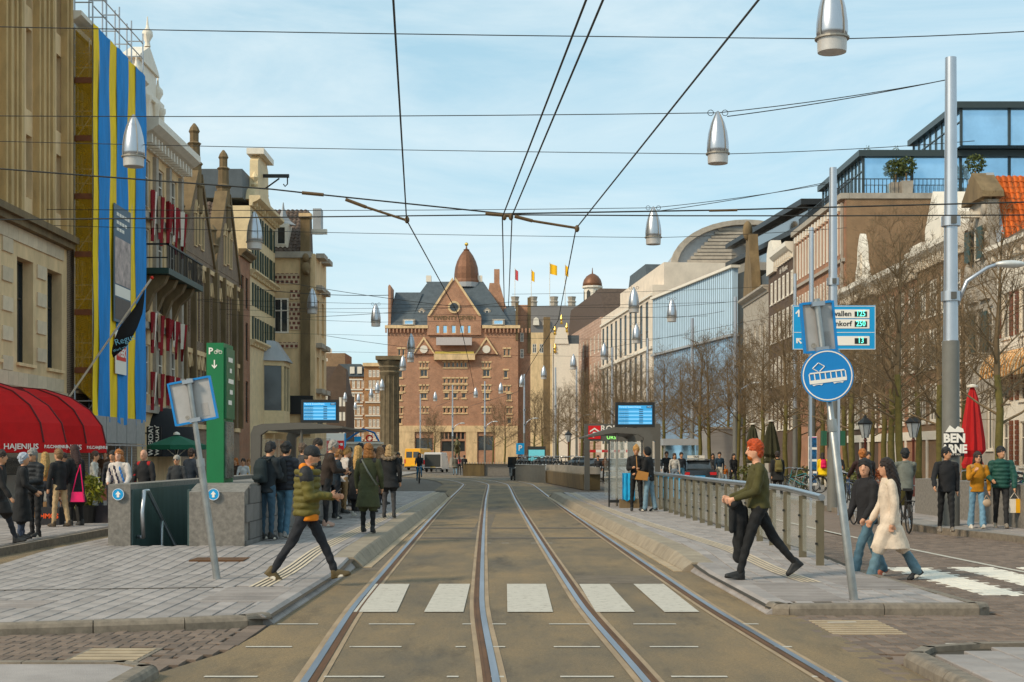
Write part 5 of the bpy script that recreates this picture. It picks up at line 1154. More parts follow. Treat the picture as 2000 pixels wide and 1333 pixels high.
for i, (x, yb, yt, rad) in enumerate(POLES):
    d = 1.58*FP/(yb-HY) if yb else (9.5*FP/(HY-yt))
    if i == 3: d = 78
    t = thing('tram_pole', PLAB[i], 'pole', (PX(x,d), d, .1), 0, 'tram and lamp poles along the street'); zt = PZ(yt,d)-.1; zm = 4.2
    MB().tube([(0,0,-.1),(0,0,zm)], [rad*1.05, rad], 14).obj('lower_shaft', M_poled, t, 'auto'); MB().tube([(0,0,zm),(0,0,zm+.01),(0,0,zt)], [rad, rad*.86, rad*.66], 14).obj('upper_shaft', M_pole, t, 'auto')
    for zz in (zm+.9, zm+2.6): MB().tube([(0,0,zz),(0,0,zz+.22)], rad*1.12, 14).obj('collar', M_pole, t, 'auto'); MB().cbox((0,-rad*1.1,zz+.03), .12, .08, .16).obj('clamp_bolt', M_grey, t)
    if i in (0, 4, 5, 6, 8, 10, 12, 13):
        s = 1
        MB().tube([(s*rad*.7,0,5.0),(s*.35,-.05,5.55),(s*.8,-.08,5.85),(s*1.1,-.1,5.95)], [.05,.045,.04,.04], 8).obj('lamp_arm', M_pole, t, True); MB().ell((s*1.32,-.1,5.93), (.36,.15,.085)).obj('lamp_head', mat('lamp_head', (.62,.66,.70), .4, metal=.3), t, True)
    if i == 0:
        part(t, 'torn_poster', M_inkb, (-.225,.225,-.26,-.22,1.58,2.12)); text('BEN', .27, M_ink, t, (0,-.265,1.98), bold=.012); text('ARNE', .26, M_ink, t, (.0,-.265,1.74), bold=.012, sx=.85); text('BEST VAN', .06, M_ink, t, (0,-.265,1.62))
        MB().add([(-.2,-.25,2.125),(.22,-.25,2.125),(.2,-.25,2.2),(.08,-.25,2.26),(.02,-.25,2.19),(-.1,-.25,2.28)], [(0,1,2,3,4,5)]).obj('paper_scrap', M_ink, t)
    if i == 2:
        part(t, 'poster_sheet', M_ink, (-.19,.19,-.26,-.2,.25,2.45))
        for k in range(4): part(t, 'poster_print', mat('poster_navy', (.02,.09,.22), .5, var=.8, scale=9), (-.17,.17,-.27,-.262,.38+k*.53,.8+k*.53))
        part(t, 'poster_stripe', mat('poster_pink', (.6,.2,.5), .6), (-.17,.17,-.27,-.262,2.38,2.42))
    if i == 1:
        for s in (-1, 1): part(t, 'signal_box', mat('signal_green', (.02,.09,.05), .5), (s*.28-.07,s*.28+.07,-.12,.12,1.9,2.35))
wire('span_wire', 'rising stay wire from second lamp to largest pole', sag(P(1420,228,33.7), P(1845,157,33.7), .05), .012, 'span wires of the lamps')
wire('span_wire', 'rising stay wire from third lamp to second pole', sag(P(1290,412,46.8), P(1612,357,46.8), .05), .012, 'span wires of the lamps')
# contact wires over the two tracks and the paired feeder
def cw(label, pts, rad=.011): wire('contact_wire', label, pts, rad, 'tram contact wires')
S_ = 23.2
cw('left contact wire running over the left track', [Vector((-.96,4,5.45)), P(768,0,11.9), P(794,430,22.9), Vector((-1.45,38,5.5)), Vector((cx(60)-1.28,60,5.5)), Vector((cx(85)-1.28,85,5.5)), Vector((cx(110)-1.28,110,5.5))])
cw('right contact wire running over the right track', [P(1482,0,11.9)+Vector((.6,-6.5,0)), P(1482,0,11.9), P(1125,447,23.6), Vector((1.3,40,5.5)), Vector((cx(60)+1.28,60,5.5)), Vector((cx(85)+1.28,85,5.5)), Vector((cx(110)+1.28,110,5.5))])
cw('left wire of the paired feeder wires in the middle', [P(1145,0,11.9)+Vector((.45,-6,0)), P(1145,0,11.9), P(981,425,22.8), P(985,600,38)])
cw('right wire of the paired feeder wires in the middle', [P(1178,0,11.9)+Vector((.5,-6,0)), P(1178,0,11.9), P(1000,422,22.8), P(993,600,38)])
t = thing('catenary_support', 'cross span with brown pull-off arms holding tram wires', 'catenary', (0,0,0)); M_arm = mat('insulator_brown', (.10,.065,.03), .6, var=.2)
MB().tube(sag((LX,S_,6.95),P(530,370,S_),.02,4)+[P(620,380,S_),P(985,418,S_),P(1400,411,S_),Vector((11,S_,5.9))], .013, 5).obj('span_cable', M_wire, t)
MB().tube(sag((LX,S_+.2,5.55),P(985,420,S_),.02,4)+sag(P(985,420,S_),(11,S_,5.65),.03,4)[1:], .011, 5).obj('span_cable', M_wire, t)
for a, b_, rr in (((675,390),(715,405),.03), ((715,405),(795,431),.022), ((1005,423),(1040,432),.03), ((1040,432),(1127,446),.022), ((948,418),(1000,422),.03), ((590,377),(632,381),.03), ((1385,412),(1440,411),.02)):
    MB().tube([P(*a,S_), P(*b_,S_)], rr, 6).obj('pull_off_arm', M_arm, t)
for a in ((985,424), (998,424), (795,430), (1127,447)): MB().ell(P(*a,S_), (.04,.04,.06)).obj('wire_clamp', M_arm, t)
for k, (a, b_) in enumerate((((500,565),(760,577)), ((520,545),(900,600)), ((600,620),(1000,590)), ((600,650),(900,690)), ((1000,575),(1500,560)), ((1130,690),(1600,600)))):
    dd = 60+k*12; wire('span_wire', ['faint far span wire crossing low over the', 'slanting far span wire above'][k % 2] + [' shelter roof', ' the old column', ' hotel roof', ' orange brick houses', ' glass front', ' bare trees'][k], sag(P(*a,dd), P(*b_,dd), .1), .014, 'far span wires')
# ================================================================ SHELTERS AND SCREENS
M_shel = mat('shelter_grey', (.115,.110,.100), .5, metal=.2, var=.08)
M_pane = mat('clear_pane', (.55,.60,.60), .05, var=0, alpha=.22, spec=.8)
M_scr = mat('screen_blue', (.03,.27,.55), .4, var=.12, scale=3, emit=.28)
M_scrd = mat('screen_navy', (.01,.03,.09), .4, var=0)
def screen(name, label, x0, x1, y0, y1, d, zs):
    r = thing(name, label, 'screen', (PX((x0+x1)/2,d), d, 0)); w = PX(x1,d)-PX(x0,d); zb, zt = PZ(y1,d), PZ(y0,d); h = zt-zb
    part(r, 'housing', M_iron, (-w/2,w/2,0,.16,zb,zt)); part(r, 'display', M_scr, (-w*.43,w*.43,-.012,-.001,zb+h*.12,zt-h*.13)); part(r, 'clock_field', M_scrd, (w*.29,w*.42,-.018,-.013,zt-h*.235,zt-h*.15))
    text('Vertrek bussen/trams', h*.10, mat('screen_text', (.45,.75,.95), .5, var=0, emit=.5), r, (-w*.41,-.02,zt-h*.19), align='LEFT'); text('15:31', h*.075, MATS['screen_text'], r, (w*.355,-.022,zt-h*.19))
    for k in range(8):
        z_ = zt-h*(.30+k*.075)
        if k % 2: part(r, 'row_stripe', mat('screen_pale', (.16,.46,.72), .4, var=0, emit=.28), (-w*.42,w*.42,-.0145,-.0125,z_-h*.034,z_+h*.034))
        text('Centraal Station', h*.058, M_scrd, r, (-w*.41,-.016,z_), align='LEFT'); part(r, 'row_print', M_scrd, (w*.1,w*.2,-.017,-.0155,z_-h*.015,z_+h*.015))
    part(r, 'mount', M_shel, (-.06,.06,.03,.13,zs,zb)); return r
def shelter(name, label, d, L_, rear, tip, zr, zt, zp):
    r = thing(name, label, 'shelter', (0,d,0)); s = 1 if tip > rear else -1
    pr = [(rear,zp), (rear,zr-.25), (rear+s*.08,zr-.06), (rear+s*.3,zr), (lerp(rear,tip,.6),zr+.04), (tip,zt), (tip,zt-.05), (lerp(rear,tip,.6),zr-.13), (rear+s*.42,zr-.17), (rear+s*.26,zr-.28), (rear+s*.22,zp)]
    for y in (0, L_-.25): MB().prism(pr, 'y', y, y+.25).obj('frame', M_shel, r)
    MB().prism([pr[2], pr[3], pr[4], pr[5], pr[6], pr[7], pr[8]], 'y', .25, L_-.25).obj('roof', M_shel, r)
    for k in range(3): a = .3+k*(L_-.6)/3; part(r, 'rear_pane', M_pane, (rear+s*.09-.01,rear+s*.09+.01,a,a+(L_-.6)/3-.05,zp+.15,zr-.35))
    xa, xb = sorted((rear+s*.35, lerp(rear,tip,.55))); part(r, 'end_pane', M_pane, (xa,xb,L_-.14,L_-.12,zp+.15,zr-.3))
    for z_ in (zp+.75, zp+.95): part(r, 'pane_stripe', M_white, (xa,xb,L_-.145,L_-.141,z_,z_+.04))
    MB().tube([(lerp(rear,tip,.55),.1,zp),(lerp(rear,tip,.55),.1,zr-.1)], .035, 8).obj('post', M_shel, r)
    part(r, 'bench', M_shel, *[sorted((rear+s*.3,rear+s*.65)) + [.6,L_-.6,zp+.42,zp+.47]])
    return r
shelter('tram_shelter', 'grey tram shelter with curved roof on the left platform', 36, 6, -6.62, -4.3, 2.50, 2.44, .2)
shelter('tram_shelter', 'grey tram shelter on the right platform before ROKIN portal', 42, 6, 4.15, 2.25, 2.50, 2.30, .2)
screen('departure_screen', 'blue departure screen above the left tram shelter', 588, 661, 781, 826, 36, 2.44)
screen('departure_screen', 'blue departure screen above the right tram shelter', 1202, 1279, 786, 835, 42, 2.45)
t = thing('advert_frame', 'glass advert case standing at the right shelter end', 'advert case', (PX(1222,41.5),41.5,.2))
part(t, 'frame', M_iron, (-.5,-.46,0,.1,0,1.95)); part(t, 'frame', M_iron, (.46,.5,0,.1,0,1.95)); part(t, 'pane', M_pane, (-.46,.46,.03,.06,.25,1.9)); part(t, 'sill', M_iron, (-.46,.46,0,.1,.12,.2))
t = thing('blue_cover', 'bright blue cloth cover wrapped round a box by the shelter', 'cover', (PX(1232,40.5),40.5,.2))
M_cov = mat('cover_blue', (.01,.36,.68), .6, var=.25, scale=4, bump=.5, bscale=8)
def drape(x0, x1, z0, z1, y=0., n=10):
    f = lambda i, k: Vector((lerp(x0,x1,i/n), y+.035*math.sin(i*1.9)+.02*math.sin(i*.8+k*2), lerp(z0,z1,k/4)+(.03*math.sin(i*1.3) if k == 0 else 0)))
    vs = [f(i,k) for k in range(5) for i in range(n+1)]; q = [(k*(n+1)+i, k*(n+1)+i+1, (k+1)*(n+1)+i+1, (k+1)*(n+1)+i) for k in range(4) for i in range(n)]
    m = len(vs); return MB().add(vs + [v+Vector((0,.02,0)) for v in vs], q + [tuple(m+j for j in f_)[::-1] for f_ in q])
drape(-.24,.12,.22,1.0).obj('cloth', M_cov, t, True); part(t, 'base', M_stoned, (-.3,.3,.05,.4,0,.25))
t = thing('blue_cover', 'second blue cloth cover behind the railing right of women', 'cover', (PX(1308,40.2),40.2,.2)); drape(-.33,.36,.3,.95).obj('cloth', M_cov, t, True); part(t, 'base', M_poled, (-.36,.36,.06,.3,0,.3))
# glass railing on the right platform
r = thing('glass_railing', 'long steel railing with glass panels along the right platform', 'railing', (0,0,0))
gx = lambda d: spline([20.3,28,40,48], [4.42,4.28,4.12,4.05], d)
ds = [20.4+i*1.12 for i in range(20)]
M_post = mat('rail_post_olive', (.17,.155,.115), .5, metal=.4, var=.1); M_rail = mat('rail_tube', (.40,.42,.44), .3, metal=.9, var=.08)
for i, d in enumerate(ds):
    o = MB().box(gx(d)-.055,gx(d)+.055,d-.02,d+.02,ph(d)-.02,ph(d)+.93).obj('post', M_post, r)
    for zz in (.3,.62): MB().cbox((gx(d)-.06,d-.025,ph(d)+zz), .03, .02, .03).obj('bolt', M_iron, o)
    if i: part(r, 'glass_panel', M_pane, (gx(d)-.008,gx(d)+.008,ds[i-1]+.03,d-.03,ph(d)+.1,ph(d)+.88))
for a, b_ in ((0,9), (9,19)): MB().tube([(gx(d)-.0,d-(.12 if k == 0 else 0)+(.1 if k == b_-a else 0),ph(d)+.98) for k, d in enumerate(ds[a:b_+1])], .048, 12).obj('handrail', M_rail, r, 'auto')
# ================================================================ FAR STREET FURNITURE
d = 69; r = thing('parking_portal', 'grey car park portal lettered ROKIN with red parking sign', 'portal', (0,d,0)); X = lambda x: PX(x,d); Z = lambda y: PZ(y,d)
part(r, 'post', M_shel, (X(1142),X(1152),0,.4,0,Z(828))); part(r, 'post', M_shel, (X(1280),X(1290),0,.4,0,Z(828))); part(r, 'beam', M_shel, (X(1152),X(1280),.0,.4,Z(862),Z(828)))
part(r, 'parking_sign', mat('sign_red', (.62,.02,.02), .5), (X(1149),X(1173),-.04,-.003,Z(858),Z(832))); text('P', .36, M_ink, r, (X(1161),-.05,Z(850)), bold=.012)
MB().prism([(X(1152),Z(842)),(X(1161),Z(836)),(X(1170),Z(842)),(X(1170),Z(845)),(X(1161),Z(839)),(X(1152),Z(845))], 'y', -.06, -.045).obj('roof_symbol', M_ink, r)
text('ROKIN', .42, M_ink, r, (X(1199),-.02,Z(838)), bold=.008); text('URS', .26, mat('led_lime', (.25,.75,.15), .5, var=0, emit=.8), r, (X(1194),-.02,Z(855)))
for k in range(7): part(r, 'barrier_segment', M_ink if k % 2 else mat('barrier_red', (.6,.03,.02), .5), (X(1152)+k*.29,X(1152)+(k+1)*.29-.004,-.1,-.04,Z(884),Z(879)))
r = thing('ramp_wall', 'rusty brown wedge wall with comb top beside the tram lane', 'wall', (0,0,0)); M_rw = mat('rusty_panel', (.115,.085,.040), .7, var=.4, scale=2, streak=(1,1,.3))
pa, pb_ = (PX(1066,89),89), (PX(1141,70),70)
MB().add([(pa[0],pa[1],0),(pb_[0],pb_[1],0),(pb_[0]+.8,pb_[1]+.2,0),(pa[0]+.8,pa[1]+.3,0),(pa[0]-.05,pa[1],.75),(pb_[0]-.05,pb_[1],.75),(pb_[0]+.8,pb_[1]+.2,1.08),(pa[0]+.8,pa[1]+.3,1.08)], [(0,1,5,4),(4,5,6,7),(1,2,6,5),(3,0,4,7),(2,3,7,6)]).obj('wedge', M_rw, r)
for i in range(26):
    t_ = i/25; x, y = lerp(pa[0],pb_[0],t_), lerp(pa[1],pb_[1],t_); MB().box(x+.02,x+.8,y-.04,y+.04,.78,1.12).obj('comb_fin', M_greyst, r)
r = thing('far_granite_wall', 'low granite wall curving across the far end of tram lane', 'wall', (0,0,0))
part(r, 'rusty_section', M_rw, (PX(905,118),PX(946,118),117.6,119,0,1.02)); part(r, 'granite_section', M_gran, (PX(946,118)+.01,PX(1004,118),117.8,119.2,0,.98))
for i in range(18): part(r, 'comb_fin', M_greyst, (PX(906,118)+i*.22,PX(906,118)+i*.22+.06,117.5,118.6,1.02,1.14))
r = thing('bike_fence', 'dark upright bar fence in front of parked bicycles', 'fence', (0,0,0))
for i in range(22):
    t_ = i/21; x, y = lerp(PX(1008,96),PX(1064,88),t_), lerp(96,88,t_); part(r, 'bar', M_poled, (x-.05,x+.05,y-.03,y+.03,0,1.05))
MB().tube([(PX(1007,96),96,1.08),(PX(1065,88),88,1.08)], .04, 6).obj('top_rail', M_poled, r)
r = thing('plaza_wall', 'long low granite wall on the right sidewalk before bicycles', 'wall', (0,0,0))
for i in range(7): part(r, 'wall_block', M_gran, (11.0+.012*i,11.45,26.5+i*1.8,26.5+i*1.8+1.79,0,1.07))
r = thing('info_totem', 'white and red transport information totem near left shelter', 'sign', (PX(655,46),46,.2)); 
part(r, 'body', M_ink, (-.29,.29,0,.14,0,2.22)); part(r, 'side', M_bluel, (.292,.33,0,.14,0,2.22)); part(r, 'red_field', mat('totem_red', (.68,.01,.03), .5), (-.28,.28,-.01,-.002,1.45,1.98)); part(r, 'map_field', mat('map_navy', (.008,.03,.09), .5, var=.3), (-.26,.22,-.01,-.002,.55,1.2)); part(r, 'logo_box', M_ink, (.16,.24,-.016,-.011,1.82,1.9))
for k in range(4): part(r, 'print_line', M_ink, (-.25,.1+.05*(k%2),-.014,-.0105,1.55+k*.1,1.58+k*.1))
d = 75; r = thing('snack_kiosk', 'white food kiosk with coloured ornaments on its roof', 'kiosk', (PX(705,d),d,0))
part(r, 'body', mat('kiosk_white', (.66,.63,.58), .6, var=.1), (-.95,.95,0,1.6,0,2.3)); part(r, 'roof', M_white, (-1.05,1.05,-.15,1.7,2.3,2.42)); part(r, 'blue_box', M_bluel, (-.35,-.0,0,.3,2.42,2.7)); MB().tube([(.45+.16*math.cos(a*.5),-.02,2.6+.16*math.sin(a*.5)) for a in range(13)], .05, 6).obj('life_ring', mat('ring_red', (.6,.05,.04), .6), r)
MB().tube([(-.9,0,2.42),(.1,0,3.1),(.7,0,2.9),(.95,0,2.45)], .06, 6).obj('arched_ornament', mat('ornament_blue', (.03,.15,.4), .5), r)
d = 170; r = thing('old_column', 'weathered stone column with carved capital left of the hotel', 'column', (PX(761,d),d,0)); zt = PZ(697,d); M_old = mat('old_stone', (.15,.125,.085), .9, var=.4, scale=1.2, bump=.4, bscale=12)
MB().box(-1.4,1.4,-1.4,1.4,0,1.6).lathe([(1.25,1.6),(1.3,1.9),(1.05,2.2),(1.02,zt-2.4),(1.15,zt-2.2)], 20).obj('shaft', M_old, r, 'auto')
MB().lathe([(1.1,0),(1.25,.3),(1.1,.5),(1.35,.9),(1.2,1.1),(1.5,1.6),(1.35,1.75)], 12, (0,0,zt-2.2)).box(-1.55,1.55,-1.55,1.55,zt-.45,zt).obj('capital', M_old, r)
for k in range(12): a = k*math.pi/6; MB().tube([(1.06*math.cos(a),1.06*math.sin(a),2.2),(1.05*math.cos(a),1.05*math.sin(a),zt-2.3)], .09, 5).obj('flute', M_old, r)
r = thing('rider_statue', 'dark bronze horse and rider statue before the hotel', 'statue', (PX(893,205),205,0)); M_brz = mat('bronze', (.10,.095,.045), .6, metal=.3, var=.4, scale=2)
MB().prism([(-1.2,0),(1.2,0),(1.0,1.4),(-1.0,1.4)], 'y', -.8, .8).obj('pedestal', M_greyst, r)
MB().ell((0,0,2.5), (.5,1.1,.55)).tube([(0,-.8,2.7),(0,-1.25,3.3),(0,-1.5,3.4),(0,-1.8,3.1)], [.35,.26,.2,.12], 8).tube([(.2,-.7,2.3),(.22,-.75,1.4)], [.16,.09], 6).tube([(-.2,-.7,2.3),(-.2,-1.0,1.8),(-.2,-.9,1.5)], [.16,.1,.08], 6).tube([(.22,.8,2.3),(.25,.9,1.9),(.22,.75,1.4)], [.2,.1,.09], 6).tube([(-.22,.8,2.3),(-.25,.9,1.9),(-.22,.75,1.4)], [.2,.1,.09], 6).obj('horse', M_brz, r, True)
MB().ell((0,.1,3.4), (.34,.26,.6)).ell((0,.08,4.15), (.17,.18,.22)).tube([(.3,.1,3.6),(.45,-.3,3.2)], .1, 6).tube([(-.3,.1,3.6),(-.45,-.3,3.2)], .1, 6).obj('rider', M_brz, r, True)
t = thing('parking_sign', 'small blue parking sign with white P among far trees', 'sign', (PX(1016,112),112,0)); part(t, 'plate', M_bluel, (-.32,.32,0,.05,PZ(888,112)+.0,PZ(866,112))); text('P', .62, M_ink, t, (0,-.02,PZ(876,112)), bold=.01); part(t, 'post', M_poled, (-.04,.04,.06,.14,0,PZ(868,112)))
t = thing('bus_stop_box', 'lit turquoise ticket booth between the far trees', 'booth', (PX(1048,125),125,0)); part(t, 'body', M_darkfr, (-.8,.8,0,1.2,0,2.5)); part(t, 'lit_front', mat('booth_cyan', (.12,.42,.46), .4, emit=.25), (-.7,.7,-.03,-.002,1.2,2.2))
r = thing('lift_housing', 'plain grey metal lift housing behind the right hand trees', 'lift housing', (PX(1382,95),95,.1)); part(r, 'box', mat('lift_grey', (.30,.30,.31), .55, var=.1, streak=(.2,.2,3), scale=3), (0,2.75,0,3,0,3.35)); part(r, 'rim', M_greyst, (-.06,2.81,-.06,3,3.35,3.5)); 
r = thing('glass_kiosk', 'low glass kiosk with red stripe beside the lift housing', 'kiosk', (PX(1300,98),98,.1)); part(r, 'glass', M_glassb, (0,2.5,0,2.5,0,2.3)); part(r, 'roof', M_lead, (-.2,2.7,-.3,2.7,2.3,2.75)); part(r, 'stripe', mat('stripe_red', (.6,.03,.03), .5), (0,2.5,-.02,-.003,1.0,1.25))
def closed_parasol(name, label, x, y0, y1, d, m, rad):
    zb, zt = PZ(y1,d), PZ(y0,d); r = thing(name, label, 'parasol', (PX(x,d),d,.1)); h = zt-zb; mb = MB(); n = 18; pf = [(.16,1.0),(.45,.86),(.72,.6),(.95,.35),(1.0,.22),(.6,.14),(.85,.05),(.75,0)]; vs = []
    for q, u in pf:
        for j in range(n): a = 2*math.pi*j/n; k = rad*q*(1+(.16 if j % 2 else -.16)); vs.append((k*math.cos(a), k*math.sin(a), zb-.1+h*u))
    mb.add(vs, [(i*n+(j+1)%n, i*n+j, (i+1)*n+j, (i+1)*n+(j+1)%n) for i in range(len(pf)-1) for j in range(n)]).obj('folded_cloth', m, r, False)
    MB().tube([(0,0,0),(0,0,zt)], .035, 8).obj('pole', M_iron, r); MB().lathe([(.3,0),(.3,.08)], 12).obj('base', M_greyst, r); MB().lathe([(.16,0),(.17,.05),(.02,.1)], 10, (0,0,zt-.1)).obj('cap', M_white, r)
closed_parasol('closed_parasol', 'closed red parasol tied at the waist, right', 1899, 757, 915, 42, mat('parasol_red', (.36,.008,.012), .8, var=.25, streak=(4,4,.6), scale=3), .33)
closed_parasol('closed_parasol', 'closed olive parasol just right of redhead man head', 1506, 824, 905, 74, mat('parasol_olive', (.035,.035,.015), .85, var=.3, streak=(4,4,.6), scale=3), .42)
closed_parasol('closed_parasol', 'closed olive parasol left of redhead man head', 1470, 830, 905, 76, MATS['parasol_olive'], .40)
r = thing('cafe_parasol', 'open green cafe parasol behind the stair entrance', 'parasol', (PX(345,48),48,.1))
for k in range(8):
    a, b_ = 2*math.pi*k/8, 2*math.pi*(k+1)/8; MB().add([(0,0,2.30),(1.0*math.cos(a),.9*math.sin(a),1.95),(1.0*math.cos(b_),.9*math.sin(b_),1.95),(1.0*math.cos(b_),.9*math.sin(b_),1.8),(1.0*math.cos(a),.9*math.sin(a),1.8)], [(0,1,2),(1,4,3,2)]).obj('canopy_panel', mat('parasol_green', (.008,.10,.055), .8, var=.1), r)
MB().tube([(0,0,0),(0,0,2.35)], .03, 8).obj('pole', M_iron, r); MB().lathe([(.12,0),(.1,.06),(.02,.1)], 10, (0,0,2.3)).obj('cap', M_white, r)
for k in range(4): a = k*math.pi/2+.4; MB().tube([(0,0,1.55),(.6*math.cos(a),.55*math.sin(a),2.05)], .012, 5).obj('strut', M_white, r)
r = thing('black_awning', 'black half dome shop awning with white script lettering', 'awning', (LX,62.5,0), R(90)); vs = []
for i in range(7):
    u = i/6*math.pi/2
    for j in range(9): th = math.pi*j/8; vs.append((-2.4*math.cos(th)*math.cos(u)**.8, -1.6*math.sin(th)*math.cos(u)**.8, 2.0+1.8*math.sin(u)))
MB().add(vs, [(i*9+j, i*9+j+1, (i+1)*9+j+1, (i+1)*9+j) for i in range(6) for j in range(8)]).obj('canopy', M_black, r, True)
MB().add([(-2.4*math.cos(math.pi*j/8), -1.6*math.sin(math.pi*j/8), z_) for z_ in (1.65,2.0) for j in range(9)], [(j, j+1, j+10, j+9) for j in range(8)]).obj('valance', M_black, r)
text('r is a funny', .42, M_ink, r, (-1.6,-1.15,2.2), (R(80),0,R(-42)), shear=.2)
for i, d in enumerate((58.9, 59.9)):
    t = thing('blade_sign', ['nearer', 'farther'][i] + ' vertical black shop sign reading WEEKDAY', 'sign', (LX+.45,d,0), 0, 'vertical shop signs'); part(t, 'panel', M_inkb, (-.18,.18,0,.06,1.75,2.9)); text('WEEKDAY', .27, M_ink, t, (0,-.01,2.33), (R(90),R(-90),0), bold=.006); part(t, 'bracket', M_iron, (-.45,-.18,.02,.04,2.6,2.65))
t = thing('painted_sign', 'small colourful hanging shop sign left of green tower', 'sign', (PX(362,52),52,0)); part(t, 'board', mat('painted_board', (.35,.25,.16), .6, var=.9, scale=7), (-.33,.33,0,.06,PZ(834,52),PZ(820,52))); part(t, 'hanger', M_iron, (-.02,.02,.02,.04,PZ(820,52),PZ(812,52)))
def lantern(x, d, ztop, label):
    r = thing('street_lantern', label, 'lantern', (PX(x,d),d,.1), 0, 'old crown lanterns on red posts'); M_lr = mat('lantern_red', (.09,.022,.014), .5, var=.15)
    MB().lathe([(.17,0),(.17,.35),(.1,.5),(.065,.9),(.05,1.0),(.045,ztop-1.0),(.08,ztop-.95),(.04,ztop-.85)], 10).obj('post', M_lr, r, 'auto')
    MB().lathe([(.12,ztop-.85),(.27,ztop-.3)], 6).obj('glass', mat('lantern_glass', (.42,.47,.52), .15, var=.2), r); MB().lathe([(.3,ztop-.3),(.32,ztop-.25),(.2,ztop-.12),(.1,ztop-.05),(.03,ztop+.1)], 6).obj('crown', M_iron, r)
    for k in range(6): a = k*math.pi/3; MB().tube([(.125*math.cos(a),.125*math.sin(a),ztop-.85),(.275*math.cos(a),.275*math.sin(a),ztop-.3)], .012, 4).obj('rib', M_iron, r)
lantern(1690, 58, PZ(815,58)-.1, 'old lantern on red post, left of the two on right'); lantern(1784, 55, PZ(812,55)-.1, 'old lantern on red post, nearer the big tram pole')
lantern(1110, 118, 3.6, 'far old lantern left of the ROKIN portal')
# crates and planters by the shop on the left sidewalk
for i, (x, y, c_, w_) in enumerate(((92,1026,(.02,.02,.025),.55), (88,985,(.45,.42,.38),.5), (190,1022,(.03,.025,.03),.5), (196,990,(.10,.035,.02),.42), (75,1012,(.20,.12,.06),.4))):
    d = 1.58*FP/(max(y,1010)-HY); t = thing('crate', ['black crate with orange print on the left sidewalk', 'pale box of leaflets stacked on the black crate', 'dark crate of goods by the parapet end', 'reddish carton standing on the dark crate', 'brown carton left of the black crate'][i], 'crate', (PX(x,d),d,.12 if y > 1005 else .12+.42))
    m_ = mat('crate_%d' % i, c_, .8, var=.15); h = .4 if y > 1005 else .3
    part(t, 'side', m_, (-w_/2,w_/2,0,.02,0,h)); part(t, 'side', m_, (-w_/2,w_/2,.38,.4,0,h)); part(t, 'end', m_, (-w_/2,-w_/2+.02,.02,.38,0,h)); part(t, 'end', m_, (w_/2-.02,w_/2,.02,.38,0,h)); part(t, 'contents', M_board if i % 2 else M_white, (-w_/2+.02,w_/2-.02,.02,.38,.02,h-.05))
    if i == 0: text('AHMÔS', .15, mat('ink_orange', (.75,.12,.02), .6, var=0), t, (0,-.004,.2), bold=.004)
for i, (x, y) in enumerate(((168,1022), (140,1018))):
    d = 1.58*FP/(y-HY); t = thing('potted_shrub', ['yellow green shrub in dark pot by parapet end', 'leafy reddish shrub in dark pot behind pink handbag'][i], 'plant', (PX(x,d),d,.12)); MB().lathe([(.2,0),(.26,.4),(.24,.42)], 12).obj('pot', M_iron, t); leafball(t, (0,0,.75), (.42,.35,.42), 420, .09, mat('shrub_leaf_%d' % i, ((.16,.17,.02),(.13,.06,.03))[i], .6, var=.4, island=.4))
# ================================================================ TREES
M_bark = mat('bark_mossy', (.105,.092,.030), .9, var=.3, scale=6, bump=.5, bscale=40); M_twig = mat('twig', (.15,.112,.068), .85, var=.3, scale=2)
def bare_tree(seed, H=9.6):
    rng = random.Random(seed); tr = MB(); cr_ = MB()
    pts = [(0,0,-.1)]; x = y = 0
    for k in range(1, 9): x += rng.uniform(-.07,.07); y += rng.uniform(-.07,.07); pts.append((x, y, H*.86*k/8))
    tr.tube(pts[:5], [.15,.13,.12,.11,.095], 8); cr_.tube(pts[4:], [.095,.075,.055,.035,.015], 6)
    def at(z): k = min(int(z/(H*.86)*8), 7); a = Vector(pts[k]); b_ = Vector(pts[k+1]); return a.lerp(b_, (z-a.z)/(b_.z-a.z))
    def branch(p, dr, L_, r0, lev):
        n = 4; q = [p]; dd = dr.copy()
        for k in range(n):
            dd = (dd + Vector((rng.uniform(-.22,.22), rng.uniform(-.22,.22), rng.uniform(-.05,.2)))).normalized(); q.append(q[-1] + dd*L_/n)
        cr_.tube(q, [r0*(1-.8*k/n) for k in range(n+1)], 4 if lev == 1 else 3, cap=False)
        if lev < 4:
            m_ = {1: 7, 2: 5, 3: 4}[lev]
            for k in range(m_):
                t_ = rng.uniform(.22, 1); i = min(int(t_*n), n-1); s = q[i].lerp(q[i+1], t_*n-i)
                a = rng.uniform(0, 6.28); side = dd.orthogonal(); side.rotate(Matrix.Rotation(a, 3, dd)); nd = (dd*rng.uniform(.5,1)+side*rng.uniform(.5,1.0)+Vector((0,0,.18))).normalized()
                branch(s, nd, L_*rng.uniform(.38,.62), r0*.45 if lev < 3 else .0055, lev+1)
    nb = 22
    for k in range(nb):
        z = 2.7 + (H*.84-2.7)*k/nb; a = k*2.4+rng.uniform(-.4,.4); el = lerp(.35, 1.1, k/nb); L_ = lerp(2.9, 1.2, k/nb)*rng.uniform(.8,1.15)
        branch(at(z), Vector((math.cos(a)*math.cos(el), math.sin(a)*math.cos(el), math.sin(el))), L_, lerp(.042,.018,k/nb), 1)
    return tr.mesh('trunk', M_bark, True), cr_.mesh('crown', M_twig)
TV = [bare_tree(s) for s in (3, 11, 23, 42)]
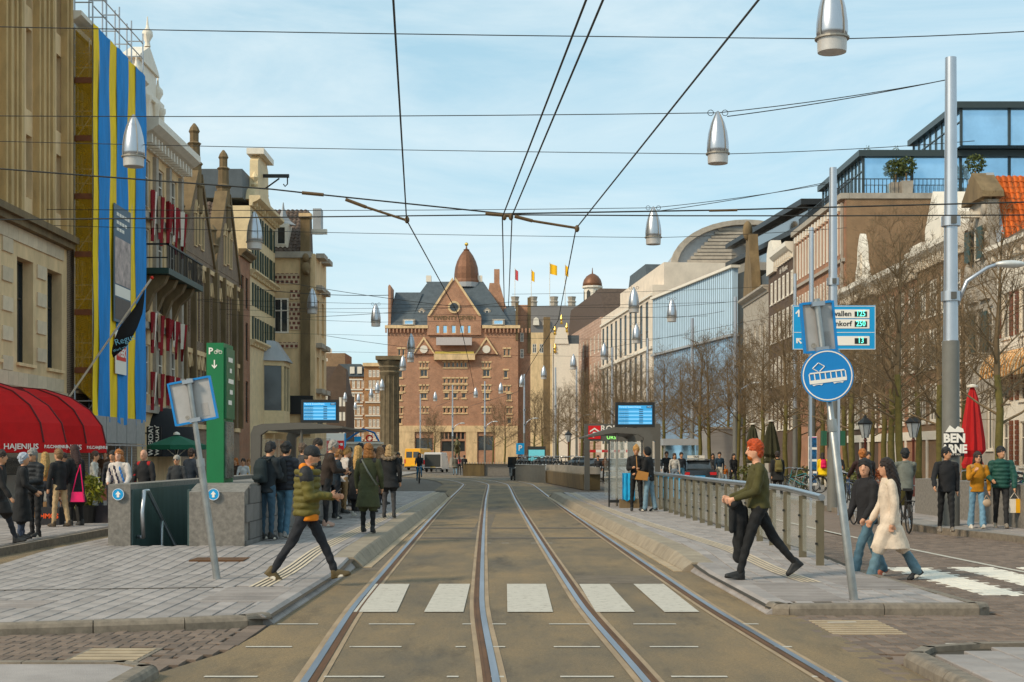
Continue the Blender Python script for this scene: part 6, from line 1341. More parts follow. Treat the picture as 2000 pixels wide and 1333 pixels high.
TREES = [(1955,38,.92),(1836,50,1),(1762,45,1.02),(1745,53,1),(1728,63,1),(1665,57,1.0),(1652,67,.98),(1535,70,1),(1490,80,1.02),(1455,92,1.0),(1385,94,1.05),(1330,106,1),(1296,100,1.0),(1238,118,1.05),(1204,126,1),(1160,136,1.05),(1112,150,1),(1090,162,1.05),(1058,166,1),(1042,178,1.05),(1420,105,1.05),(1590,86,1.05),(1700,80,1.0),(962,205,1),(848,232,1),(836,245,.95),(985,192,1),(1350,125,1.1),(1270,140,1.1),(1605,76,1.05),(1440,85,1.0),(1366,88,1.0),(1214,110,1.05),(1182,131,1.1),(1136,142,1.1),(1795,60,1.05),(1885,62,1.0),(1560,95,1.1)]
for i, (x, d, s) in enumerate(TREES):
    where = ('in front of the white awning house' if x > 1900 else 'near the big tram pole' if x > 1800 else 'right of the tram sign' if x > 1640 else 'behind the redhead man' if x > 1470 else 'before the glass front' if x > 1340 else 'around the right departure screen' if x > 1180 else 'beside the ROKIN portal' if x > 1080 else 'before the hotel')
    reg = lambda q: (q > 1900, q > 1800, q > 1640, q > 1470, q > 1340, q > 1180, q > 1080)
    row = sorted(q[0] for q in TREES if reg(q[0]) == reg(x)); rank = row.index(x)
    t = thing('bare_tree', ('bare street tree, ' if len(row) == 1 else 'bare street tree, %s from the left of those ' % ['first','second','third','fourth','fifth','sixth','seventh','eighth','ninth'][rank]) + where, 'tree', (PX(x,d),d,.05), i*1.7, 'bare street trees')
    t.scale = (s,s,s); a, b_ = TV[i % 4]; put('trunk', a, t); put('crown', b_, t)
for i, (x, y, d, w_) in enumerate(((1456,925,72,.9), (1722,910,60,.8), (1570,935,66,.7), (1660,930,56,.6))):
    t = thing('shrub', ['low green shrub bed beside the tall pole', 'rust leaved shrub behind the cyclists', 'small shrub behind the poster pole', 'low shrub left of the cyclist'][i], 'plant', (PX(x,d),d,.1)); leafball(t, (0,0,.55), (w_,.6,.55), 700, .08, mat('bush_leaf_%d' % (i == 1), ((.10,.11,.03),(.20,.06,.02))[i == 1], .6, var=.4, island=.4)); MB().tube([(0,0,0),(0,0,.5)], .04, 5).obj('stem', M_bark, t)
# ================================================================ PEOPLE
RAW = []     # (object, prims, voxel, wobble) remeshed in one go
def V(*a): return Vector(a)
class Shape:
    """collects capsules, ellipsoids and lofts; becomes one continuous remeshed surface"""
    def __init__(s): s.mb = MB(); s.pr = []
    def cap(s, a, b, ra, rb, m=0):
        a, b = Vector(a), Vector(b); t = b-a; L_ = max(t.length, 1e-4); t = t/L_; pts = []; rs = []
        for k in (-1, -.7, 0): pts.append(a+t*ra*k); rs.append(ra*math.sqrt(max(1-k*k, .04)))
        for k in (0, .7, 1): pts.append(b+t*rb*k); rs.append(rb*math.sqrt(max(1-k*k, .04)))
        s.mb.tube(pts, rs, 10); s.pr.append(('c', a, b, ra, rb, m)); return s
    def chain(s, pts, rs, m=0):
        for i in range(len(pts)-1): s.cap(pts[i], pts[i+1], rs[i], rs[i+1], m)
        return s
    def ell(s, c, r, m=0, M=None):
        s.mb.ell(c, r, 14, 10, M); s.pr.append(('e', Vector(c), r, M.inverted() if M else None, 0, m)); return s
    def loft(s, rows, m=0, n=20, M=None):
        vs = []; fs = []; k = len(rows)
        for c, rx, ry in rows:
            for j in range(n): a = 2*math.pi*j/n; vs.append((c[0]+rx*math.cos(a), c[1]+ry*math.sin(a), c[2]))
        for i in range(k-1):
            for j in range(n): fs.append((i*n+j, i*n+(j+1)%n, (i+1)*n+(j+1)%n, (i+1)*n+j))
        fs += [tuple(range(n))[::-1], tuple(range((k-1)*n, k*n))]
        if rows[-1][0][2] < rows[0][0][2]: fs = [f[::-1] for f in fs]
        if M: vs = [M @ Vector(v) for v in vs]; rows = [(M @ Vector(c), a, b) for c, a, b in rows]
        s.mb.add(vs, fs)
        for (c, rx, ry), (c2, rx2, ry2) in zip(rows[:-1], rows[1:]): s.pr.append(('c', Vector(c), Vector(c2), min(rx,ry), min(rx2,ry2), m))
        return s
    def obj(s, name, mats, parent=None, vox=.014, wob=.0, freq=22.):
        o = s.mb.obj(name, mats, parent, True); md = o.modifiers.new('r', 'REMESH'); md.mode = 'VOXEL'; md.voxel_size = vox; md.use_smooth_shade = True
        sm = o.modifiers.new('s', 'SMOOTH'); sm.iterations = 3; sm.factor = .5
        RAW.append((o, s.pr, len(mats) if isinstance(mats, list) else 1, wob, freq)); return o
SKIN = lambda c=(.52,.30,.20): mat('skin_%d_%d' % (c[0]*100, c[2]*100), c, .55, var=.06, scale=12)
def cloth(c, rough=.85): return mat('cloth_%d_%d_%d' % (c[0]*999, c[1]*999, c[2]*999), c, rough, var=.22, scale=7, bump=.35, bscale=24)
DEF = dict(lean=3, head=0, turn=0, ll=(4,2,2), rl=(-4,4,2), la=(4,8,12), ra=(4,8,12))
def person(label, x, d, z, rz, H=1.74, pose=None, top=(.02,.02,.022), legs=(.02,.022,.03), shoe=(.03,.03,.03), sole=None, hair='short', hairc=(.03,.018,.012), outer=None, outc=(.02,.02,.02), hem=.5, skin=(.52,.30,.20), vox=.02, flare=0., hands=False, extra=None, gl=False, group='people on the street', sleeve=True, slim=1.):
    ps = dict(DEF); ps.update(pose or {}); s = H/1.75; mp_ = [SKIN(skin), cloth(top), cloth(legs)]
    u = V(0, math.sin(R(ps['lean'])), math.cos(R(ps['lean'])))
    hipc = V(0,0,.93); neck = hipc+u*.53; sh = hipc+u*.475; J = {}
    B = Shape()
    hp = R(ps['head']); tn = R(ps['turn'])
    hd = Matrix.Rotation(-tn,3,'Z') @ Matrix.Rotation(-hp,3,'X'); fwd = hd @ V(0,1,0); upv = hd @ V(0,0,1); sidev = hd @ V(1,0,0); M4 = hd.to_4x4()
    hc = neck + V(0, .02, 0) + u*.05 + upv*.115
    B.cap(neck-u*.04, hc-upv*.06, .056, .05, 0)
    B.ell(hc, (.080,.098,.118), 0, M4); B.ell(hc-upv*.06+fwd*.03, (.060,.064,.066), 0, M4)
    B.cap(hc+fwd*.088+upv*.008, hc+fwd*.108-upv*.022, .011, .016, 0)
    for k in (-1,1): B.ell(hc+sidev*k*.077-upv*.008-fwd*.008, (.012,.022,.032), 0, M4)
    B.ell(hipc+V(0,-.005,.02), (.158*slim,.115,.13), 2); B.ell(hipc+u*.18, (.142*slim,.105,.15), 1); B.ell(hipc+u*.34, (.165*slim,.115,.16), 1)
    B.cap(sh+V(-.135*slim,0,0), sh+V(.135*slim,0,0), .068, .068, 1)
    for side, key, ak in ((-1,'ll','la'), (1,'rl','ra')):
        f, b_, o_ = ps[key]; h0 = hipc+V(side*.088,0,0); a1 = R(f); a2 = R(f-b_); ox = math.sin(R(o_))*side
        k0 = h0 + V(ox*.43, math.sin(a1)*.43, -math.cos(a1)*.43); an = k0 + V(ox*.3, math.sin(a2)*.42, -math.cos(a2)*.42)
        B.cap(h0, k0, .088*slim, .064, 2); B.cap(k0, an, .062, .045+flare*.045, 2); J['k'+key] = k0; J['a'+key] = an; J['s'+key] = a2
        f, b_, o_ = ps[ak][:3]; inn = ps[ak][3] if len(ps[ak]) > 3 else 0; s0 = sh+V(side*.185*slim,0,-.01); a1 = R(f); a2 = R(f+b_)
        e0 = s0 + V(side*math.sin(R(o_))*.28, math.sin(a1)*.28*math.cos(R(o_)), -math.cos(a1)*.28*math.cos(R(o_)))
        iv = math.sin(R(inn)); w0 = e0 + V(-side*iv*.25, math.sin(a2)*.25*math.cos(R(inn)), -math.cos(a2)*.25*math.cos(R(inn)))
        B.cap(s0, e0, .056, .046, 1); B.cap(e0, w0, .045, .033, 1 if sleeve else 0)
        hdv = (w0-e0).normalized(); pc = w0+hdv*.055; J['s'+ak] = s0; J['e'+ak] = e0; J['w'+ak] = w0; J['h'+ak] = w0+hdv*.09
        sd_ = hdv.cross(V(side*1.,0,0)); sd_ = sd_.normalized() if sd_.length > .1 else V(0,1,0); nv = sd_.cross(hdv).normalized()
        if hands:
            B.cap(w0, pc, .024, .034, 0)
            for i in range(4):
                b0 = pc+sd_*(i-1.5)*.021+hdv*.02; l_ = (.062,.072,.068,.052)[i]; mid = b0+hdv*l_*.55; B.chain([b0, mid, mid+(hdv*.6-nv*side*.8).normalized()*l_*.5], [.0105,.0095,.0085], 0)
            B.chain([pc-sd_*.03-hdv*.02, pc-sd_*.058+hdv*.015, pc-sd_*.06+hdv*.045], [.012,.011,.009], 0)
        else: B.cap(w0+hdv*.02, w0+hdv*.11, .03, .032, 0); B.cap(w0+hdv*.05, w0+hdv*.09+sd_*-.035, .012, .011, 0)
    zmin = min(J['all'].z, J['arl'].z) - .085
    o = B.obj('person', mp_, None, vox, .006, 26)
    o.location = (x, d, z - zmin*s); o.rotation_euler = (0,0,R(rz)); o.scale = (s,s,s)
    tag(o, label, 'person', group)
    sm_ = mat('shoe_%d_%d' % (shoe[0]*999, shoe[2]*999), shoe, .6, var=.15, scale=20); so_ = mat('sole_pale', (.62,.60,.55), .7) if sole else mat('sole_dark', (.02,.02,.02), .7)
    for key in ('ll','rl'):
        an = J['a'+key]; tp = J['s'+key]; tilt = max(-.75, min(.6, tp*.9 if tp < 0 else tp*.55)); Mr = Matrix.Translation(an) @ Matrix.Rotation(tilt, 4, 'X')
        S_ = Shape(); S_.cap(Mr @ V(0,-.02,.02), Mr @ V(0,-.015,-.03), .045, .046, 0); S_.cap(Mr @ V(0,-.03,-.04), Mr @ V(0,.15,-.055), .042, .036, 0); S_.cap(Mr @ V(0,.02,-.01), Mr @ V(0,.12,-.045), .04, .034, 0)
        S_.loft([(V(0,.055,-.084), .046, .135), (V(0,.055,-.064), .045, .133)], 1, M=Mr); S_.obj('shoe', [sm_, so_], o, .012 if vox < .016 else .016)
    # hair
    hm = mat('hair_%d_%d' % (hairc[0]*999, hairc[2]*999), hairc, .6, var=.4, scale=30, bump=.8, bscale=70)
    hl = lambda a, b_, c_: hc + sidev*a + fwd*b_ + upv*c_
    if hair in ('short','long','bun','curly','swept','bob'):
        S_ = Shape(); S_.ell(hl(0,-.014,.042), (.096,.106,.108), 0, M4); S_.ell(hl(0,-.045,-.02), (.086,.066,.082), 0, M4)
        if hair == 'swept':
            for i in range(9): S_.ell(hl(-.05+.0125*i, .045-.012*(i%3), .10+.012*(i%2)), (.025,.045,.035), 0, M4)
        if hair == 'curly':
            for i in range(26): a = i*2.4; q = .25+.75*(i/26); S_.ell(hl(math.cos(a)*.085*q, -.03+math.sin(a)*.085*q, .03+.09*(1-q)), (.034,.034,.034), 0)
        if hair == 'bun': S_.ell(hl(0,-.06,.125), (.045,.045,.045), 0)
        if hair == 'bob':
            S_.ell(hl(0,-.03,-.06), (.105,.095,.10), 0, M4); S_.ell(hl(0,-.045,-.12), (.11,.085,.07), 0, M4)
        if hair == 'long':
            S_.chain([hl(0,-.055,.0), hl(0,-.085,-.12), neck+V(0,-.10,-.08), neck+V(0,-.13,-.26)], [.08,.088,.085,.05], 0)
            for k in (-1,1): S_.chain([hl(k*.066,-.005,.03), hl(k*.08,-.012,-.08), neck+V(k*.09,-.03,-.06), neck+V(k*.10,-.02,-.2)], [.03,.032,.032,.018], 0)
        S_.obj('hair', [hm], o, .013, .008, 60)
    elif hair in ('beanie','cap'):
        S_ = Shape(); S_.ell(hl(0,-.012,.042), (.094,.111,.10), 0, M4)
        if hair == 'cap': S_.loft([(hl(0,.09,.035),.07,.085), (hl(0,.09,.05),.068,.083)], 0)
        S_.obj('hat', [hm], o, .012)
        Shape().ell(hl(0,-.03,-.02), (.078,.075,.06), 0, M4).obj('hair', [mat('hair_40_20', (.05,.04,.03), .7)], o, .014)
    elif hair == 'hood':
        Shape().ell(hl(0,-.03,.01), (.105,.11,.14), 0, M4).obj('hood', [cloth(outc)], o, .016)
    fc = MB()   # eyes, brows and mouth
    for k in (-1,1): fc.ell(hl(k*.03,.083,.008), (.012,.008,.006), 8, 4); fc.ell(hl(k*.032,.086,.03), (.018,.006,.004), 6, 4)
    fc.ell(hl(0,.086,-.062), (.022,.006,.005), 8, 4); fc.obj('face_features', mat('feature_dark', (.07,.03,.025), .6, var=0), o)
    if gl: MB().cbox(hl(0,.088,-.006), .13, .012, .035).obj('sunglasses', M_iron, o)
    # outer garment
    if outer:
        S_ = Shape(); oc = cloth(outc, .7 if outer == 'puffer' else .9); puff = outer == 'puffer'; zt = .045
        if puff:
            k = 0; zz = .93+(-.06)
            rows = []
            while zz < 1.40:
                for dz, f_ in ((0,.90), (.02,1.0), (.05,1.03), (.078,.93)): q = (zz+dz-.93)/.5; rows.append((hipc+u*(zz+dz-.93), (.205-.02*abs(q-.45))*f_*slim, (.165)*f_))
                zz += .085
            rows += [(hipc+u*.52, .13, .12), (hipc+u*.57, .075, .085)]; S_.loft(rows, 0)
        else:
            lo = {'jacket': -.1, 'coat': -.12}[outer]; rows = []
            if outer == 'coat':
                hz = -.93+hem; mx_ = (J['kll']+J['krl'])*.5
                for t_ in (1, .8, .6, .4, .2): rows.append((V(mx_.x*t_*.5, mx_.y*t_*.9, .93+lerp(-.05, hz, t_)), lerp(.185,.255,t_)*slim, lerp(.15,.21+.18*abs(J['kll'].y-J['krl'].y),t_)))
            for key in (('ll','rl') if outer == 'coat' else ()):
                k_, a_ = J['k'+key], J['a'+key]; h_ = hipc+V(-.088 if key == 'll' else .088,0,0); tt = max(0, min(1, (k_.z-hem)/max(k_.z-a_.z,.01)))
                if hem > k_.z: S_.cap(h_, h_.lerp(k_, (h_.z-hem)/(h_.z-k_.z)), .125*slim, .115, 0)
                else: S_.chain([h_, k_, k_.lerp(a_, tt*.8)], [.125*slim,.112,.105], 0)
            rows += [(hipc+u*(-.1), .168*slim, .14), (hipc+u*.1, .158*slim, .128), (hipc+u*.3, .176*slim, .134), (hipc+u*.43, .165*slim, .118), (hipc+u*.52, .10, .095), (hipc+u*.56, .075, .08)]
            S_.loft(rows, 0)
        ra_ = (.088,.078,.06) if puff else (.068,.060,.047)
        for ak, side in (('la',-1), ('ra',1)):
            a, b_, c_ = J['s'+ak], J['e'+ak], J['w'+ak]
            if puff:
                pts = [a.lerp(b_, t_) for t_ in (0,.33,.66,1)] + [b_.lerp(c_, t_) for t_ in (.33,.66,.92)]
                for i, p_ in enumerate(pts): q = lerp(ra_[0], ra_[2], i/6); S_.ell(p_, (q,q,q*.85), 0)
            S_.cap(a, b_, ra_[0]*(.9 if puff else 1), ra_[1]*(.88 if puff else 1), 0); S_.cap(b_, c_, ra_[1]*(.88 if puff else 1), ra_[2]*(.85 if puff else 1), 0)
        S_.obj({'jacket':'jacket','coat':'coat','puffer':'puffer_jacket'}[outer], [oc], o, min(vox, .018) if puff else vox, .004 if outer == 'coat' else .006, 19)
        if not puff: Shape().chain([J['neck']+V(.075*math.cos(a), .01-.075*math.sin(a), .0+.012*math.sin(a)) if 0 else neck+V(.07*math.cos(a), -.01+.075*math.sin(a), -.005-.03*max(math.sin(a),0)) for a in [-2.4+.43*q for q in range(12)]], [.024]*12, 0).obj('collar', [oc], o, .014)
    J['o'] = o; J['hc'] = hc; J['neck'] = neck; J['u'] = u; J['s'] = s; J['hl'] = hl; J['hip'] = hipc
    return o, J
def world(o, v): return Matrix.Translation(o.location) @ o.rotation_euler.to_matrix().to_4x4() @ Matrix.Diagonal((*o.scale,1)) @ Vector(v)
def backpack(o, J, c, m_name='backpack'):
    S_ = Shape(); b0 = J['hip']+J['u']*.30+V(0,-.2,0)
    S_.loft([(b0+V(0,0,-.22), .12, .075), (b0+V(0,0,-.2), .145, .095), (b0+V(0,-.01,.05), .14, .10), (b0+V(0,.01,.18), .11, .075), (b0+V(0,.02,.21), .07, .04)], 0); S_.cap(b0+V(-.06,-.1,-.13), b0+V(.06,-.1,-.13), .05, .05, 0)
    S_.obj(m_name, [cloth(c)], o, .016)
    for k in (-1,1): MB().tube([b0+V(k*.09,.05,.17), J['hip']+J['u']*.53+V(k*.1,.02,.03), J['hip']+J['u']*.42+V(k*.11,.16,0)], .02, 6).obj('strap', cloth(c), o, True)
def phone(label, o, v, rz):
    p = world(o, v); t = put('phone', MB().box(-.037,.037,-.006,.006,-.07,.07).mesh('phone', mat('phone_black', (.02,.02,.025), .2)), None, p); t.rotation_euler = (R(-50),0,R(rz)); tag(t, label, 'phone')
WALK = lambda a=22, b=10: dict(ll=(a,3,1), rl=(-a*.85,b,1), la=(-14,12,8), ra=(16,16,8), lean=4)
PHONE = dict(la=(12,80,6,28), ra=(14,84,6,30), head=22)
ST = dict(ll=(2,1,3), rl=(-2,2,3))
# --- main figures
o, J = person('bearded man in black cap and olive puffer jacket, walking with a phone', PX(598,18.4), 18.4, .10, -88, 1.80, dict(ll=(27,4,1), rl=(-24,10,1), la=(14,74,6,16), ra=(10,82,6,26), head=16, lean=2), top=(.55,.17,.02), legs=(.012,.013,.018), shoe=(.085,.062,.025), sole=1, hair='cap', hairc=(.008,.008,.009), outer='puffer', outc=(.105,.092,.018), vox=.011, hands=True, skin=(.50,.28,.19))
S_ = Shape(); S_.cap(J['neck']+V(-.06,-.05,.02), J['neck']+V(.06,-.05,.02), .06, .06, 0); S_.cap(J['neck']+V(-.07,.05,-.01), J['neck']+V(.07,.05,-.01), .05, .05, 0); S_.obj('hood', [cloth((.62,.22,.03))], o, .013)
Shape().ell(J['hl'](0,.042,-.085), (.06,.06,.045), 0).obj('beard', [mat('beard_grey', (.17,.14,.11), .8, var=.4, scale=60)], o, .012)
S_ = Shape(); S_.loft([(J['hip']+J['u']*.43, .205, .165), (J['hip']+J['u']*.5, .165, .145), (J['hip']+J['u']*.555, .10, .105)], 0)
for ak in ('la','ra'): S_.cap(J['s'+ak]+V(0,0,.02), J['s'+ak].lerp(J['e'+ak],.25), .09, .092, 0)
S_.obj('yoke', [cloth((.013,.013,.015),.7)], o, .013)
S_ = Shape(); S_.loft([(J['hip']+V(0,.02,-.12), .175, .135), (J['hip']+V(0,.02,-.02), .175, .14)], 0); S_.obj('hoodie_hem', [cloth((.62,.22,.03))], o, .013)
phone('phone held by the man in olive puffer jacket', o, J['hra']+V(-.02,.02,.04), -88)
o, J = person('red haired man in olive sweater walking left with coat over arm', PX(1482,18.4), 18.4, .10, 90, 1.83, dict(ll=(20,6,1), rl=(-27,14,1), la=(12,58,6,10), ra=(16,52,4,14), head=4, lean=2), top=(.052,.050,.015), legs=(.006,.006,.007), shoe=(.008,.008,.009), hair='swept', hairc=(.42,.075,.008), vox=.011, hands=True, skin=(.62,.36,.26))
Shape().ell(J['hl'](0,.045,-.08), (.052,.055,.045), 0).obj('beard', [mat('beard_red', (.40,.12,.03), .8, var=.3, scale=60)], o, .012)
Shape().loft([(J['hip']+V(0,0,-.02), .178, .14), (J['hip']+V(0,0,.10), .165, .13), (J['hip']+J['u']*.3, .185, .138), (J['hip']+J['u']*.44, .175, .12), (J['hip']+J['u']*.53, .075, .075)], 0).cap(J['sla'], J['ela'], .066, .058, 0).cap(J['ela'], J['wla'], .056, .042, 0).cap(J['sra'], J['era'], .066, .058, 0).cap(J['era'], J['wra'], .056, .042, 0).obj('sweater', [cloth((.060,.056,.017))], o, .012, .005, 24)
S_ = Shape(); hw = [world(o, J['hla']+V(0,-.04,-.02)), world(o, J['hra']+V(0,-.06,-.02))]; hm_ = (hw[0]+hw[1])/2
S_.cap(hw[0]+V(.02,0,-.03), hw[1]+V(.02,0,-.03), .055, .06, 0); S_.cap(hm_+V(.06,0,-.02), hm_+V(.10,0,-.25), .09, .085, 0); S_.cap(hm_+V(.10,0,-.2), hm_+V(.10,.02,-.72), .085, .07, 0); S_.cap(hm_+V(.02,-.04,-.1), hm_+V(.0,-.06,-.36), .06, .04, 0); S_.cap(hm_+V(.16,.0,-.1), hm_+V(.18,.03,-.6), .06, .05, 0)
tag(S_.obj('folded_coat', [cloth((.007,.007,.008))], None, .012, .008, 18), 'black coat carried over the forearms of red haired man', 'coat')
o, J = person('woman with long dark hair in cream coat and jeans walking left', PX(1738,19.3), 19.3, .0, 92, 1.70, dict(ll=(24,8,1), rl=(-26,6,1), la=(-6,14,8), ra=(8,22,8), head=2, lean=3, turn=8), top=(.62,.55,.45), legs=(.11,.185,.24), flare=.75, shoe=(.012,.012,.013), sole=1, hair='long', hairc=(.018,.010,.007), outer='coat', outc=(.60,.53,.46), hem=.50, vox=.012, hands=True, skin=(.50,.29,.20), slim=.92)
o, J = person('dark haired woman in black jacket and jeans half hidden by cream coat', PX(1694,19.9), 19.9, .0, 118, 1.71, dict(ll=(28,10,1), rl=(-24,6,1), la=(10,30,8), ra=(8,20,8), turn=-34), top=(.012,.011,.013), legs=(.075,.14,.195), flare=.7, shoe=(.30,.10,.06), sole=1, hair='long', hairc=(.010,.008,.007), outer='jacket', outc=(.012,.011,.013), vox=.013, hands=True, skin=(.52,.31,.22), slim=.92)
# --- people waiting on the left platform
zp = .22
o, J = person('woman in long green parka seen from behind with grey shoulder strap', PX(719,27.4), 27.4, zp, -8, 1.70, dict(ll=(4,1,2), rl=(-5,3,2), la=(6,12,14), ra=(2,16,14)), legs=(.008,.008,.009), shoe=(.01,.01,.01), hair='bob', hairc=(.26,.115,.035), outer='coat', outc=(.050,.056,.026), hem=.50, vox=.014, hands=True)
MB().tube([J['neck']+V(-.12,-.06,-.02), J['hip']+V(.02,-.17,.3), J['hip']+V(.2,-.13,.0)], .018, 6).obj('shoulder_strap', cloth((.16,.17,.15)), o, True)
o, J = person('young person in dark coat with backpack leaning at the parapet', PX(522,25.2), 25.2, zp, -30, 1.72, dict(ST, **PHONE), top=(.012,.018,.022), legs=(.04,.08,.125), shoe=(.02,.02,.02), sole=1, hair='short', hairc=(.010,.009,.010), outer='jacket', outc=(.014,.020,.026), vox=.015); backpack(o, J, (.008,.016,.02))
o, J = person('person in dark hooded jacket with black backpack and loose blue jeans', PX(556,25.6), 25.6, zp, -20, 1.72, dict(ll=(8,4,3), rl=(-10,6,3), head=14), top=(.01,.01,.012), legs=(.07,.145,.22), flare=.4, shoe=(.25,.25,.25), sole=1, hair='curly', hairc=(.008,.008,.009), outer='puffer', outc=(.012,.014,.022), vox=.015); backpack(o, J, (.008,.010,.012))
o, J = person('grey haired man in dark brown jacket bent over phone', PX(637,29.8), 29.8, zp, -70, 1.80, dict(ST, head=24, lean=8, la=(14,72,6,24), ra=(14,78,6,26)), legs=(.010,.010,.012), shoe=(.45,.30,.25), sole=1, hair='short', hairc=(.28,.27,.26), outer='jacket', outc=(.028,.018,.013), vox=.016, hands=True); phone('phone in the hand of grey haired man', o, J['hra']+V(0,.03,.03), -70)
o, J = person('tall dark haired man in dark jacket beside grey haired man', PX(612,30.6), 30.6, zp, -95, 1.84, dict(ST, **PHONE), legs=(.010,.010,.013), hair='short', hairc=(.02,.014,.01), outer='jacket', outc=(.014,.014,.018), vox=.017)
o, J = person('curly haired boy in navy jacket looking at his phone', PX(655,33.5), 33.5, zp, -60, 1.62, dict(ST, **PHONE), legs=(.010,.011,.016), shoe=(.02,.02,.02), sole=1, hair='curly', hairc=(.22,.11,.04), outer='jacket', outc=(.012,.022,.035), vox=.018); phone('phone of the curly haired boy', o, J['hra']+V(0,.02,.03), -60)
o, J = person('person in white top and khaki trousers behind the curly boy', PX(672,36.5), 36.5, zp, -60, 1.68, dict(ST, **PHONE), top=(.55,.55,.55), legs=(.22,.15,.08), hair='bun', hairc=(.30,.18,.07), outer='jacket', outc=(.52,.50,.50), vox=.02)
o, J = person('blonde woman in long black coat seen from behind', PX(698,34.5), 34.5, zp, -20, 1.70, ST, legs=(.010,.010,.012), shoe=(.5,.5,.48), sole=1, hair='long', hairc=(.42,.27,.11), outer='coat', outc=(.008,.008,.010), hem=.42, vox=.018)
o, J = person('dark haired man behind blonde woman turning right', PX(697,37.8), 37.8, zp, -60, 1.80, dict(ST, **PHONE), hair='short', hairc=(.02,.015,.012), outer='jacket', outc=(.02,.02,.024), vox=.022)
o, J = person('person in black coat with fur trimmed hood and grey trousers', PX(760,33.8), 33.8, zp, -5, 1.72, dict(ST, la=(2,10,14), ra=(2,10,14)), legs=(.055,.055,.06), shoe=(.02,.02,.02), hair='bob', hairc=(.34,.24,.13), outer='coat', outc=(.008,.008,.009), hem=.72, vox=.017)
S_ = Shape()
for i in range(14): a = i/13*math.pi; S_.ell(J['neck']+V(-.15*math.cos(a), -.09-.05*math.sin(a), .02-.06*math.sin(a)), (.045,.045,.045), 0)
S_.obj('fur_trim', [mat('fur', (.20,.16,.12), .95, var=.5, scale=40, bump=1, bscale=90)], o, .014, .012, 70)
o, J = person('woman with light brown hair standing behind fur hooded coat', PX(742,37), 37, zp, -10, 1.70, ST, hair='long', hairc=(.22,.12,.06), outer='coat', outc=(.03,.025,.022), vox=.022)
# --- left sidewalk
zs = .12
o, J = person('elderly woman with blue grey hair in long black coat, far left', PX(42,26.8), 26.8, zs, -70, 1.62, dict(ST, la=(8,40,6), ra=(8,50,6)), legs=(.05,.07,.12), shoe=(.02,.02,.02), hair='curly', hairc=(.36,.42,.52), outer='coat', outc=(.008,.008,.009), hem=.36, vox=.015)
o, J = person('older man with sunglasses in black quilted jacket holding phone', PX(68,27.6), 27.6, zs, 150, 1.70, dict(ST, la=(10,70,6,20), ra=(6,20,8), head=6), legs=(.012,.012,.014), shoe=(.02,.02,.02), sole=1, hair='short', hairc=(.25,.25,.25), outer='puffer', outc=(.010,.012,.016), gl=True, vox=.015, hands=True)
o, J = person('person in black jacket and beige trousers facing the shop', PX(117,31.5), 31.5, zs, 60, 1.72, dict(ll=(6,2,2), rl=(-8,4,2), ra=(10,70,8)), legs=(.42,.32,.20), shoe=(.05,.035,.02), hair='short', hairc=(.20,.12,.06), outer='jacket', outc=(.010,.010,.011), vox=.017)
o, J = person('woman with very long dark hair in black coat carrying pink bag', PX(148,32), 32, zs, 60, 1.80, dict(ST, la=(2,14,10)), legs=(.008,.008,.009), hair='long', hairc=(.03,.010,.008), outer='coat', outc=(.008,.008,.009), hem=.5, vox=.016)
t = thing('pink_handbag', 'bright pink handbag on a long strap beside black coat', 'handbag', P(152,971,31.6)); MB().prism([(-.15,-.11),(.15,-.11),(.12,.11),(-.12,.11)], 'y', -.05, .05).obj('bag_body', mat('pink_leather', (.72,.02,.16), .4), t); MB().tube([(-.12,0,.1),(-.02,0,.5),(.06,-.02,.72),(.12,0,.1)], .012, 6).obj('strap', MATS['pink_leather'], t)
o, J = person('blonde woman in patterned top behind the man in quilted jacket', PX(88,33), 33, zs, 10, 1.64, ST, top=(.35,.16,.06), hair='long', hairc=(.36,.24,.10), outer=None, vox=.02)
o, J = person('person in red and white striped top bending over boxes', PX(101,34.5), 34.5, zs, -70, 1.68, dict(ST, lean=22, head=20), top=(.40,.16,.18), hair='short', hairc=(.04,.025,.02), vox=.02)
o, J = person('dark clothed passer-by cut by the left picture edge', PX(-4,25.5), 25.5, zs, -80, 1.72, WALK(), top=(.25,.10,.06), outer='coat', outc=(.02,.018,.018), hem=.6, hair='short', vox=.017)
o, J = person('woman in white sweater with dark pattern above stair parapet', PX(234,31), 31, .1, 172, 1.72, dict(ST, la=(8,40,10), ra=(8,60,10,20)), top=(.55,.53,.52), hair='bob', hairc=(.34,.14,.05), vox=.015, outer='jacket', outc=(.56,.54,.54), skin=(.55,.34,.26))
for i in range(14): MB().ell(V(-.17+.35*((i*5)%14)/13, .150 if i % 5 else .14, 1.02+.34*i/13), (.022,.015,.05)).obj('pattern_patch', cloth((.03,.03,.06) if i % 3 else (.05,.18,.5)), o)
person('bald man in black jacket over red shirt behind the parapet', PX(283,32.5), 32.5, .1, 165, 1.74, ST, top=(.30,.012,.012), hair='none', outer='jacket', outc=(.010,.010,.012), vox=.016, skin=(.50,.30,.22))
person('bearded man in grey beanie and sunglasses by green tower', PX(347,34.5), 34.5, .1, 170, 1.60, dict(ST, head=4), top=(.02,.022,.026), hair='beanie', hairc=(.32,.31,.29), outer='jacket', outc=(.028,.032,.038), gl=True, vox=.016)
person('cyclist with dark helmet behind the woman in patterned sweater', PX(221,36), 36, .1, 175, 1.72, ST, top=(.02,.02,.025), hair='beanie', hairc=(.02,.02,.02), vox=.02)
person('person in dark blue jacket seen from behind near green tower', PX(372,38.5), 38.5, .1, -30, 1.78, ST, top=(.02,.03,.05), outer='jacket', outc=(.018,.026,.04), vox=.02)
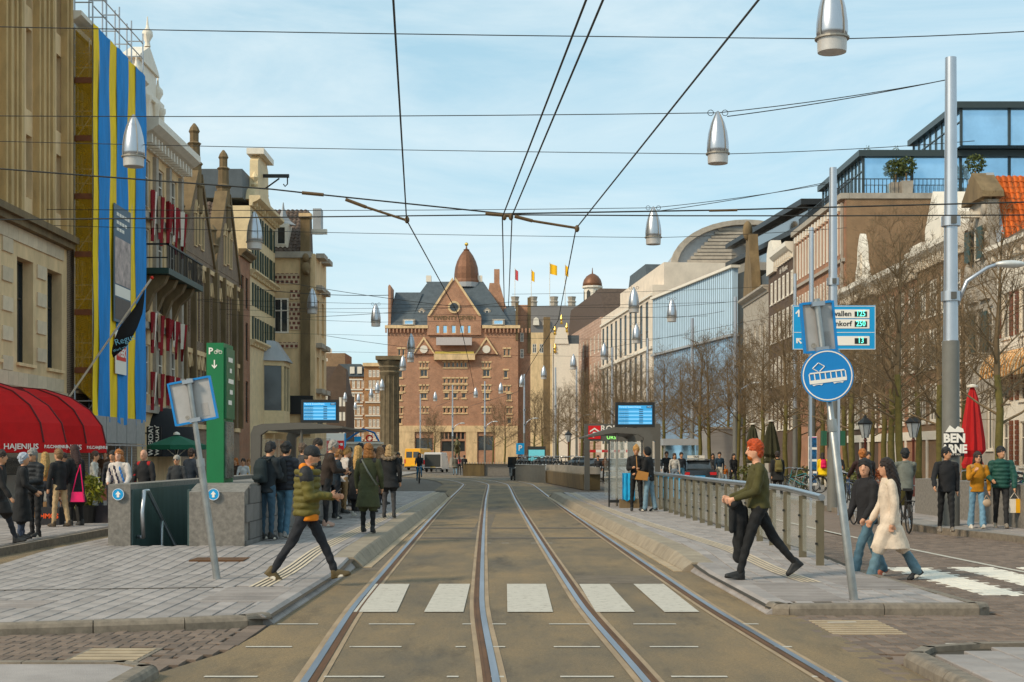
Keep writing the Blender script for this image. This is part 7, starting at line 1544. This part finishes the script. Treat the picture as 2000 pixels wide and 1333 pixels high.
# --- right platform and sidewalk
o, J = person('blonde woman with hair bun and tan bag looking at phone', PX(1243,38.2), 38.2, zp, 172, 1.74, dict(ST, **PHONE), legs=(.008,.008,.009), shoe=(.03,.03,.03), sole=1, hair='bun', hairc=(.42,.24,.09), outer='jacket', outc=(.010,.010,.011), vox=.015)
t = thing('tan_shoulder_bag', 'tan leather bag hanging before the blonde woman', 'handbag', P(1252,928,37.8)); MB().prism([(-.16,-.12),(.17,-.15),(.2,.06),(-.08,.12)], 'y', -.05, .05).obj('bag_body', mat('tan_leather', (.36,.18,.055), .5), t); MB().tube([(-.1,0,.1),(-.12,.05,.5)], .014, 6).obj('strap', MATS['tan_leather'], t)
o, J = person('person in black hooded jacket and pale jeans talking to blonde woman', PX(1268,38.0), 38.0, zp, 62, 1.70, dict(ll=(6,2,3), rl=(-6,4,3), la=(10,60,8,10), ra=(8,40,8), head=10), legs=(.17,.27,.36), flare=.5, shoe=(.02,.02,.02), sole=1, hair='hood', outer='jacket', outc=(.010,.010,.011), vox=.015)
ZR = .12
o, J = person('young man in black hoodie and black trousers walking on sidewalk', PX(1848,29.6), 29.6, ZR, 170, 1.76, dict(WALK(14,6), turn=-50, ra=(20,20,16)), top=(.009,.009,.011), legs=(.008,.008,.009), shoe=(.18,.16,.14), sole=1, hair='short', hairc=(.010,.009,.009), outer='jacket', outc=(.010,.010,.012), vox=.014, hands=True)
o, J = person('woman in mustard jacket, sunglasses and flared jeans on sidewalk', PX(1908,31), 31, ZR, 178, 1.66, dict(WALK(10,4), ra=(26,105,8,18), la=(2,8,14)), top=(.36,.22,.10), legs=(.16,.29,.42), flare=.8, shoe=(.55,.53,.5), sole=1, hair='long', hairc=(.03,.018,.012), outer='jacket', outc=(.40,.19,.03), gl=True, vox=.014, hands=True)
t = thing('beige_handbag', 'small beige handbag in the hand of mustard jacket woman', 'handbag', P(1927,983,30.9)); MB().ell((0,0,0), (.11,.05,.085)).obj('bag_body', mat('beige_leather', (.42,.33,.25), .5), t, True); MB().tube([(-.07,0,.06),(0,0,.17),(.07,0,.06)], .01, 6).obj('handle', MATS['beige_leather'], t)
o, J = person('man in shiny green puffer jacket carrying a shopping bag', PX(1955,31), 31, ZR, 165, 1.78, dict(WALK(14,8), turn=-30, la=(8,14,16), ra=(6,60,20,20)), legs=(.022,.022,.024), shoe=(.42,.36,.30), sole=1, hair='short', hairc=(.012,.010,.009), outer='puffer', outc=(.010,.060,.048), vox=.014, hands=True, skin=(.45,.26,.17))
t = thing('shopping_bag', 'white and yellow paper shopping bag beside green puffer jacket', 'bag', P(1981,984,30.9)); part(t, 'white_side', M_white, (-.16,.02,-.04,.1,-.2,.1)); part(t, 'yellow_side', mat('bag_yellow', (.75,.42,.02), .6), (.022,.15,-.045,.1,-.2,.1)); MB().tube([(-.1,0,.1),(0,0,.24),(.1,0,.1)], .008, 5).obj('handle', M_white, t)
# --- farther figures
FAR = [('woman in yellow coat with pink backpack and white trousers',1607,66,0,1.70,(.75,.55,.02),(.6,.58,.52),(.75,.56,.02),'long',(.02,.015,.01)),
 ('person with olive backpack behind the red haired man',1519,52,0,1.76,(.02,.02,.02),(.01,.01,.012),(.015,.015,.015),'short',(.03,.02,.015)),
 ('man in navy sweater and white trousers left of lift housing',1405,72,180,1.78,(.015,.035,.06),(.6,.57,.5),None,'short',(.02,.015,.01)),
 ('woman in dark clothes left of navy sweater man',1392,74,175,1.68,(.02,.02,.022),(.02,.02,.022),None,'long',(.02,.014,.01)),
 ('child in orange jacket and pale jeans beside navy man',1416,73,180,1.10,(.40,.13,.03),(.3,.4,.5),None,'short',(.2,.1,.05)),
 ('person in black by the tall pole near lift housing',1432,71,200,1.70,(.01,.01,.012),(.012,.012,.014),None,'long',(.02,.014,.01)),
 ('woman in white top left of the taxi',1317,66,185,1.68,(.55,.53,.5),(.25,.3,.36),None,'long',(.05,.03,.02)),
 ('man in dark jacket and jeans left of the taxi',1330,68,190,1.76,(.015,.018,.024),(.06,.16,.25),None,'short',(.02,.015,.01)),
 ('man in dark blue coat behind the group at taxi',1302,70,170,1.80,(.012,.015,.02),(.02,.02,.022),None,'short',(.05,.03,.02)),
 ('person in dark top right of tram sign pole',1637,58,170,1.70,(.015,.015,.018),(.015,.015,.017),None,'long',(.02,.014,.01)),
 ('person in white jacket and striped track trousers crossing far away',856,152,-90,1.74,(.7,.7,.7),(.02,.025,.05),None,'short',(.02,.014,.01)),
 ('pedestrian in grey coat of the far trio',889,122,10,1.72,(.10,.10,.085),(.15,.25,.35),(.10,.10,.085),'short',(.05,.03,.02)),
 ('pedestrian in pink top of the far trio',897,124,10,1.66,(.45,.12,.14),(.02,.02,.02),None,'long',(.03,.02,.012)),
 ('pedestrian in long black coat of the far trio',907,120,5,1.74,(.01,.01,.01),(.05,.04,.035),(.01,.01,.01),'short',(.02,.015,.01)),
 ('seated customer in white shirt at the far left cafe',476,52,175,1.60,(.55,.58,.62),(.02,.02,.02),None,'short',(.03,.02,.012)),
 ('customer in yellow jacket at the far left cafe',487,54,170,1.55,(.7,.42,.02),(.02,.02,.02),None,'short',(.25,.12,.05)),
 ('red haired customer behind the stair parapet',462,53,160,1.62,(.05,.03,.02),(.02,.02,.02),None,'long',(.35,.12,.03)),
 ('person walking near bicycles right of cyclists',1695,46,180,1.72,(.02,.02,.022),(.02,.02,.022),None,'short',(.03,.02,.012)),
 ('waiting man in grey coat behind the tall dark haired man',588,33.5,-70,1.78,(.05,.05,.055),(.02,.02,.025),(.05,.05,.055),'short',(.10,.07,.05)),
 ('waiting woman in burgundy jacket deep in the platform crowd',668,41,-30,1.66,(.12,.02,.025),(.02,.02,.02),None,'bob',(.05,.03,.02)),
 ('waiting man in dark cap near the information totem',684,42,170,1.76,(.02,.025,.03),(.02,.02,.02),None,'beanie',(.02,.02,.02)),
 ('waiting woman in camel coat behind green parka woman',733,40,160,1.68,(.28,.18,.09),(.03,.03,.04),(.28,.18,.09),'long',(.04,.025,.015)),
 ('tall waiting man in navy coat at the crowd end',748,43,-40,1.82,(.015,.02,.04),(.02,.02,.03),(.015,.02,.04),'short',(.03,.02,.012)),
 ('passer-by in white shirt under the farther red awning',182,37.5,-90,1.72,(.5,.5,.48),(.02,.025,.04),None,'short',(.05,.03,.02)),
 ('passer-by in brown jacket walking past the scaffold',206,44,175,1.76,(.10,.055,.03),(.03,.03,.04),None,'short',(.04,.025,.015)),
 ('visitor in dark coat near the far bicycle racks',1168,86,175,1.72,(.03,.03,.035),(.02,.02,.022),None,'short',(.03,.02,.012)),
 ('visitor in brown coat near the far bicycle racks',1182,88,185,1.70,(.10,.05,.03),(.02,.02,.022),None,'long',(.1,.05,.03))]
for i, (lab, x, d, rz, H, tp_, lg, oc_, hr_, hc_) in enumerate(FAR):
    o, J = person(lab, PX(x,d), d, .11 if d < 100 and (x > 1290 or x < 300) else .2 if d < 60 and 500 < x < 800 else .0, rz, H, WALK(16,6) if i % 3 else ST, top=tp_, legs=lg, hair=hr_, hairc=hc_, outer='coat' if oc_ else None, outc=oc_ or tp_, hem=.7, vox=.024 if d < 80 else .03)
    if i == 0: backpack(o, J, (.62,.04,.12))
    if i == 1: backpack(o, J, (.13,.11,.04))
# ================================================================ BICYCLES
M_tyre = mat('tyre', (.015,.015,.015), .8, var=0); M_chrome = mat('chrome', (.55,.55,.56), .25, metal=1., var=0)
def bike_mesh():
    ring = lambda c, r_, t_, n=22: MB().tube([(0, c[0]+r_*math.cos(2*math.pi*i/n), c[1]+r_*math.sin(2*math.pi*i/n)) for i in range(n+1)], t_, 5)
    w = ring((0,0), .33, .020).mesh('wheel', M_tyre); sp = MB()
    for i in range(10): a = math.pi*i/10; sp.tube([(0,.32*math.cos(a),.32*math.sin(a)),(0,-.32*math.cos(a),-.32*math.sin(a))], .003, 3)
    fr = MB(); J_ = dict(bb=(0,.0,.30), st=(0,-.18,.82), hd=(0,.48,.78), hb=(0,.52,.60), rx=(0,-.48,.34), fx=(0,.60,.34), ht=(0,.44,.98))
    for a, b_, r_ in (('bb','st',.018), ('bb','hb',.02), ('st','hb',.016), ('hd','hb',.02), ('bb','rx',.012), ('st','rx',.011), ('hb','fx',.014), ('hd','ht',.014)): fr.tube([J_[a], J_[b_]], r_, 6)
    fr.tube([(-.11,0,.22),(0,0,.30),(.11,0,.38)], .012, 5)
    mg = MB().tube([(0,-.48+.37*math.cos(a*.25),.34+.37*math.sin(a*.25)) for a in range(1,12)], .022, 5)
    hb = MB().tube([(-.28,.22,1.02),(-.24,.36,1.05),(0,.44,.99),(.24,.36,1.05),(.28,.22,1.02)], .013, 6); sd_ = MB().prism([(-.10,-.34),(.10,-.34),(.03,-.02),(-.03,-.02)], 'z', .92, .98).tube([(0,-.18,.8),(0,-.2,.93)], .014, 6)
    ra = MB().box(-.07,.07,-.82,-.36,.70,.72).tube([(.06,-.78,.7),(.0,-.48,.34)], .008, 4)
    return w, sp.mesh('spokes', M_chrome), fr, mg.mesh('mudguard', M_iron), hb.mesh('handlebar', M_chrome), sd_.mesh('saddle', M_tyre), ra.mesh('carrier', M_iron)
BK = bike_mesh(); BKF = {}
def bicycle(label, x, y, z, rz, col, group='bicycles parked in rows', tilt=0.):
    t = thing('bicycle', label, 'bicycle', (x,y,z), R(rz), group); t.rotation_euler = (0, tilt, R(rz))
    if col not in BKF: BKF[col] = BK[2].mesh('frame', mat('bike_%d_%d' % (col[0]*99, col[2]*99), col, .4, var=.1))
    put('frame', BKF[col], t)
    for yy in (-.48, .60): w = put('wheel', BK[0], t, (0,yy,.34)); put('spokes', BK[1], w)
    for m_ in (BK[3], BK[4], BK[5], BK[6]): put(m_.name.split('.')[0], m_, t)
    return t
rc = [(.02,.02,.02), (.03,.05,.12), (.18,.02,.02), (.30,.31,.32), (.02,.10,.06), (.35,.25,.05)]
for i in range(24):
    y = 39.5 + i*.55; x = 14.0 + (i % 3)*1.3 + (y-40)*.25 + random.uniform(-.2,.2)
    bicycle('%s bicycle, %s from the near end, %s row behind the plaza wall' % (['black','navy','red','silver','green','yellow'][i % 6], ['first','second','third','fourth','fifth','sixth','seventh','eighth'][i//3], ['front','middle','back'][i % 3]), x, y, .12, 90+random.uniform(-12,12), rc[i % 6], 'bicycles parked behind the plaza wall', random.uniform(-.1,.1))
for i in range(18):
    t_ = i/17; bicycle('%s bicycle, number %s from the left in the far rack' % (['silver','black','pale grey'][i % 3], ['one','two','three','four','five','six','seven','eight','nine','ten','eleven','twelve','thirteen','fourteen','fifteen','sixteen','seventeen','eighteen'][i]), lerp(PX(1012,99),PX(1132,84),t_), lerp(99,86,t_)+.6, .62, random.uniform(-25,25), [(.30,.31,.32),(.02,.02,.02),(.35,.36,.38)][i % 3], 'bicycles in the far rack', random.uniform(-.12,.12))
for i, (x, d) in enumerate(((1566,62), (1578,60), (1550,64), (1645,50), (1658,48), (1520,66))): bicycle(['teal bicycle at the foot of poster pole', 'silver bicycle right of poster pole foot', 'dark bicycle left of the poster pole', 'black bicycle left of the cyclist', 'navy bicycle beside the brown cyclist', 'black bicycle behind olive parasol'][i], PX(x,d), d, .12, 60+i*25, [(.02,.20,.24),(.30,.31,.32),(.02,.02,.02),(.02,.02,.02),(.03,.05,.12),(.02,.02,.02)][i])
RIDE = dict(ll=(72,62,4), rl=(34,40,4), la=(48,14,6), ra=(48,14,6), lean=8)
def cyclist(lab, x, d, rz, top, hairc, hair, outc, legs, outer='jacket'):
    X_ = PX(x,d); a = R(rz); bicycle('bicycle ridden by the ' + lab, X_, d, .0, rz, (.02,.02,.02), 'bicycles being ridden')
    o, J = person(lab, X_, d, 0, rz, 1.74, RIDE, top=top, hair=hair, hairc=hairc, outer=outer, outc=outc, legs=legs, vox=.016 if d < 50 else .026)
    o.location = Vector((X_ - math.sin(-a)*-.0, d, 0)) + Vector((math.sin(a)*.18, -math.cos(a)*.18, .98-.93*o.scale[2]+.06))
cyclist('cyclist with ginger hair in dark brown coat', 1682, 34.5, 4, (.03,.012,.01), (.34,.13,.04), 'curly', (.030,.012,.010), (.03,.035,.03))
cyclist('cyclist with dark curly hair in grey green jacket', 1766, 31.5, -4, (.12,.135,.125), (.008,.008,.009), 'curly', (.135,.15,.14), (.01,.01,.012))
cyclist('courier cyclist in black with orange straps', 777, 76, 176, (.02,.02,.022), (.02,.015,.012), 'beanie', (.02,.02,.022), (.02,.02,.022))
cyclist('cyclist in dark jacket and blue jeans riding towards camera', 819, 86, 182, (.015,.015,.02), (.03,.02,.014), 'long', (.015,.015,.02), (.03,.12,.22))
# ================================================================ VEHICLES
M_tail = mat('tail_light', (.45,.01,.01), .3, var=0, emit=.15); M_rim = mat('wheel_rim', (.35,.35,.36), .35, metal=.8)
def loftbox(secs):
    """secs: (y, half width bottom, half width top, z bottom, z top)"""
    b = MB(); vs = []; k = 8
    for y, wb, wt, zb, zt in secs:
        r_ = min(.08, (zt-zb)*.3); vs += [(-wb,y,zb),(wb,y,zb),(wb,y,zb+(zt-zb)*.45),(wt,y,zt-r_),(wt-r_,y,zt),(-wt+r_,y,zt),(-wt,y,zt-r_),(-wb,y,zb+(zt-zb)*.45)]
    fs = [(i*k+j, i*k+(j+1)%k, (i+1)*k+(j+1)%k, (i+1)*k+j) for i in range(len(secs)-1) for j in range(k)]; fs += [tuple(range(k))[::-1], tuple(range((len(secs)-1)*k, len(secs)*k))]
    return b.add(vs, [f[::-1] for f in fs] if secs[0][0] > secs[-1][0] else fs)
def wheels(t, hw, ys, r_=.31):
    for y in ys:
        for s in (-1,1):
            w = MB().lathe([(r_*.62,0),(r_*.95,.02),(r_,.06),(r_,.16),(r_*.95,.2),(r_*.62,.2)], 18).xf(Matrix.Translation((s*(hw-.1)-.1,y,r_)) @ Matrix.Rotation(R(90),4,'Y')).obj('wheel', M_tyre, t); MB().lathe([(r_*.6,0),(r_*.3,.03)], 12).xf(Matrix.Translation((s*(hw+.005),y,r_)) @ Matrix.Rotation(R(90)*s,4,'Y')).obj('rim', M_rim, w)
def car(label, x, d, rz, col, taxi=False, group='parked cars', z=0.):
    t = thing('taxi' if taxi else 'parked_car', label, 'car', (x,d,z), R(rz), None if taxi else group); m_ = mat('car_%d_%d_%d' % (col[0]*99,col[1]*99,col[2]*99), col, .25, var=.04, coat=.6, metal=.2)
    body = loftbox([(-2.15,.72,.70,.38,.82),(-2.1,.82,.78,.28,.96),(-1.5,.89,.84,.22,1.0),(.8,.89,.84,.22,.98),(1.7,.86,.8,.24,.86),(2.1,.74,.7,.32,.68)]).obj('body', m_, t, 'auto')
    loftbox([(-1.98,.70,.62,.94,1.05),(-1.62,.76,.60,.95,1.44),(-.9,.80,.62,.96,1.50),(.1,.80,.62,.96,1.48),(.95,.76,.60,.95,1.0)]).obj('windows', M_glass, t, 'auto')
    loftbox([(-1.72,.60,.58,1.42,1.47),(-.9,.64,.60,1.475,1.53),(.1,.63,.59,1.46,1.51)]).obj('roof', m_, t, 'auto')
    for s in (-1,1): part(t, 'tail_light', M_tail, (s*.66-.16,s*.66+.16,-2.17,-2.05,.74,.88)); part(t, 'head_light', M_white, (s*.58-.14,s*.58+.14,2.02,2.1,.56,.66)); part(t, 'mirror', m_, (s*.98-.08,s*.98+.08,.55,.65,.95,1.08))
    part(t, 'number_plate', M_bluel if taxi else mat('plate_yellow', (.7,.5,.03), .5), (-.26,.26,-2.19,-2.155,.6,.71)); part(t, 'bumper', M_iron, (-.74,.74,-2.2,-2.1,.3,.46)); wheels(t, .86, (-1.32,1.35))
    if taxi: s_ = part(t, 'roof_sign', M_white, (-.42,.42,-.75,-.55,1.55,1.7)); text('TAXI', .13, M_inkb, t, (0,-.756,1.625), bold=.003)
    return t
car('black taxi with blue number plate driving away on right road', PX(1356,72), 72, 0, (.012,.013,.015), True)
for i, (x, d, rz, c_, lab) in enumerate(((1128,104,60,(.04,.04,.045),'dark estate car behind far bicycle rack'), (1168,96,75,(.45,.47,.5),'silver car left inside the ROKIN portal'), (1192,95,80,(.55,.57,.6),'pale silver car in the middle of ROKIN portal'), (1222,94,85,(.30,.33,.37),'grey car right inside the ROKIN portal'), (1052,124,90,(.40,.43,.46),'silver car above the far granite wall'), (1020,126,90,(.5,.52,.55),'pale car at the left end of far wall'), (1245,98,80,(.42,.44,.47),'silver car behind the right shelter'))): car(lab, PX(x,d), d, rz, c_)
def van(label, x, d, rz, col, L_, W_, H_, opened=False):
    t = thing('van', label, 'van', (x,d,0), R(rz)); m_ = mat('van_%d_%d' % (col[0]*99,col[2]*99), col, .4, var=.04, coat=.3); h = L_/2
    loftbox([(-h,W_*.49,W_*.45,.35,H_-.04),(-h+.1,W_*.5,W_*.46,.3,H_),(h*.45,W_*.5,W_*.46,.3,H_),(h*.68,W_*.5,W_*.42,.3,H_*.9),(h*.85,W_*.49,W_*.44,.3,H_*.58),(h,W_*.45,W_*.4,.35,H_*.45)]).obj('body', m_, t, 'auto')
    for s in (-1,1): part(t, 'rear_window', M_glass, (s*W_*.21-W_*.17,s*W_*.21+W_*.17,-h-.03,-h-.005,H_*.58,H_*.85)); part(t, 'tail_light', M_tail, (s*W_*.46-.07,s*W_*.46+.07,-h-.03,-h+.02,.8,1.25)); part(t, 'side_window', M_glass, (s*W_*.475-.02,s*W_*.475+.02,h*.3,h*.62,H_*.58,H_*.82))
    part(t, 'number_plate', MATS['plate_yellow'], (-.26,.26,-h-.04,-h-.006,.5,.61)); part(t, 'bumper', M_iron, (-W_*.46,W_*.46,-h-.08,-h-.005,.3,.45)); wheels(t, W_*.47, (-h*.6,h*.62), .34)
    if opened:
        part(t, 'load_opening', M_darkfr, (-W_*.42,W_*.42,-h-.045,-h-.035,.55,H_-.2))
        for s in (-1,1): part(t, 'open_door', m_, (s*W_*.5-.03,s*W_*.5+.03,-h-.95,-h-.05,.5,H_-.15))
    return t
car_y = van('yellow delivery van before the hotel', PX(820,165), 165, -14, (.80,.42,.01), 5.4, 2.0, 2.5); van('white van with open rear doors before the hotel', PX(853,146), 146, -6, (.62,.63,.66), 5.0, 1.95, 2.0, True)
t = thing('motor_scooter', 'black parked motor scooter with tall windscreen at bar fence', 'scooter', (PX(1002,97),97,0), R(10)); MB().prism([(-.8,.35),(-.3,.3),(.3,.3),(.55,.9),(.45,.95),(.2,.5),(-.2,.5),(-.3,.85),(-.85,.8)], 'x', -.2, .2).obj('body', M_iron, t); MB().prism([(.45,.9),(.5,.9),(.3,1.6),(.25,1.6)], 'x', -.3, .3).obj('windscreen', M_glass, t); MB().tube([(-.32,.42,1.0),(.32,.42,1.0)], .02, 6).obj('handlebar', M_iron, t)
for yy in (-.6,.6): MB().lathe([(.14,-.06),(.25,-.05),(.25,.05),(.14,.06)], 14).xf(Matrix.Translation((0,yy,.25)) @ Matrix.Rotation(R(90),4,'Y')).obj('wheel', M_tyre, t)
# ================================================================ FINISH: fonts and remeshed bodies become plain meshes
dg = bpy.context.evaluated_depsgraph_get(); dg.update()
new = []
for o in PENDING: new.append((o, bpy.data.meshes.new_from_object(o.evaluated_get(dg))))
raw = []
for o, pr, nm, wob, fq in RAW: raw.append((o, pr, nm, wob, fq, bpy.data.meshes.new_from_object(o.evaluated_get(dg))))
for o, me in new:
    q = bpy.data.objects.new(o.name, me); nm = o.name; pa = o.parent; lo, ro, sc_ = o.location.copy(), o.rotation_euler.copy(), o.scale.copy()
    mt = o.data.materials[0]; bpy.data.objects.remove(o); COL.objects.link(q); q.name = nm; q.parent = pa; q.location = lo; q.rotation_euler = ro; q.scale = sc_
    if not me.materials: me.materials.append(mt)
def classify(co, pr):
    best = np.full(len(co), 1e9); idx = np.zeros(len(co), int)
    for kind, a, b_, c_, d_, m_ in pr:
        if kind == 'c':
            A = np.array(a); T = np.array(b_)-A; t = np.clip((co-A) @ T / max(T @ T, 1e-9), 0, 1); ds = np.linalg.norm(co-A-t[:,None]*T, axis=1) - (c_+(d_-c_)*t)
        else:
            q = co-np.array(a)
            if c_ is not None: q = q @ np.array(c_.to_3x3()).T
            rr = np.array(b_); ds = (np.linalg.norm(q/rr, axis=1)-1)*rr.min()
        k = ds < best; best[k] = ds[k]; idx[k] = m_
    return idx
for o, pr, nm, wob, fq, me in raw:
    o.modifiers.clear(); mats = [m for m in o.data.materials]; o.data = me
    n = len(me.vertices); co = np.empty(n*3); me.vertices.foreach_get('co', co); co = co.reshape(-1,3)
    if wob:
        no = np.empty(n*3); me.vertices.foreach_get('normal', no); no = no.reshape(-1,3); ph_ = hash(o.name) % 7
        w = np.sin(co[:,0]*fq+co[:,2]*fq*.7+ph_)*np.sin(co[:,1]*fq*1.1-co[:,2]*fq*.9+1)+.6*np.sin(co[:,2]*fq*1.9+co[:,0]*fq*.8)*np.sin(co[:,1]*fq*1.6+2)
        if nm > 1: w = w*(classify(co, pr) > 0)
        co = co+no*(w*wob)[:,None]; me.vertices.foreach_set('co', co.ravel())
    me.materials.clear()
    for m in mats: me.materials.append(m)
    k = len(me.polygons); me.polygons.foreach_set('use_smooth', [True]*k)
    if nm > 1:
        ce = np.empty(k*3); me.polygons.foreach_get('center', ce); me.polygons.foreach_set('material_index', classify(ce.reshape(-1,3), pr).astype(np.int32))
    me.update()
